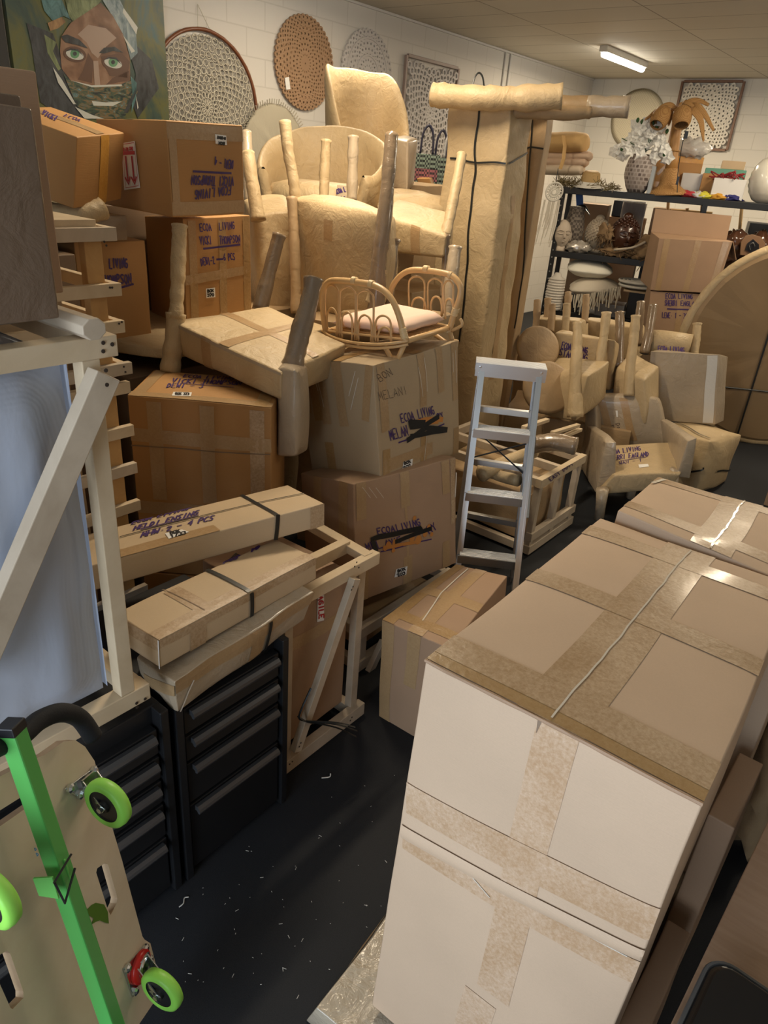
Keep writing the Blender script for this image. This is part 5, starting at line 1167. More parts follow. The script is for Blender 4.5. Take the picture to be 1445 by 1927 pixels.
# hidden loads which carry these chairs
def floor_load(cx_, cy_, w_, d_, z_, label, mat=PAPER_B, yaw=0):
    return support(hexc(cx_, cy_, 0, yaw, 0, 0, w_, d_, z_), label, mat)
a_ = at(640, 590, 3.45); floor_load(a_.x+.05, a_.y+.15, .5, .5, a_.z-.02, 'wrapped load on the floor under the central upturned chair', PAPER_B, 20)
a_ = at(606, 392, 4.5); floor_load(a_.x, a_.y+.05, .85, .8, at(600, 392, 4.1).z-.005, 'wrapped load under the round tub chair')
a_ = at(740, 345, 5.15); floor_load(a_.x-.05, a_.y+.1, .8, .7, at(740, 345, 4.7).z-.005, 'wrapped load under the wing back chair')
a_ = at(790, 490, 4.1); floor_load(a_.x-.18, a_.y+.05, .5, .4, at(790, 560, 3.9).z, 'wrapped load under the upturned chair beside the tall pack')
a_ = at(505, 590, 3.8); floor_load(a_.x-.15, a_.y-.0, .6, .45, at(505, 585, 3.6).z, 'wrapped load under the upturned chair beside the marked cartons')

# tall wrapped table standing on end
S = thing('wrapped_table', 'tall paper wrapped table stood on end, strapped in black, legs pointing right', 'table', V((at(900, 500, 4.2).x, at(900, 500, 4.2).y, 0)))
C = hexpx((848, 196, 4.05), (963, 202, 3.88), (1000, 205, 4.1), (880, 190, 4.3), bots=(0, 0, 0, 0))
for k, q in (('L', (866, 800)), ('N', (903, 800)), ('R', (984, 800))):
    pass
C['Rb'] = C['Rb']+(CR*.10); C['Bb'] = C['Bb']+CR*.05; C['Nb'] = C['Nb']+CR*.01
s1 = wslab('table_top', S, C, PAPER, 44, .018, .014, 6)
m_ = s1.mb('strap', STRAPM)
line(s1.F['F'], m_, [(904, 205), (897, 300), (888, 400), (880, 500), (870, 640)], .012, .006); line(s1.F['F'], m_, [(846, 300), (900, 305), (953, 306)], .010, .007); line(s1.F['X'], m_, [(953, 305), (975, 296), (990, 285)], .010, .007)
s1.tape('X', (.5, .3), (.5, .8), .06, TAPE_S).done()
for zz in (.42, .62, .80): 
    pass
wleg(S, [(815, 178, 3.95), (845, 181, 3.92), (900, 184, 3.86), (980, 185, 3.82), (1058, 181, 3.78)], [.062, .062], PAPER, 'leg', 1.05, 16)
wleg(S, [(870, 195, 4.4), (960, 197, 4.3), (1090, 200, 4.18), (1184, 201, 4.1)], [.055, .050], PAPER_B, 'leg', 1.0, 16)
wleg(S, [(1105, 200, 4.16), (1184, 201, 4.09)], [.056, .056], PAPER_G, 'leg_sleeve', 1.0, 16)
wleg(S, [(965, 208, 3.95), (1040, 212, 3.95), (1110, 212, 3.98)], [.04, .034], PAPER_B, 'apron', 1.0, 14)
m_ = MB(); m_.tube(cr([at(889, 163, 3.86), at(893, 146, 3.86), (at(901, 137, 3.86)), at(908, 145, 3.86), at(911, 165, 3.86)], 6), .005, 6); m_.build('strap_loop', STRAPM, S)
C = hexpx((976, 222, 4.45), (1030, 226, 4.30), (1042, 224, 4.4), (990, 218, 4.6), bots=(0, 0, 0, 0))
S2 = Carton('wrapped_pack', None, None, C, PAPER_B, n=18, amp=.008, bulge=.008); m_ = S2.mb('strap', STRAPM)
line(S2.F['F'], m_, [(1003, 228), (999, 300), (990, 450), (978, 620)], .012, .006); line(S2.F['F'], m_, [(978, 285), (1000, 278), (1028, 282)], .010, .007); S2.done(); tag(S2.root, 'narrow dark wrapped pack standing behind the tall table on end', 'package')

# ------------------------------------------------------------------ woven bags at the far wall
def bag(px, py, D, w_, h_, d_, label, m1, m2, hm):
    b = thing('woven_bag', label, 'bag', at(px, py, D), 'woven bags by the long wall'); p = at(px, py, D)
    RR = Matrix.Rotation(yaw, 3, 'Z'); 
    for k, (z0, z1, mt) in enumerate(((0, .3, m1), (.3, .62, m2), (.62, 1, m1))):
        m_ = MB(); m_.hexa([p+RR@V((sx*w_*(.42+.08*zz), sy*d_/2, zz*h_)) for zz in (z0, z1) for sx, sy in ((-1, -1), (1, -1), (1, 1), (-1, 1))]); m_.build('woven_band', mt, b, bev=.004)
    for s in (-1, 1):
        m_ = MB(); m_.tube(cr([p+RR@V((-w_*.22, s*d_*.4, h_)), p+RR@V((-w_*.18, s*d_*.4, h_*1.5)), p+RR@V((0, s*d_*.4, h_*1.72)), p+RR@V((w_*.18, s*d_*.4, h_*1.5)), p+RR@V((w_*.22, s*d_*.4, h_))], 5), .009, 6); m_.build('handle', hm, b, smooth=True)
BG1 = weave('bag_green', (.20, .26, .22), (.02, .025, .025), 55); BG2 = weave('bag_pink', (.32, .12, .14), (.04, .03, .035), 55); NAVY = plain('navy_handle', (.015, .015, .035), .4); GREYH = plain('grey_handle', (.32, .32, .32), .5)
bag(796, 362, 6.2, .24, .30, .14, 'green and pink checked woven bag with dark handles by the wall', BG1, BG2, NAVY)
bag(838, 362, 6.0, .18, .26, .12, 'green checked woven bag with pale handles beside the tall pack', BG1, BG1, GREYH)
bag(822, 366, 6.45, .22, .30, .12, 'dark woven bag behind the two checked ones', plain('navy_weave', (.03, .03, .06), .6), BG1, NAVY)
C = hexpx((784, 336, 6.0), (808, 336, 5.95), (814, 334, 6.1), (790, 333, 6.15), bots=((795, 366), (818, 364), (820, 360), (800, 362)))
cc_ = Carton('cardboard_carton', 'small leaning carton flap in front of the checked woven bags', 'box', C, CARTON, n=3); cc_.done()
a_ = at(815, 366, 6.3); tb_ = thing('black_bench', 'black shelf the woven bags stand on', 'shelf', V((a_.x, a_.y, 0)))
RZ = Matrix.Rotation(yaw, 3, 'Z')
MB().box((a_.x, a_.y, a_.z-.02), (.9, .6, .03), RZ).build('board', BLACKM, tb_)
for sx in (-1, 1):
    for sy in (-1, 1): p = V((a_.x, a_.y, 0))+RZ@V((sx*.42, sy*.27, 0)); MB().beam(p, V((p.x, p.y, a_.z-.035)), .04, .04, up=(1, 0, 0)).build('leg', BLACKM, tb_)

# ------------------------------------------------------------------ black metal shelving with the goods
SA = V((math.cos(math.radians(17.5)), math.sin(math.radians(17.5)), 0)); SN = V((SA.y, -SA.x, 0))   # along, towards the room
SP = at(1057, 351, 7.0)
def onsh(px, py, back=0.0):
    r = ray(px, py); t = (SP-SN*back-CAM).dot(SN)/r.dot(SN); return CAM+r*t
ztop = SP.z; zmid = onsh(1130, 481).z; gap_ = ztop-zmid; zlow = zmid-gap_*.98; LEN = 2.7; DEP = .55
sh_ = thing('metal_shelving', 'black metal shelving unit full of decor goods before the far wall', 'shelf', SP-V((0, 0, ztop)))
RS = Matrix.Rotation(math.radians(17.5), 3, 'Z')
for z in (ztop, zmid, zlow, .12):
    c = SP+SA*LEN/2-SN*DEP/2; c.z = z-.03
    MB().box(c, (LEN, DEP, .06), RS).build('shelf_board', BLACKM, sh_, bev=.004)
for a in (0, 1, 2):
    for b in (0, 1):
        p = SP+SA*(.02+a*(LEN-.04)/2)-SN*(.02+b*(DEP-.04)); MB().box((p.x, p.y, ztop/2), (.045, .045, ztop), RS).build('post', BLACKM, sh_)
m_ = MB()
for k in range(18):
    p = SP+SA*.02+SN*.004; p.z = ztop-.1-k*.07; m_.lathe([(0, .001), (.008, .001)], p, SN, 8)
m_.build('post_holes', plain('hole_grey', (.35, .35, .35), .6), sh_, fixn=False)
def base(px, py, back, z): p = onsh(px, py, back); return V((p.x, p.y, z))
def pxm(p): return dep(p)/FL
# palm lamp
b0 = base(1257, 362, .16, ztop); k = pxm(b0)
pl_ = thing('palm_lamp', 'rattan palm tree lamp with two coconut shades on top of the black shelving', 'lamp', b0)
tip = onsh(1277, 212, .16); ax = (tip-b0).normalized(); H_ = (tip-b0).length
prof = [(37*k, 0), (38*k, .012), (36*k, .03), (26*k, .055), (19*k, .085), (17*k, .12), (16*k, .17), (13.5*k, .21), (12*k, .24)]
prof2 = []
for (r1, z1), (r2, z2) in zip(prof, prof[1:]):
    for j in range(4): t = j/4; prof2.append(((r1+(r2-r1)*t)*(1+.02*(j % 2)), z1+(z2-z1)*t))
MB().lathe([(0, 0)]+prof2+[(0, .24)], b0, ax, 36).build('bell_base', RATTAN_D, pl_, smooth=True)
MB().lathe([(11*k, .22), (10*k, H_*.45), (9*k, H_*.7), (9.5*k, H_*.97), (5*k, H_), (0, H_)], b0, ax, 20).build('trunk', plain('rattan_trunk', (.42, .22, .07), .45, bmp=.8, bs=50), pl_, smooth=True)
MB().tube(circ(b0+ax*H_*.55, SA, SN.cross(AX) if 0 else SN, 11*k, ax, 0, 20), .006, 6, closed=True).build('trunk_band', RATTAN_D, pl_)
def leaf(pts, w_, name='palm_leaf'):
    P = cr([onsh(*q) for q in pts], 6); n_ = len(P); vs = []; fs = []
    for i, p in enumerate(P):
        d = (P[min(i+1, n_-1)]-P[max(i-1, 0)]).normalized(); s = d.cross(CF).normalized(); ww = w_*math.sin(PI*min(.98, max(.04, (i/(n_-1))))**.8)+.004
        vs += [p-s*ww, p+AZ*.012-CF*.012, p+s*ww]
    m = MB(); m.add(vs, [(3*i+j, 3*i+j+1, 3*i+j+4, 3*i+j+3) for i in range(n_-1) for j in (0, 1)])
    m.add([v+CF*.006 for v in vs], [(3*i+j+3, 3*i+j+4, 3*i+j+1, 3*i+j) for i in range(n_-1) for j in (0, 1)]); m.build(name, RATTAN_D, pl_, smooth=True, fixn=False)
for pts, w_ in ((((1276, 210, .16), (1262, 198, .1), (1240, 206, .05), (1213, 226, .0)), .026), (((1278, 208, .16), (1295, 193, .2), (1315, 189, .25), (1333, 199, .28)), .024), (((1280, 208, .16), (1308, 198, .1), (1328, 218, .08), (1343, 247, .05)), .028),
               (((1280, 210, .16), (1300, 205, .05), (1318, 225, .02), (1324, 267, .0)), .032), (((1276, 210, .16), (1264, 212, .12), (1258, 238, .1)), .024), (((1278, 208, .16), (1288, 192, .05), (1305, 202, .0)), .018), (((1277, 206, .16), (1283, 196, .2), (1292, 194, .25)), .018)): leaf(pts, w_)
for px, py, tx in ((1243, 222, -.45), (1283, 221, -.05)):
    c = onsh(px, py, .02); axx = (V((0, 0, -1))+CR*tx-CF*.55).normalized()
    pr = [(0, -.105), (.05, -.095), (.078, -.06), (.088, -.01), (.082, .045), (.066, .08), (.058, .085), (.072, .045), (.078, -.01), (.066, -.055), (0, -.085)]
    MB().lathe([(r*.98, z*1.0) for r, z in pr], c, axx, 28).build('coconut_shade', RATTAN_D, pl_, smooth=True)
m_ = MB(); m_.tube(cr([onsh(1292, 240, .0), onsh(1284, 270, .0), onsh(1276, 320, .0), onsh(1274, 362, -.01)], 5), .004, 6); m_.build('cord', BLACKP, pl_); MB().box(onsh(1291, 254, -.005), (.03, .03, .06), RS).build('plug', BLACKP, pl_); MB().box(onsh(1275, 340, -.005), (.022, .018, .07), RS).build('cord_switch', BLACKP, pl_)
# vase and orchids
b0 = base(1196, 362, .14, ztop); k = pxm(b0)
va = MB().lathe([(0, 0), (15*k, 0), (21*k, .05), (27*k, .14), (27.5*k, .21), (24*k, .29), (19*k, .33), (17*k, .335), (15*k, .32), (0, .30)], b0, AZ, 32)
VASEM, t_, b_ = nt('patterned_vase', (.30, .25, .22), .6); g = t_.nodes.new('ShaderNodeTexBrick'); g.inputs['Scale'].default_value = 1; g.inputs['Brick Width'].default_value = .035; g.inputs['Row Height'].default_value = .035; g.inputs['Mortar Size'].default_value = .006; g.inputs['Color1'].default_value = (.10, .07, .06, 1); g.inputs['Color2'].default_value = (.34, .29, .26, 1); g.inputs['Mortar'].default_value = (.40, .35, .32, 1)
mp = t_.nodes.new('ShaderNodeMapping'); mp.inputs['Rotation'].default_value = (math.radians(90), 0, 0); cx_ = t_.nodes.new('ShaderNodeTexCoord'); t_.links.new(cx_.outputs['Object'], mp.inputs[0]); t_.links.new(mp.outputs[0], g.inputs['Vector']); t_.links.new(g.outputs['Color'], b_.inputs['Base Color'])
tag(va.build('patterned_vase', VASEM, smooth=True), 'grey brown patterned vase holding white orchids on the black shelving', 'vase')
fl_th = thing('orchid_bouquet', 'bunch of white artificial orchids in the patterned vase', 'flowers', V((b0.x, b0.y, ztop+.30)))
rnd = random.Random(11); top_ = V((b0.x, b0.y, ztop+.325))
proto = None; cnt = 0
for cx_, cy_, rx_, ry_, n_ in ((1222, 255, 32, 24, 26), (1180, 282, 26, 15, 17), (1232, 285, 28, 14, 16), (1205, 240, 14, 14, 6)):
    for j in range(n_):
        q = onsh(cx_+rnd.uniform(-rx_, rx_), cy_+rnd.uniform(-ry_, ry_), rnd.uniform(.02, .26)); cnt += 1
        if proto is None:
            m_ = MB()
            for pk_ in range(5):
                t = 2*PI*pk_/5; d = V((math.cos(t), math.sin(t), 0)); s = V((-d.y, d.x, 0)); m_.add([V((0, 0, .006)), d*.022+s*.022+V((0, 0, .012)), d*.046+V((0, 0, .002)), d*.022-s*.022+V((0, 0, .012))], [(0, 1, 2, 3)])
            m_.ball((0, 0, .012), .010, nu=8, nv=6); me_o = m_.build('flower', WHITEF, fl_th, fixn=False); me_o.data.transform(Matrix.Translation(WL[fl_th.name])); proto = me_o; o = me_o
        else: o = proto.copy(); COL.objects.link(o); o.parent = fl_th
        o.location = q-WL[fl_th.name]; dr = (CAM-q).normalized(); o.rotation_mode = 'QUATERNION'; o.rotation_quaternion = (dr+V((rnd.uniform(-.6, .6), rnd.uniform(-.6, .6), rnd.uniform(-.6, .6)))).to_track_quat('Z', 'Y'); o.scale = [rnd.uniform(1.05, 1.5)]*3
m_ = MB()
for q in ((1200, 240), (1240, 240), (1165, 285), (1250, 275), (1222, 262), (1170, 260), (1185, 250), (1232, 225), (1205, 228)): m_.tube(cr([top_-V((0, 0, .1)), top_+V((0, 0, .03)), onsh(q[0], q[1], .14)], 5), .004, 5)
m_.build('stem', LEAFG, fl_th)
m_ = MB()
for q in ((1200, 226), (1208, 229), (1235, 240), (1255, 247), (1170, 280), (1250, 290), (1228, 232)): m_.ball(onsh(q[0], q[1], .05), (.016, .010, .022), nu=8, nv=6)
m_.build('buds', LEAFG, fl_th)
# fabric rolls
YEL = plain('yellow_cloth', (.62, .40, .17), .85, bmp=.4, bs=25); PIN = plain('patterned_cloth', (.60, .44, .32), .9, bmp=.3, bs=25); IVO = plain('ivory_cloth', (.66, .55, .42), .9, bmp=.3, bs=25)
for j, (px0, px1, py, hh, mt, lab) in enumerate(((1036, 1106, 268, 16, YEL, 'rolled yellow quilt tied with a cloth band, topmost of the textile pile'), (1034, 1115, 293, 8, PIN, 'flat ivory textile under the rolled yellow quilt'), (1032, 1108, 304, 8, PIN, 'pink patterned folded textile in the middle of the pile'), (1030, 1100, 318, 9, IVO, 'ivory folded textile lowest in the pile at the end of the shelving'))):
    a, b = onsh(px0-14, py, .35), onsh(px1, py+2, .22); hh_ = hh*pxm(a)
    m_ = MB().tube([a.lerp(b, t) for t in (0, .25, .5, .75, .96, 1)], [hh_*1.05, hh_*1.1, hh_*1.12, hh_*1.08, hh_, hh_*.7], 18, jit=.05); 
    for i in range(len(m_.v)): 
        cc = a.lerp(b, .5); d = m_.v[i]-cc; hz = V((d.x, d.y, 0)); n2 = SN*d.dot(SN); m_.v[i] = m_.v[i]+n2*1.6
    o = tag(m_.build('folded_textile', mt, smooth=True), lab, 'textile', 'textiles on the shelving')
    if j == 0:
        m_ = MB(); m_.tube([onsh(1060, 255, .02), onsh(1063, 275, -.03), onsh(1060, 300, -.03), onsh(1054, 318, -.02)], .02, 6, flat=.3); m_.build('tie_band', YEL, o)
# hat, thatch, thin goods
HATM = weave('straw_hat', (.52, .36, .17), (.38, .25, .10), 180)
b0 = base(1110, 345, .12, ztop+.02); k = pxm(b0)
h_ = MB().lathe([(33*k, .01), (30*k, .004), (19*k, .02), (18*k, .06), (16*k, .12), (11*k, .14), (0, .135)], b0, (V((0, 0, 1))+SN*.15).normalized(), 30)
ho = tag(h_.build('straw_hat', HATM, smooth=True), 'natural straw hat with a crown on the top shelf left of the vase', 'hat')
m_ = MB().lathe([(34*k, .008), (32*k, .014), (29*k, .018), (19.5*k, .026), (19*k, .05)], b0, (V((0, 0, 1))+SN*.15).normalized(), 30); m_.build('white_brim', plain('white_felt', (.66, .64, .58), .8), ho, smooth=True, fixn=False)
m_ = MB(); rnd = random.Random(5)
for j in range(420):
    px = rnd.uniform(1046, 1160); q = onsh(px, 348, rnd.uniform(-.02, .3)); q.z = ztop+rnd.uniform(.0, .05); d = V((rnd.uniform(-1, 1), rnd.uniform(-1, 1), rnd.uniform(-.35, .9))).normalized(); m_.tube([q, q+d*rnd.uniform(.04, .10)], .0028, 3, cap=False)
tag(m_.build('dried_grass', plain('dried_grass', (.16, .125, .055), .9), fixn=False), 'tangle of dark dried grass along the left end of the top shelf', 'dried grass', kind='stuff')
# boxes and pots on the top shelf
def shbox(name, label, cat, px0, px1, pyt, pyb, back, dpt, mat, z=None, grp=None, **kw):
    a, b = onsh(px0, pyb, back), onsh(px1, pyb, back); zt_ = onsh((px0+px1)/2, pyt, back).z; zb_ = z if z is not None else onsh((px0+px1)/2, pyb, back).z
    o = -SN*dpt; C = dict(L=a, N=b, R=b+o, B=a+o); CC = {}
    for kk, p in C.items(): CC[kk+'b'] = V((p.x, p.y, zb_)); CC[kk+'t'] = V((p.x, p.y, zt_))
    return Carton(name, label, cat, CC, mat, n=4, amp=.002, bulge=.002, group=grp, **kw)
cx1 = shbox('cardboard_carton', 'orange taped carton behind the palm lamp on the top shelf', 'box', 1226, 1316, 293, 335, .36, .18, CARTON, ztop); cx1.tape('F', (0, .93), (1, .93), .06, TAPE_O).tape('F', (0, .25), (.5, .25), .05, TAPE_O).tape('F', (.1, .5), (.3, .8), .03, TAPE_S).done()
shbox('plastic_tub', 'white plastic tub with ribs behind the palm lamp base', 'tub', 1279, 1322, 326, 352, .30, .05, plain('white_tub', (.55, .54, .52), .4), ztop).done()
o = shbox('white_box', 'open white box full of red cords on the top shelf', 'box', 1338, 1400, 336, 360, .06, .16, plain('white_card', (.68, .67, .65), .6), ztop+.005).done()
m_ = MB(); rnd = random.Random(9)
for j in range(26):
    q = onsh(rnd.uniform(1345, 1400), rnd.uniform(331, 337), rnd.uniform(.08, .2)); m_.tube(cr([q, q+V((rnd.uniform(-.08, .08), rnd.uniform(-.05, .05), rnd.uniform(0, .05))), q+V((rnd.uniform(-.1, .1), rnd.uniform(-.05, .05), -.01))], 4), .006, 5)
tag(m_.build('red_cords', plain('dark_red', (.26, .02, .025), .6)), 'tangled dark red cords heaped in the open white box', 'cord')
shbox('teal_box', 'teal green box behind the white one on the top shelf', 'box', 1324, 1402, 318, 333, .30, .16, plain('teal_card', (.12, .32, .24), .6), ztop).done()
shbox('cardboard_carton', 'small open carton standing on the teal box', 'box', 1356, 1400, 303, 319, .32, .12, CARTON4, None).done()
shbox('cardboard_carton', 'low brown carton between the white tub and the white box', 'box', 1318, 1362, 327, 348, .24, .05, CARTON, ztop).done()
shbox('tilted_frame', 'thin grey picture frame leaning beside the patterned vase', 'frame', 1216, 1224, 312, 363, .05, .22, plain('grey_mount', (.35, .38, .40), .4), ztop).done()
m_ = MB().ball(onsh(1301, 280, .40), (.17, .10, .09), amp=.5, nu=26, nv=16, freq=4); tag(m_.build('plastic_bag', plain('clear_plastic', (.60, .58, .54), .15, coat=.8, bmp=.8, bs=20), smooth=True), 'crumpled clear plastic bag on the orange taped carton', 'bag')
for j, (px, py, c_, lb) in enumerate(((1296, 362, (.40, .03, .04), 'red scarf'), (1312, 360, (.50, .50, .50), 'silver grey scarf'), (1326, 357, (.60, .55, .05), 'yellow green scarf'), (1350, 364, (.55, .28, .03), 'orange scarf'), (1378, 366, (.02, .02, .14), 'navy blue scarf'))):
    b0 = base(px, py, .10, ztop+.02); m_ = MB().ball(b0, (.09, .07, .035), amp=.5, nu=22, nv=14, freq=3); m_.shake(.012, 22)
    tag(m_.build('crumpled_scarf', plain('scarf_%d' % j, c_, .8), smooth=True), 'crumpled %s on the front edge of the top shelf' % lb, 'scarf', 'scarves on the top shelf')
b0 = base(1438, 372, .10, ztop); k = pxm(b0)
m_ = MB().ball(b0+V((0, 0, .19)), (.165, .165, .20), nu=36, nv=24)
c_ = b0+V((0, 0, .19)); m_.v = [p+(p-c_).normalized()*.008*abs(math.sin(9*math.atan2(p.y-c_.y, p.x-c_.x)+((int((p.z-c_.z)/.05)) % 2)*1.57)*math.cos((p.z-c_.z)*60)) for p in m_.v]
tag(m_.build('egg_vase', WHITEC, smooth=True), 'glossy cream egg shaped vase at the right end of the top shelf', 'vase')
# hanging dream catcher at the shelf end
c = onsh(1043, 361, -.06); k = pxm(c); dcs = thing('dream_catcher', 'small white crocheted dream catcher hanging from the shelving end', 'wall hanging', c)
ca, cb = (SA*.6+SN*-.2).normalized(), AZ
m_ = MB(); m_.tube(circ(c, CR, AZ, 15.5*k, SN, 0, 36), .009, 8, closed=True); m_.build('hoop', plain('white_yarn', (.72, .70, .64), .9), dcs, smooth=True)
m_ = MB()
for rr in (.3, .6): m_.tube(circ(c, CR, AZ, 15.5*k*rr, SN, 0, 30), .008, 5, closed=True)
for j in range(18): t = 2*PI*j/18; d = CR*math.cos(t)+AZ*math.sin(t); m_.tube([c+d*15*k*.25, c+d*15*k], .0055, 4)
m_.build('crochet_web', plain('white_yarn2', (.70, .68, .62), .9), dcs)
m_ = MB(); rnd = random.Random(2)
for j in range(14): t = rnd.uniform(-.09, .07); q = c+CR*t-V((0, 0, 14*k)); L_ = rnd.uniform(.22, .46); m_.tube([q, q-V((.02*rnd.random(), 0, L_*.6)), q-V((.03, 0, L_))], [.006, .010, .003], 5, flat=.4)
m_.build('feather_tail', plain('white_feather', (.66, .62, .54), .9), dcs)
MB().tube([c+AZ*15*k, c+AZ*(15*k+.13)], .004, 5).build('hanging_string', BLACKP, dcs)
# heads and ornaments on the middle shelf
def head(px, pyb, hpx, back, mat, label, hair=None, face=True, turn=0, wide=.37):
    b0 = base(px, pyb, back, zmid); k = pxm(b0); h = hpx*k; t = thing('carved_bust', label, 'statue', b0); c = b0+V((0, 0, h*.52))
    fd = (SN*math.cos(turn)+SA*math.sin(turn)).normalized(); sd = AZ.cross(fd); RR = Matrix((tuple(sd), tuple(-fd), tuple(AZ))).transposed()
    def shape(d):
        z = d.z; y = d.y; x = d.x
        if z < 0: x *= 1-.35*z*z; y *= 1-.2*z*z
        if y < -.2:
            y *= .93
            nz = max(0, 1-abs(x)*5)*max(0, 1-abs(z+.02)*3.2)*(-.22 if z > -.3 else 0); y += nz      # nose
            for s in (-1, 1): y += .10*max(0, 1-((x-s*.35)**2*18+(z-.12)**2*60))                      # eye sockets
            y -= .06*max(0, 1-(x*x*14+(z+.45)**2*140)); y -= .05*max(0, 1-(x*x*10+(z+.78)**2*40))      # lips, chin
        return V((x, y, z))
    MB().ball(c, (h*wide, h*wide*1.1, h*.48), RR, 40, 32, fn=shape).build('head', mat, t, smooth=True)
    MB().lathe([(h*.22, 0), (h*.19, h*.06), (h*.18, h*.16)], b0, AZ, 18).build('neck', mat, t, smooth=True)
    if face:
        m = MB(); fr = lambda x, z, o=0: c+RR@V((x*h, -(h*wide*1.1)*math.sqrt(max(.1, 1-(x/wide)**2-(z/.5)**2))-o*h, z*h))
        m.tube([fr(0, .14, -.02), fr(0, .02, .03), fr(0, -.06, .055), fr(0, -.09, .0)], [h*.022, h*.028, h*.045, h*.03], 8)
        for s in (-1, 1):
            m.tube(cr([fr(s*.05, .13, .0), fr(s*.13, .155, .005), fr(s*.23, .11, .0)], 4), h*.013, 6); m.tube(cr([fr(s*.07, .05, .0), fr(s*.14, .035, .012), fr(s*.21, .055, .0)], 4), h*.018, 6)
        m.tube(cr([fr(-.09, -.17, .0), fr(0, -.16, .03), fr(.09, -.17, .0)], 4), h*.018, 6); m.tube(cr([fr(-.07, -.20, .0), fr(0, -.205, .025), fr(.07, -.20, .0)], 4), h*.02, 6)
        m.build('face_relief', mat, t, smooth=True)
    if hair:
        m = MB()
        rnd = random.Random(4); N_ = 190
        for j in range(N_):
            z = 1-1.35*j/N_; r_ = math.sqrt(max(0, 1-z*z)); ph = j*2.39996; d = V((r_*math.cos(ph), r_*math.sin(ph), z))
            if d.y < -.15 and z < .55: continue
            m.ball(c+RR@V((d.x*h*wide*1.02, d.y*h*wide*1.12, d.z*h*.49)), h*.036, nu=6, nv=5)
        m.ball(c+V((0, 0, h*.50)), (h*.14, h*.14, h*.11), nu=12, nv=8); ho = m.build('curled_hair', hair, t, smooth=True)
    for s in (-1, 1): MB().ball(c+RR@V((s*h*wide*1.0, 0, -.05*h)), (h*.04, h*.08, h*.17), RR, 10, 8).build('ear', mat, t, smooth=True)
    return t
head(1172, 458, 68, .14, BROWNW, 'dark brown carved head with curled hair on the middle shelf', BROWNW, turn=.35)
head(1122, 452, 58, .30, STONE, 'pale stone coloured head facing away on the middle shelf', STONE, turn=3.0)
head(1248, 455, 62, .32, plain('black_brown', (.03, .015, .01), .4), 'almost black curly head behind the open carton', plain('black_curls', (.025, .014, .01), .5), turn=2.2)
head(1054, 462, 54, .06, plain('cream_carved', (.52, .44, .35), .7, bmp=.6, bs=40), 'narrow cream carved head below the small dream catcher', None, turn=.4, wide=.30)
b0 = base(1078, 440, .22, zmid); k = pxm(b0)
m_ = MB().lathe([(0, 0), (12*k, 0), (18*k, .08), (19*k, .2), (16*k, .32), (13*k, .40), (15*k, .42)], b0, AZ, 24); tag(m_.build('netted_vase', weave('netted', (.20, .17, .14), (.08, .065, .055), 40), smooth=True), 'tall grey netted vase behind the cream carved head', 'vase')
b0 = base(1088, 466, .08, zmid); m_ = MB().ball(b0+V((0, 0, .05)), (.13, .10, .06), RS, amp=.4, nu=28, nv=16, freq=5); tag(m_.build('shell_dish', plain('pearly_shell', (.50, .46, .40), .15, .3, coat=1, bmp=.5, bs=40), smooth=True), 'shiny pearly shell dish on the edge of the middle shelf', 'dish')
for j, (px, py, r3, lb) in enumerate(((1140, 440, (.07, .06, .08), 'small tuft of coconut fibre beside the pale stone head'), (1160, 474, (.16, .07, .035), 'long clump of coconut fibre over the middle shelf edge'), (1222, 470, (.15, .10, .13), 'big clump of coconut fibre left of the open carton'))):
    q = onsh(px, py, .06); m_ = MB().ball(q, r3, RS, amp=.5, nu=26, nv=18, freq=3)
    m_.shake(.03, 18); rnd = random.Random(j)
    for _ in range(60): d = V((rnd.gauss(0, 1), rnd.gauss(0, 1), rnd.gauss(0, 1))).normalized(); p = q+RS@V((d.x*r3[0], d.y*r3[1], d.z*r3[2])); m_.tube([p, p+V((rnd.uniform(-.06, .06), 0, rnd.uniform(-.10, .02)))], .004, 3)
    tag(m_.build('coconut_fibre', COIR, smooth=True), lb, 'coconut fibre', 'coconut fibre clumps')
m_ = MB().tube(cr([onsh(1155, 470, -.02), onsh(1190, 466, -.03), onsh(1215, 455, -.02)], 4), [.012]*9, 8, jit=.1); tag(m_.build('driftwood_stick', STONE, smooth=True), 'bare driftwood stick across the coconut fibre clumps', 'stick')
q = onsh(1091, 382, .42); m_ = MB().box(q, (.07, .03, .26), rotm(17, 0, -14)); tag(m_.build('blue_file', BLUEP, bev=.004), 'blue plastic file upright behind the netted vase', 'file')
b0 = onsh(1105, 400, .30); m_ = MB().tube(cr([onsh(1085, 390, .3), onsh(1100, 392, .25), onsh(1110, 405, .22)], 5), [.012, .02, .025, .03, .03, .025, .02, .015, .01, .008, .005], 8); tag(m_.build('silver_scoop', ZINC, smooth=True), 'shiny metal scoop handle between netted vase and stone head', 'scoop')
BAGB = plain('brown_bottle_bag', (.10, .045, .025), .15, coat=.8, bmp=.5, bs=12)
for px, py, lb in ((1378, 470, 'brown film wrapped head shaped parcel right of the open carton'), (1425, 470, 'brown film wrapped parcel at the right end of the middle shelf')):
    b0 = base(px, py, .22, zmid); m_ = MB().ball(b0+V((0, 0, .17)), (.13, .12, .18), amp=.25, nu=26, nv=18, freq=3); m_.shake(.012, 14); tag(m_.build('film_wrapped_parcel', BAGB, smooth=True), lb, 'package')
b0 = base(1410, 480, .03, zmid); pq = thing('arched_plaque', 'brown carved arch plaque with a dark hollow centre', 'plaque', b0); k = pxm(b0)
arc = [onsh(1392, 480, .02), onsh(1394, 455, .02), onsh(1402, 444, .02), onsh(1416, 441, .02), onsh(1432, 446, .02), onsh(1440, 458, .02), onsh(1436, 484, .02)]
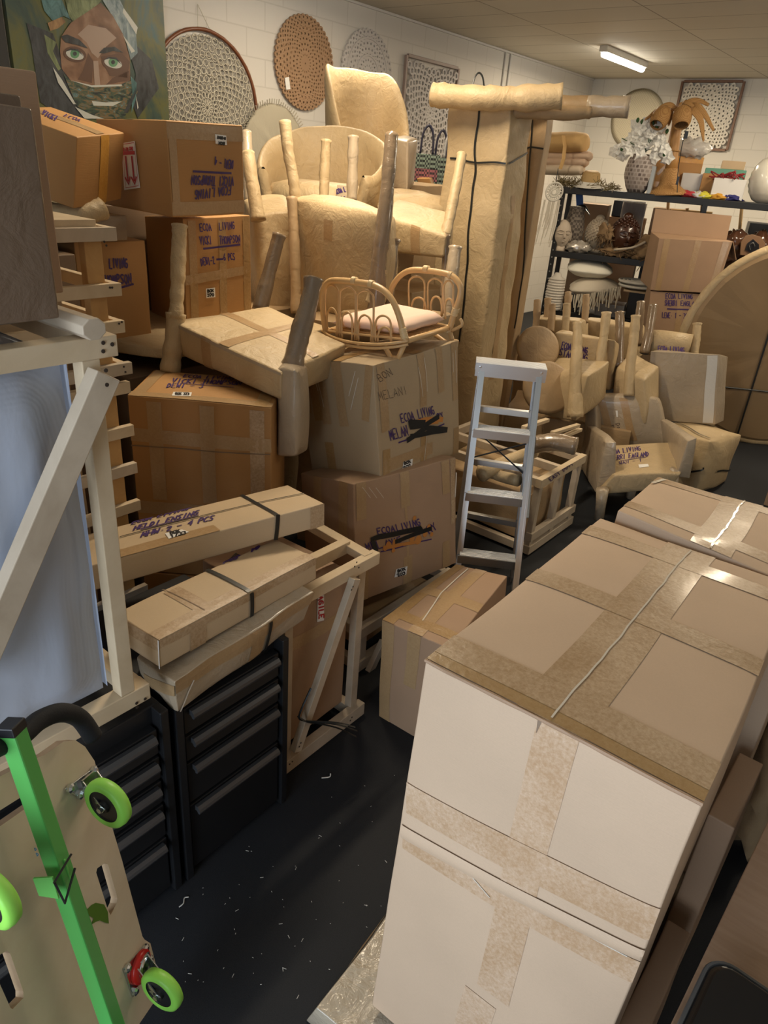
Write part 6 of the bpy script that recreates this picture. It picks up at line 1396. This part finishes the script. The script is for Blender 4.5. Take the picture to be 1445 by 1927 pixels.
MB().slab(arc, .05, SN).build('arch_board', plain('carved_brown', (.22, .12, .06), .6, bmp=.6, bs=40), pq, bev=.004)
MB().slab([onsh(1402, 470, .008), onsh(1406, 458, .008), onsh(1417, 450, .008), onsh(1428, 460, .008), onsh(1428, 472, .008), onsh(1415, 477, .008)], .012, SN).build('hollow', plain('hollow_black', (.01, .01, .012), .25), pq)
m_ = MB(); m_.tube(cr([onsh(1412, 470, -.006), onsh(1410, 462, -.006), onsh(1417, 457, -.006), onsh(1420, 464, -.006)], 4), .005, 6); m_.build('silver_scroll', ZINC, pq)
# wooden racks and dark goods behind the middle shelf
RACKW = plain('rack_wood', (.52, .34, .16), .5)
rk = thing('wooden_rack', 'pale wooden rack standing behind the middle shelf', 'rack', base(1300, 460, .8, 0))
for a, b in (((1293, 392), (1290, 470)), ((1322, 378), (1314, 470)), ((1397, 378), (1388, 470)), ((1258, 372), (1252, 470)), ((1262, 396), (1340, 402))): MB().tube([onsh(*a, .8), onsh(*b, .8)], .017, 8).build('rail', RACKW, rk)
p0 = onsh(1290, 470, .8)
for px in (1252, 1290, 1314, 1388): p = onsh(px, 470, .8); MB().tube([p, V((p.x, p.y, 0))], .017, 8).build('leg', RACKW, rk)
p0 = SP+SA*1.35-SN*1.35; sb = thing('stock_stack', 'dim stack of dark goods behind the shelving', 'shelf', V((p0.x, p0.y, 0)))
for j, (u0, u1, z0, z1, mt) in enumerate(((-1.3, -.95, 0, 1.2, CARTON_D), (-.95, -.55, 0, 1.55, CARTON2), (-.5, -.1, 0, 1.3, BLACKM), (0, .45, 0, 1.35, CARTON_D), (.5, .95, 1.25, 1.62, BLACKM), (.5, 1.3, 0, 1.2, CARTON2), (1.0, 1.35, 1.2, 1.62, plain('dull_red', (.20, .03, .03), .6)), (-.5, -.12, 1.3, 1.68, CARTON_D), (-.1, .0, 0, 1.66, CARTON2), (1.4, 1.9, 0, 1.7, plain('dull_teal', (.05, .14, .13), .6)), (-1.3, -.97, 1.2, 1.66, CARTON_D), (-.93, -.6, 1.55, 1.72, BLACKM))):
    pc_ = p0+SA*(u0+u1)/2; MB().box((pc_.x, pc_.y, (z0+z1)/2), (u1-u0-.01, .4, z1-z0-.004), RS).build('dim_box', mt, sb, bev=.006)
m_ = MB()
for j in range(9): q = onsh(1178+j*4.5, 378, .6); m_.tube(cr([V((q.x, q.y, 1.72)), V((q.x, q.y, 1.5)), V((q.x+.02, q.y, 1.25))], 3), .028, 8, flat=.6)
tag(m_.build('hanging_cloth', plain('striped_linen', (.34, .30, .28), .9), smooth=True), 'grey pleated cloth hanging behind the dark brown carved head', 'textile')
# lower shelf: pillow, tasselled cushion, baskets
def pillow(c, r3, R, mat, name, label, nu=30):
    def f(d): 
        p = max(abs(d.x), abs(d.y), 1e-6); q = (d.x*d.x+d.y*d.y)**.5
        k = 1+(q/p-1)*-1*.0+(.30*(min(abs(d.x), abs(d.y))/p) if p > 0 else 0); return V((d.x*k, d.y*k, d.z*(1-.5*q**4)))
    return tag(MB().ball(c, r3, R, nu+10, 20, fn=f, amp=0).build(name, mat, smooth=True), label, 'cushion')
RP = rotm(25, 8, 0)
pb_ = onsh(1110, 505, .16); pillow(pb_, (.22, .17, .085), RP, plain('white_pillow', (.74, .72, .62), .85, bmp=.2, bs=15), 'white_pillow', 'white pillow on top of the tasselled cushion under the middle shelf')
TASM = plain('tassel_cushion', (.60, .54, .44), .9, bmp=.8, bs=18)
c = onsh(1118, 540, .14); pillow(c, (.24, .19, .09), rotm(25, 6, -6), TASM, 'tasselled_cushion', 'cream tufted cushion with tassels under the white pillow')
tsl = MB(); rnd = random.Random(8)
for j in range(34):
    q = onsh(1078+j*2.8+rnd.uniform(-2, 2), 555-j*.5, -.04); tsl.tube(cr([q, q-V((0, 0, .06)), q-V((rnd.uniform(-.02, .02), 0, rnd.uniform(.10, .22)))], 3), .006, 5)
tag(tsl.build('macrame_fringe', COTTON), 'knotted cream fringe hanging below the tasselled cushion', 'macrame', kind='stuff')
for j, (py, lb) in enumerate(((530, 'coiled white rope placemat, upper of two'), (538, 'coiled white rope placemat, lower of two'))):
    c = onsh(1200, py, .12); m_ = MB()
    for rr in (.06, .10, .14, .18): m_.tube(circ(c, SA, SN, rr, AZ, 0, 30), .014, 6, closed=True)
    tag(m_.build('coiled_mat', plain('rope_white_%d' % j, (.60, .57, .50), .9), smooth=True), lb+' under the middle shelf', 'mat')
b0 = base(1036, 596, .02, zlow); k = pxm(b0); prof = [(0, 0), (13*k, 0)]
for j in range(24): z = j*.0135; prof.append(((14+2*math.sin(j*.13)+(1.2 if j % 2 else 0))*k, z))
prof += [(8*k, .335), (5*k, .37), (0, .37)]
tag(MB().lathe(prof, b0, AZ, 26).build('ribbed_vase', plain('ribbed_white', (.58, .54, .48), .6), smooth=False), 'white ribbed vase at the left end of the lower shelf', 'vase')
GT = plain('grey_tub_plastic', (.22, .23, .25), .25, coat=.3)
for px0, px1, pyt, pyb, bk_, lb in ((1112, 1166, 572, 620, .03, 'smoky grey plastic storage tub under the tasselled cushion'), (1054, 1080, 556, 600, .05, 'small dark storage tub with a green label'), (1170, 1228, 548, 620, .08, 'black storage tub left of the two plain cartons')):
    shbox('storage_tub', lb, 'tub', px0, px1, pyt, pyb, bk_, .3, GT if px0 == 1112 else BLACKP, zlow, 'storage tubs').done()
o = shbox('cardboard_sheet', 'loose strip of cardboard sticking out under the rope mats', 'cardboard', 1172, 1228, 548, 552, -.03, .2, CARTON4, None); o.done()

# ------------------------------------------------------------------ two cartons in front of the shelving
KC = 1.2
C2 = hexc(-1.791, 5.935, .85, 10, 0, 0, .52, .34, .325, KC, dict(Lt=(1224, 548), Nt=(1345, 555), Lb=(1210, 660), Nb=(1330, 668)))
c2_ = Carton('cardboard_carton', 'plain brown carton with purple writing below the open one by the shelving', 'box', C2, CARTON2, n=6, group='cartons before the shelving')
c2_.tape('F', (.5, 0), (.5, 1), .05, TAPE_S); c2_.write('F', 'ECOA', (1253, 562), (1272, 562), 10, .007).write('F', 'LIVING', (1277, 562), (1304, 563), 9, .007).write('F', 'SHERRI', (1251, 575), (1275, 575), 10, .007).write('F', 'ENGLAND', (1281, 575), (1318, 577), 9, .007).line('F', [(1256, 581), (1306, 583)], .012).write('F', 'LEWE. 1 - 3PCS.', (1246, 598), (1306, 600), 10, .006)
c2_.label('F', [(1328, 569), (1341, 569.5), (1341, 563), (1328, 562)]); c2_.done()
zb2 = min(C2[k].z for k in KEYS)
CC = {k: V((C2[k[0]+'b'].x, C2[k[0]+'b'].y, 0 if k[1] == 'b' else zb2-.004)) for k in KEYS}
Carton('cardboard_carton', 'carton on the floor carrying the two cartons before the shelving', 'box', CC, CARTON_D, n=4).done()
C1 = hexc(-1.825, 5.90, 1.195, 10, 0, 0, .56, .34, .371, KC, dict(Lt=(1240, 448), Nt=(1379, 455), Lb=(1223, 546), Nb=(1346, 552)))
c1_ = Carton('cardboard_carton', 'open brown carton with raised flaps on the written carton by the shelving', 'box', C1, CARTON2, n=6, group='cartons before the shelving')
c1_.tape('F', (.12, 0), (.12, 1), .05, TAPE_S).tape('F', (.55, 0), (.55, 1), .05, TAPE_S).tape('F', (.92, 0), (.92, 1), .05, TAPE_S)
r_ = c1_.done()
def flap(a, b, up, nm='flap'): m = MB(); m.slab([a, b, b+up*1.0, a+up*1.0], .005, (b-a).cross(up)); m.build(nm, CARTON2, r_)
flap(C1['Bt'], C1['Rt'], V((0, 0, .20))+(C1['Bt']-C1['Lt']).normalized()*.03); flap(C1['Nt'], C1['Rt'], CR*.07-V((0, 0, .15))); 

# ------------------------------------------------------------------ upturned stacked chairs by the round top
S = thing('wrapped_chair', 'paper wrapped upturned chair with STACKING written on it, front of the leg cluster', 'chair', at(1085, 780, 4.9), 'wrapped stacking chairs')
C = hexpx((1044, 626, 5.05), (1158, 640, 4.95), (1170, 650, 5.15), (1060, 618, 5.35), bots=((1040, 715), (1148, 735), (1158, 730), None), drop=.4)
s1 = wslab('backrest', S, C, PAPER, 10, .008, .010); s1.write('F', 'ECOA LIVING', (1056, 655), (1106, 665), 12, .007).write('F', 'STACKING', (1052, 668), (1106, 678), 12, .007).done()
C = hexpx((1018, 700, 4.95), (1105, 706, 4.60), (1146, 682, 4.85), (1050, 672, 5.0), bots=((1020, 780), (1085, 795), (1140, 745), None), drop=.35); s1 = wslab('seat', S, C, PAPER, 12, .014, .016); s1.done()
for pts, r in (([(1086, 607, 4.66), (1086, 650, 4.66), (1083, 700, 4.66), (1082, 785, 4.7)], [.028, .05]), ([(1141, 588, 4.85), (1135, 640, 4.86), (1125, 692, 4.88)], [.032, .034])): wleg(S, pts, r, PAPER)
S = thing('wrapped_chair', 'paper wrapped upturned chair at the left rear of the leg cluster, beside the shelving end', 'chair', at(1050, 640, 5.5), 'wrapped stacking chairs')
C = hexpx((1005, 598, 5.5), (1095, 606, 5.35), (1108, 600, 5.6), (1020, 592, 5.8), bots=((1008, 690), (1095, 700), (1105, 690), None), drop=.5); wslab('seat', S, C, PAPER, 8, .012, .012).done()
for px, py, d in ((1011, 565, 5.35), (1031, 562, 5.55), (1039, 573, 5.3), (1066, 572, 5.3), (1069, 550, 5.5), (1103, 555, 5.5)): wleg(S, [(px, py, d), (px-1, py+25, d), (px-3, py+52, d)], [.026, .028], PAPER_B if px % 2 else PAPER)
S = thing('wrapped_chair', 'paper wrapped upturned chair right of the stacking one, behind the leaning square panel', 'chair', at(1190, 790, 5.0), 'wrapped stacking chairs')
C = hexpx((1160, 695, 5.0), (1215, 715, 4.8), (1240, 690, 5.0), (1185, 660, 5.2), bots=((1150, 790), (1215, 800), (1235, 790), None), drop=.5); wslab('seat', S, C, PAPER, 12, .014, .016).done()
C = hexpx((1100, 600, 5.6), (1200, 618, 5.45), (1212, 612, 5.6), (1110, 596, 5.8), bots=((1100, 655), (1195, 680), (1210, 670), None), drop=.35); wslab('backrest', S, C, PAPER, 8, .01, .012).done()
for pts in ([(1166, 587, 5.1), (1166, 630, 5.1), (1163, 690, 5.1)], [(1196, 594, 4.85), (1192, 640, 4.86), (1186, 690, 4.88), (1183, 745, 4.9)], [(1206, 568, 5.3), (1202, 610, 5.3), (1198, 650, 5.3)], [(1229, 574, 5.2), (1222, 620, 5.2), (1212, 665, 5.2)], [(1312, 609, 5.2), (1309, 640, 5.2), (1305, 668, 5.2)]): wleg(S, pts, [.030, .036], random.choice([PAPER, PAPER_DK]))
S = tag(MB().tube([at(1222, 644, 5.3), at(1240, 646, 5.27), at(1262, 648, 5.24), at(1299, 653, 5.18)], [.09, .095, .095, .09], 26, jit=.02).build('wrapped_roll', PAPER, smooth=True), 'short paper wrapped roll with purple writing behind the leaning square panel', 'package')
fz = Face(at(1228, 662, 5.12), at(1300, 666, 5.05), at(1300, 640, 5.08), at(1228, 636, 5.15)); m_ = MB(); write(fz, m_, 'ECOA LIVING', (1238, 661), (1288, 664), 10, .007); m_.build('marker_writing', INK, S, fixn=False)
# half disc seen beside the tall pack
c = at(1012, 655, 4.95); m_ = MB().lathe([(0, .03), (.13, .03), (.15, .02), (.155, 0), (.15, -.02), (0, -.03)], c, (-CF+CR*.2).normalized(), 32); m_.shake(.004, 8)
tag(m_.build('wrapped_disc', PAPER_B, smooth=True), 'round brown wrapped disc edge on between the tall pack and the stacking chair', 'package')
c = at(1030, 730, 4.8); m_ = MB().lathe([(0, .03), (.16, .03), (.18, .02), (.185, 0), (.18, -.02), (0, -.03)], c, (-CF+CR*.3).normalized(), 32); m_.shake(.006, 8)
tag(m_.build('wrapped_disc', PAPER_B, smooth=True), 'lower brown wrapped disc behind the top of the step ladder', 'package')
a_ = at(1100, 780, 5.15); floor_load(a_.x-.15, a_.y+.1, .9, .6, max(.25, a_.z-.02), 'wrapped load on the floor under the stacking chairs', PAPER_B, 20)
a_ = at(1060, 690, 5.75); floor_load(a_.x-.05, a_.y+.1, .7, .5, at(1060, 690, 5.4).z, 'wrapped load at the rear under the leg cluster', PAPER_B, 20)
# leaning square panel and bundle
C = hexpx((1224, 661, 5.05), (1354, 667, 4.93), (1369, 672, 5.02), (1240, 657, 5.15), bots=((1213, 789), (1345, 799), (1362, 792), None), drop=.5); C['Bb'] = below(C['Bt'], 1232, 785)
s1 = Carton('wrapped_pack', 'square film wrapped panel with a bright tape strip, leaning by the armchair', 'package', C, PAPER_G, n=10, amp=.004, bulge=.004); s1.tape('F', (.90, .02), (.90, .98), .07, plain('clear_tape', (.66, .64, .60), .12, coat=1, bmp=.7, bs=60)).done()
C = hexpx((1243, 803, 5.05), (1338, 833, 4.75), (1394, 815, 5.0), (1300, 790, 5.4), bots=(0, 0, 0, 0)); 
s1 = Carton('wrapped_bundle', 'crumpled paper bundle tied with a black strap on the floor right of the armchair', 'package', C, PAPER, n=18, amp=.03, bulge=.03, freq=4, bev=.01)
m_ = s1.mb('strap', STRAPM); line(s1.F['F'], m_, [(1250, 880), (1300, 884), (1333, 885)], .012, .01); line(s1.F['X'], m_, [(1336, 885), (1380, 876)], .012, .01); line(s1.F['T'], m_, [(1262, 800), (1300, 815), (1336, 830)], .012, .01); s1.done()
# round table top
c = at(1478, 642, 5.65); c.z = .80; R_ = .78; axn = V((-CF.x, -CF.y, 0)).normalized(); axn = (axn+CR*-.10).normalized()
rt = thing('wrapped_round_table', 'large round paper wrapped table top standing on its edge at the right', 'table top', V((c.x, c.y, 0)))
m_ = MB().lathe([(0, .06), (R_*.5, .062), (R_*.96, .055), (R_, .035), (R_, -.035), (R_*.96, -.055), (0, -.06)], c, axn, 64); m_.shake(.006, 8); m_.build('disc', kraft('round_top_kraft', (.30, .20, .105), rough=.45), rt, smooth=False, bev=.006)
m_ = MB(); m_.tube(circ(c, AZ.cross(axn).normalized(), AZ, R_+.004, axn, 0, 64), .042, 8, closed=True, jit=.05, flat=1); m_.shake(.006, 12); m_.build('padded_rim', PAPER, rt, smooth=True)
sdv = AZ.cross(axn).normalized(); m_ = MB(); m_.tube([c-sdv*.17+AZ*.76+axn*.072, c-sdv*.17-AZ*.76+axn*.072], .007, 6); m_.tube([c-AZ*.34-sdv*.69+axn*.072, c-AZ*.34+sdv*.69+axn*.072], .007, 6); m_.build('strap', STRAPM, rt)
# paper scraps, stray carton at far right edge
fs = MB().patch(lambda u, v: onz(1388+u*110, 792-v*30-u*26, .02+.02*noise.noise(V((u*3, v*3, 0)))), 8, 4); tag(fs.build('paper_sheet', CARTON4, fixn=False), 'loose sheet of brown paper on the floor by the round table top', 'paper')
p = onz(1436, 950, 0); cc_ = Carton('cardboard_carton', 'small carton on the floor cut by the right frame edge', 'box', pris(p.x, p.x+.5, p.y, p.y+.45, 0, .22), CARTON2, n=4); cc_.done()

# ------------------------------------------------------------------ wrapped armchair
S = thing('wrapped_armchair', 'film and paper wrapped armchair facing the camera in the middle of the floor', 'armchair', V((at(1185, 900, 4.5).x, at(1185, 900, 4.5).y, 0)))
C = hexpx((1155, 893, 4.32), (1282, 889, 4.22), (1262, 832, 4.62), (1140, 838, 4.78), bots=((1122, 932), (1262, 920), (1255, 880), (1110, 880)))
s1 = wslab('seat', S, C, PAPER, 12, .006, .008)
s1.write('T', 'OA LIVING', (1156, 856), (1206, 850), 9, .006).write('T', 'ERRI EAGLAND', (1157, 867), (1222, 861), 9, .006).line('T', [(1168, 869), (1215, 863)], .006).write('T', 'WAN - 1', (1167, 876), (1210, 871), 6, .004)
s1.label('T', [(1203, 883), (1221, 881), (1220, 876), (1202, 877)]); s1.done()
C = hexpx((1112, 748, 4.98), (1234, 750, 4.86), (1240, 748, 4.96), (1118, 740, 5.08), bots=((1142, 850), (1252, 845), (1260, 842), None), drop=.4); C['Bb'] = below(C['Bt'], 1135, 850); 
for e in 't': C['L'+e] = C['L'+e]+V((0, 0, 0))
s1 = wslab('backrest', S, C, PAPER_G, 12, .008, .022)
s1.tape('F', (.5, .2), (.5, 1), .05, TAPE_S).tape('F', (.15, .2), (.15, 1), .05, TAPE_S); write(s1.F['F'], s1.mb('pen_note', PEN), 'replacement', (1150, 800), (1165, 850), 8, .003, up=(8, -2)); write(s1.F['F'], s1.mb('pen_note', PEN), 'Donna', (1159, 796), (1171, 828), 9, .003, up=(8, -2))
quad_on(s1.F['F'], s1.mb('label_sticker', LABEL), [(1158, 771), (1162, 771), (1163, 783), (1160, 783)], .003); s1.done()
C = hexpx((1140, 832, 4.30), (1160, 831, 4.27), (1118, 800, 4.95), (1102, 800, 5.0), bots=((1120, 928), (1158, 905), (1125, 870), (1090, 872))); wslab('arm', S, C, PAPER_G, 12, .008, .010).done()
C = hexpx((1292, 830, 4.16), (1310, 824, 4.16), (1255, 788, 4.85), (1242, 790, 4.85), bots=((1272, 895), (1298, 900), (1262, 850), (1250, 848))); wslab('arm', S, C, PAPER_G, 12, .008, .010).done()
C = hexpx((1098, 800, 5.02), (1112, 800, 4.98), (1120, 745, 5.06), (1106, 752, 5.1), drop=.05); 
C = dict(Lt=at(1103, 752, 5.02), Nt=at(1120, 756, 4.96), Rt=at(1128, 742, 5.06), Bt=at(1110, 745, 5.1), Lb=at(1100, 812, 4.98), Nb=at(1122, 812, 4.9), Rb=at(1132, 808, 5.0), Bb=at(1108, 808, 5.06)); wslab('side_wing', S, C, PAPER_G, 8, .006, .008).done()
def fleg(px, py, D, pxb, pyb, r): p = at(px, py, D); q = onz(pxb, pyb, .0); m = MB().tube([p, p.lerp(q, .5), q], [r*1.2, r, r*.9], 12, jit=.06); m.build('leg', PAPER_G, S, smooth=True)
fleg(1134, 920, 4.32, 1127, 978, .032); 
q_ = at(1186, 925, 4.3); 
for px, py, d in ((1188, 925, 4.75), (1265, 905, 4.3), (1240, 880, 4.75)): p = at(px, py, d); MB().tube([p+V((0, 0, .08)), V((p.x, p.y, 0))], [.034, .028], 12, jit=.06).build('leg', PAPER_G, S, smooth=True)

# ------------------------------------------------------------------ crate behind the ladder
X = -1.44; f3 = thing('timber_crate', 'low open pine crate of wrapped branches behind the step ladder', 'crate', (X-.35, 3.6, 0))
ya, yb = onx(1028, 1015, X).y, onx(1070, 965, X).y+.05; zt3 = onx(1088, 862, X).z; ya -= .25
for zz in (.04, .12): MB().beam((X, ya, zz), (X, yb, zz), .035, .05).build('bottom_rail', PINE_G, f3, bev=.002)
MB().beam((X, ya, zt3-.02), (X, yb, zt3-.02), .035, .05).build('top_rail', PINE, f3, bev=.002)
for yy in (ya+.03, yb-.04, (ya+yb)/2): MB().beam((X-.01, yy, .02), (X-.01, yy, zt3-.03), .04, .035, up=(1, 0, 0)).build('post', PINE_G, f3, bev=.002)
for yy in (ya+.02, (ya+yb)/2, yb-.02):
    for zz in (.04, zt3-.02): MB().beam((X, yy, zz), (X-.75, yy, zz), .035, .045).build('cross_rail', PINE_G, f3, bev=.002)
MB().beam((X-.75, ya, zt3-.02), (X-.75, yb, zt3-.02), .035, .05).build('rear_rail', PINE_G, f3, bev=.002); MB().beam((X-.75, ya, .04), (X-.75, yb, .04), .035, .05).build('rear_rail', PINE_G, f3, bev=.002)
for j, pts in enumerate((((1039, 815), (1088, 800)), ((1052, 825), (1092, 808)), ((985, 805), (1030, 790)))):
    a, b = onx(*pts[0], X-.25), onx(*pts[1], X-.25); MB().beam(a, b, .03, .02).build('loose_batten', PINE, f3, bev=.002)
m_ = MB(); f_ = Face(V((X+.019, ya, zt3-.045)), V((X+.019, yb, zt3-.045)), V((X+.019, yb, zt3+.005)), V((X+.019, ya, zt3+.005)))
write(f_, m_, 'EASY DUTY', (1036, 905), (1080, 873), 7, .005, e=.002); m_.build('marker_writing', INK, f3, fixn=False)
tag(Carton('wrapped_load', None, None, pris(X-.70, X-.06, ya+.05, yb-.06, .07, zt3-.12), PAPER_B, n=10, amp=.014, bulge=.02).done(), 'paper wrapped load filling the open crate behind the ladder', 'package')
for j, (pts, r, lb) in enumerate((([(1000, 838, 3.8), (1040, 832, 3.75), (1084, 840, 3.7)], .048, 'thick film wrapped branch end on the open crate, right of the ladder'), ([(905, 895, 3.6), (950, 870, 3.7), (1005, 850, 3.85)], .035, 'paper wrapped branch across the open crate seen between the ladder treads'), ([(900, 880, 3.7), (940, 895, 3.65), (975, 905, 3.55)], .030, 'thinner wrapped branch crossing behind the lower ladder treads'))):
    m_ = MB().tube(cr([at(*q) for q in pts], 6), r, 14, jit=.06); tag(m_.build('wrapped_branch', PAPER_DK if j == 0 else PAPER, smooth=True), lb, 'package', 'wrapped branches on the crate')
C = hexpx((868, 690, 4.3), (915, 700, 4.1), (985, 690, 4.3), (930, 680, 4.5), bots=(0, 0, 0, 0))
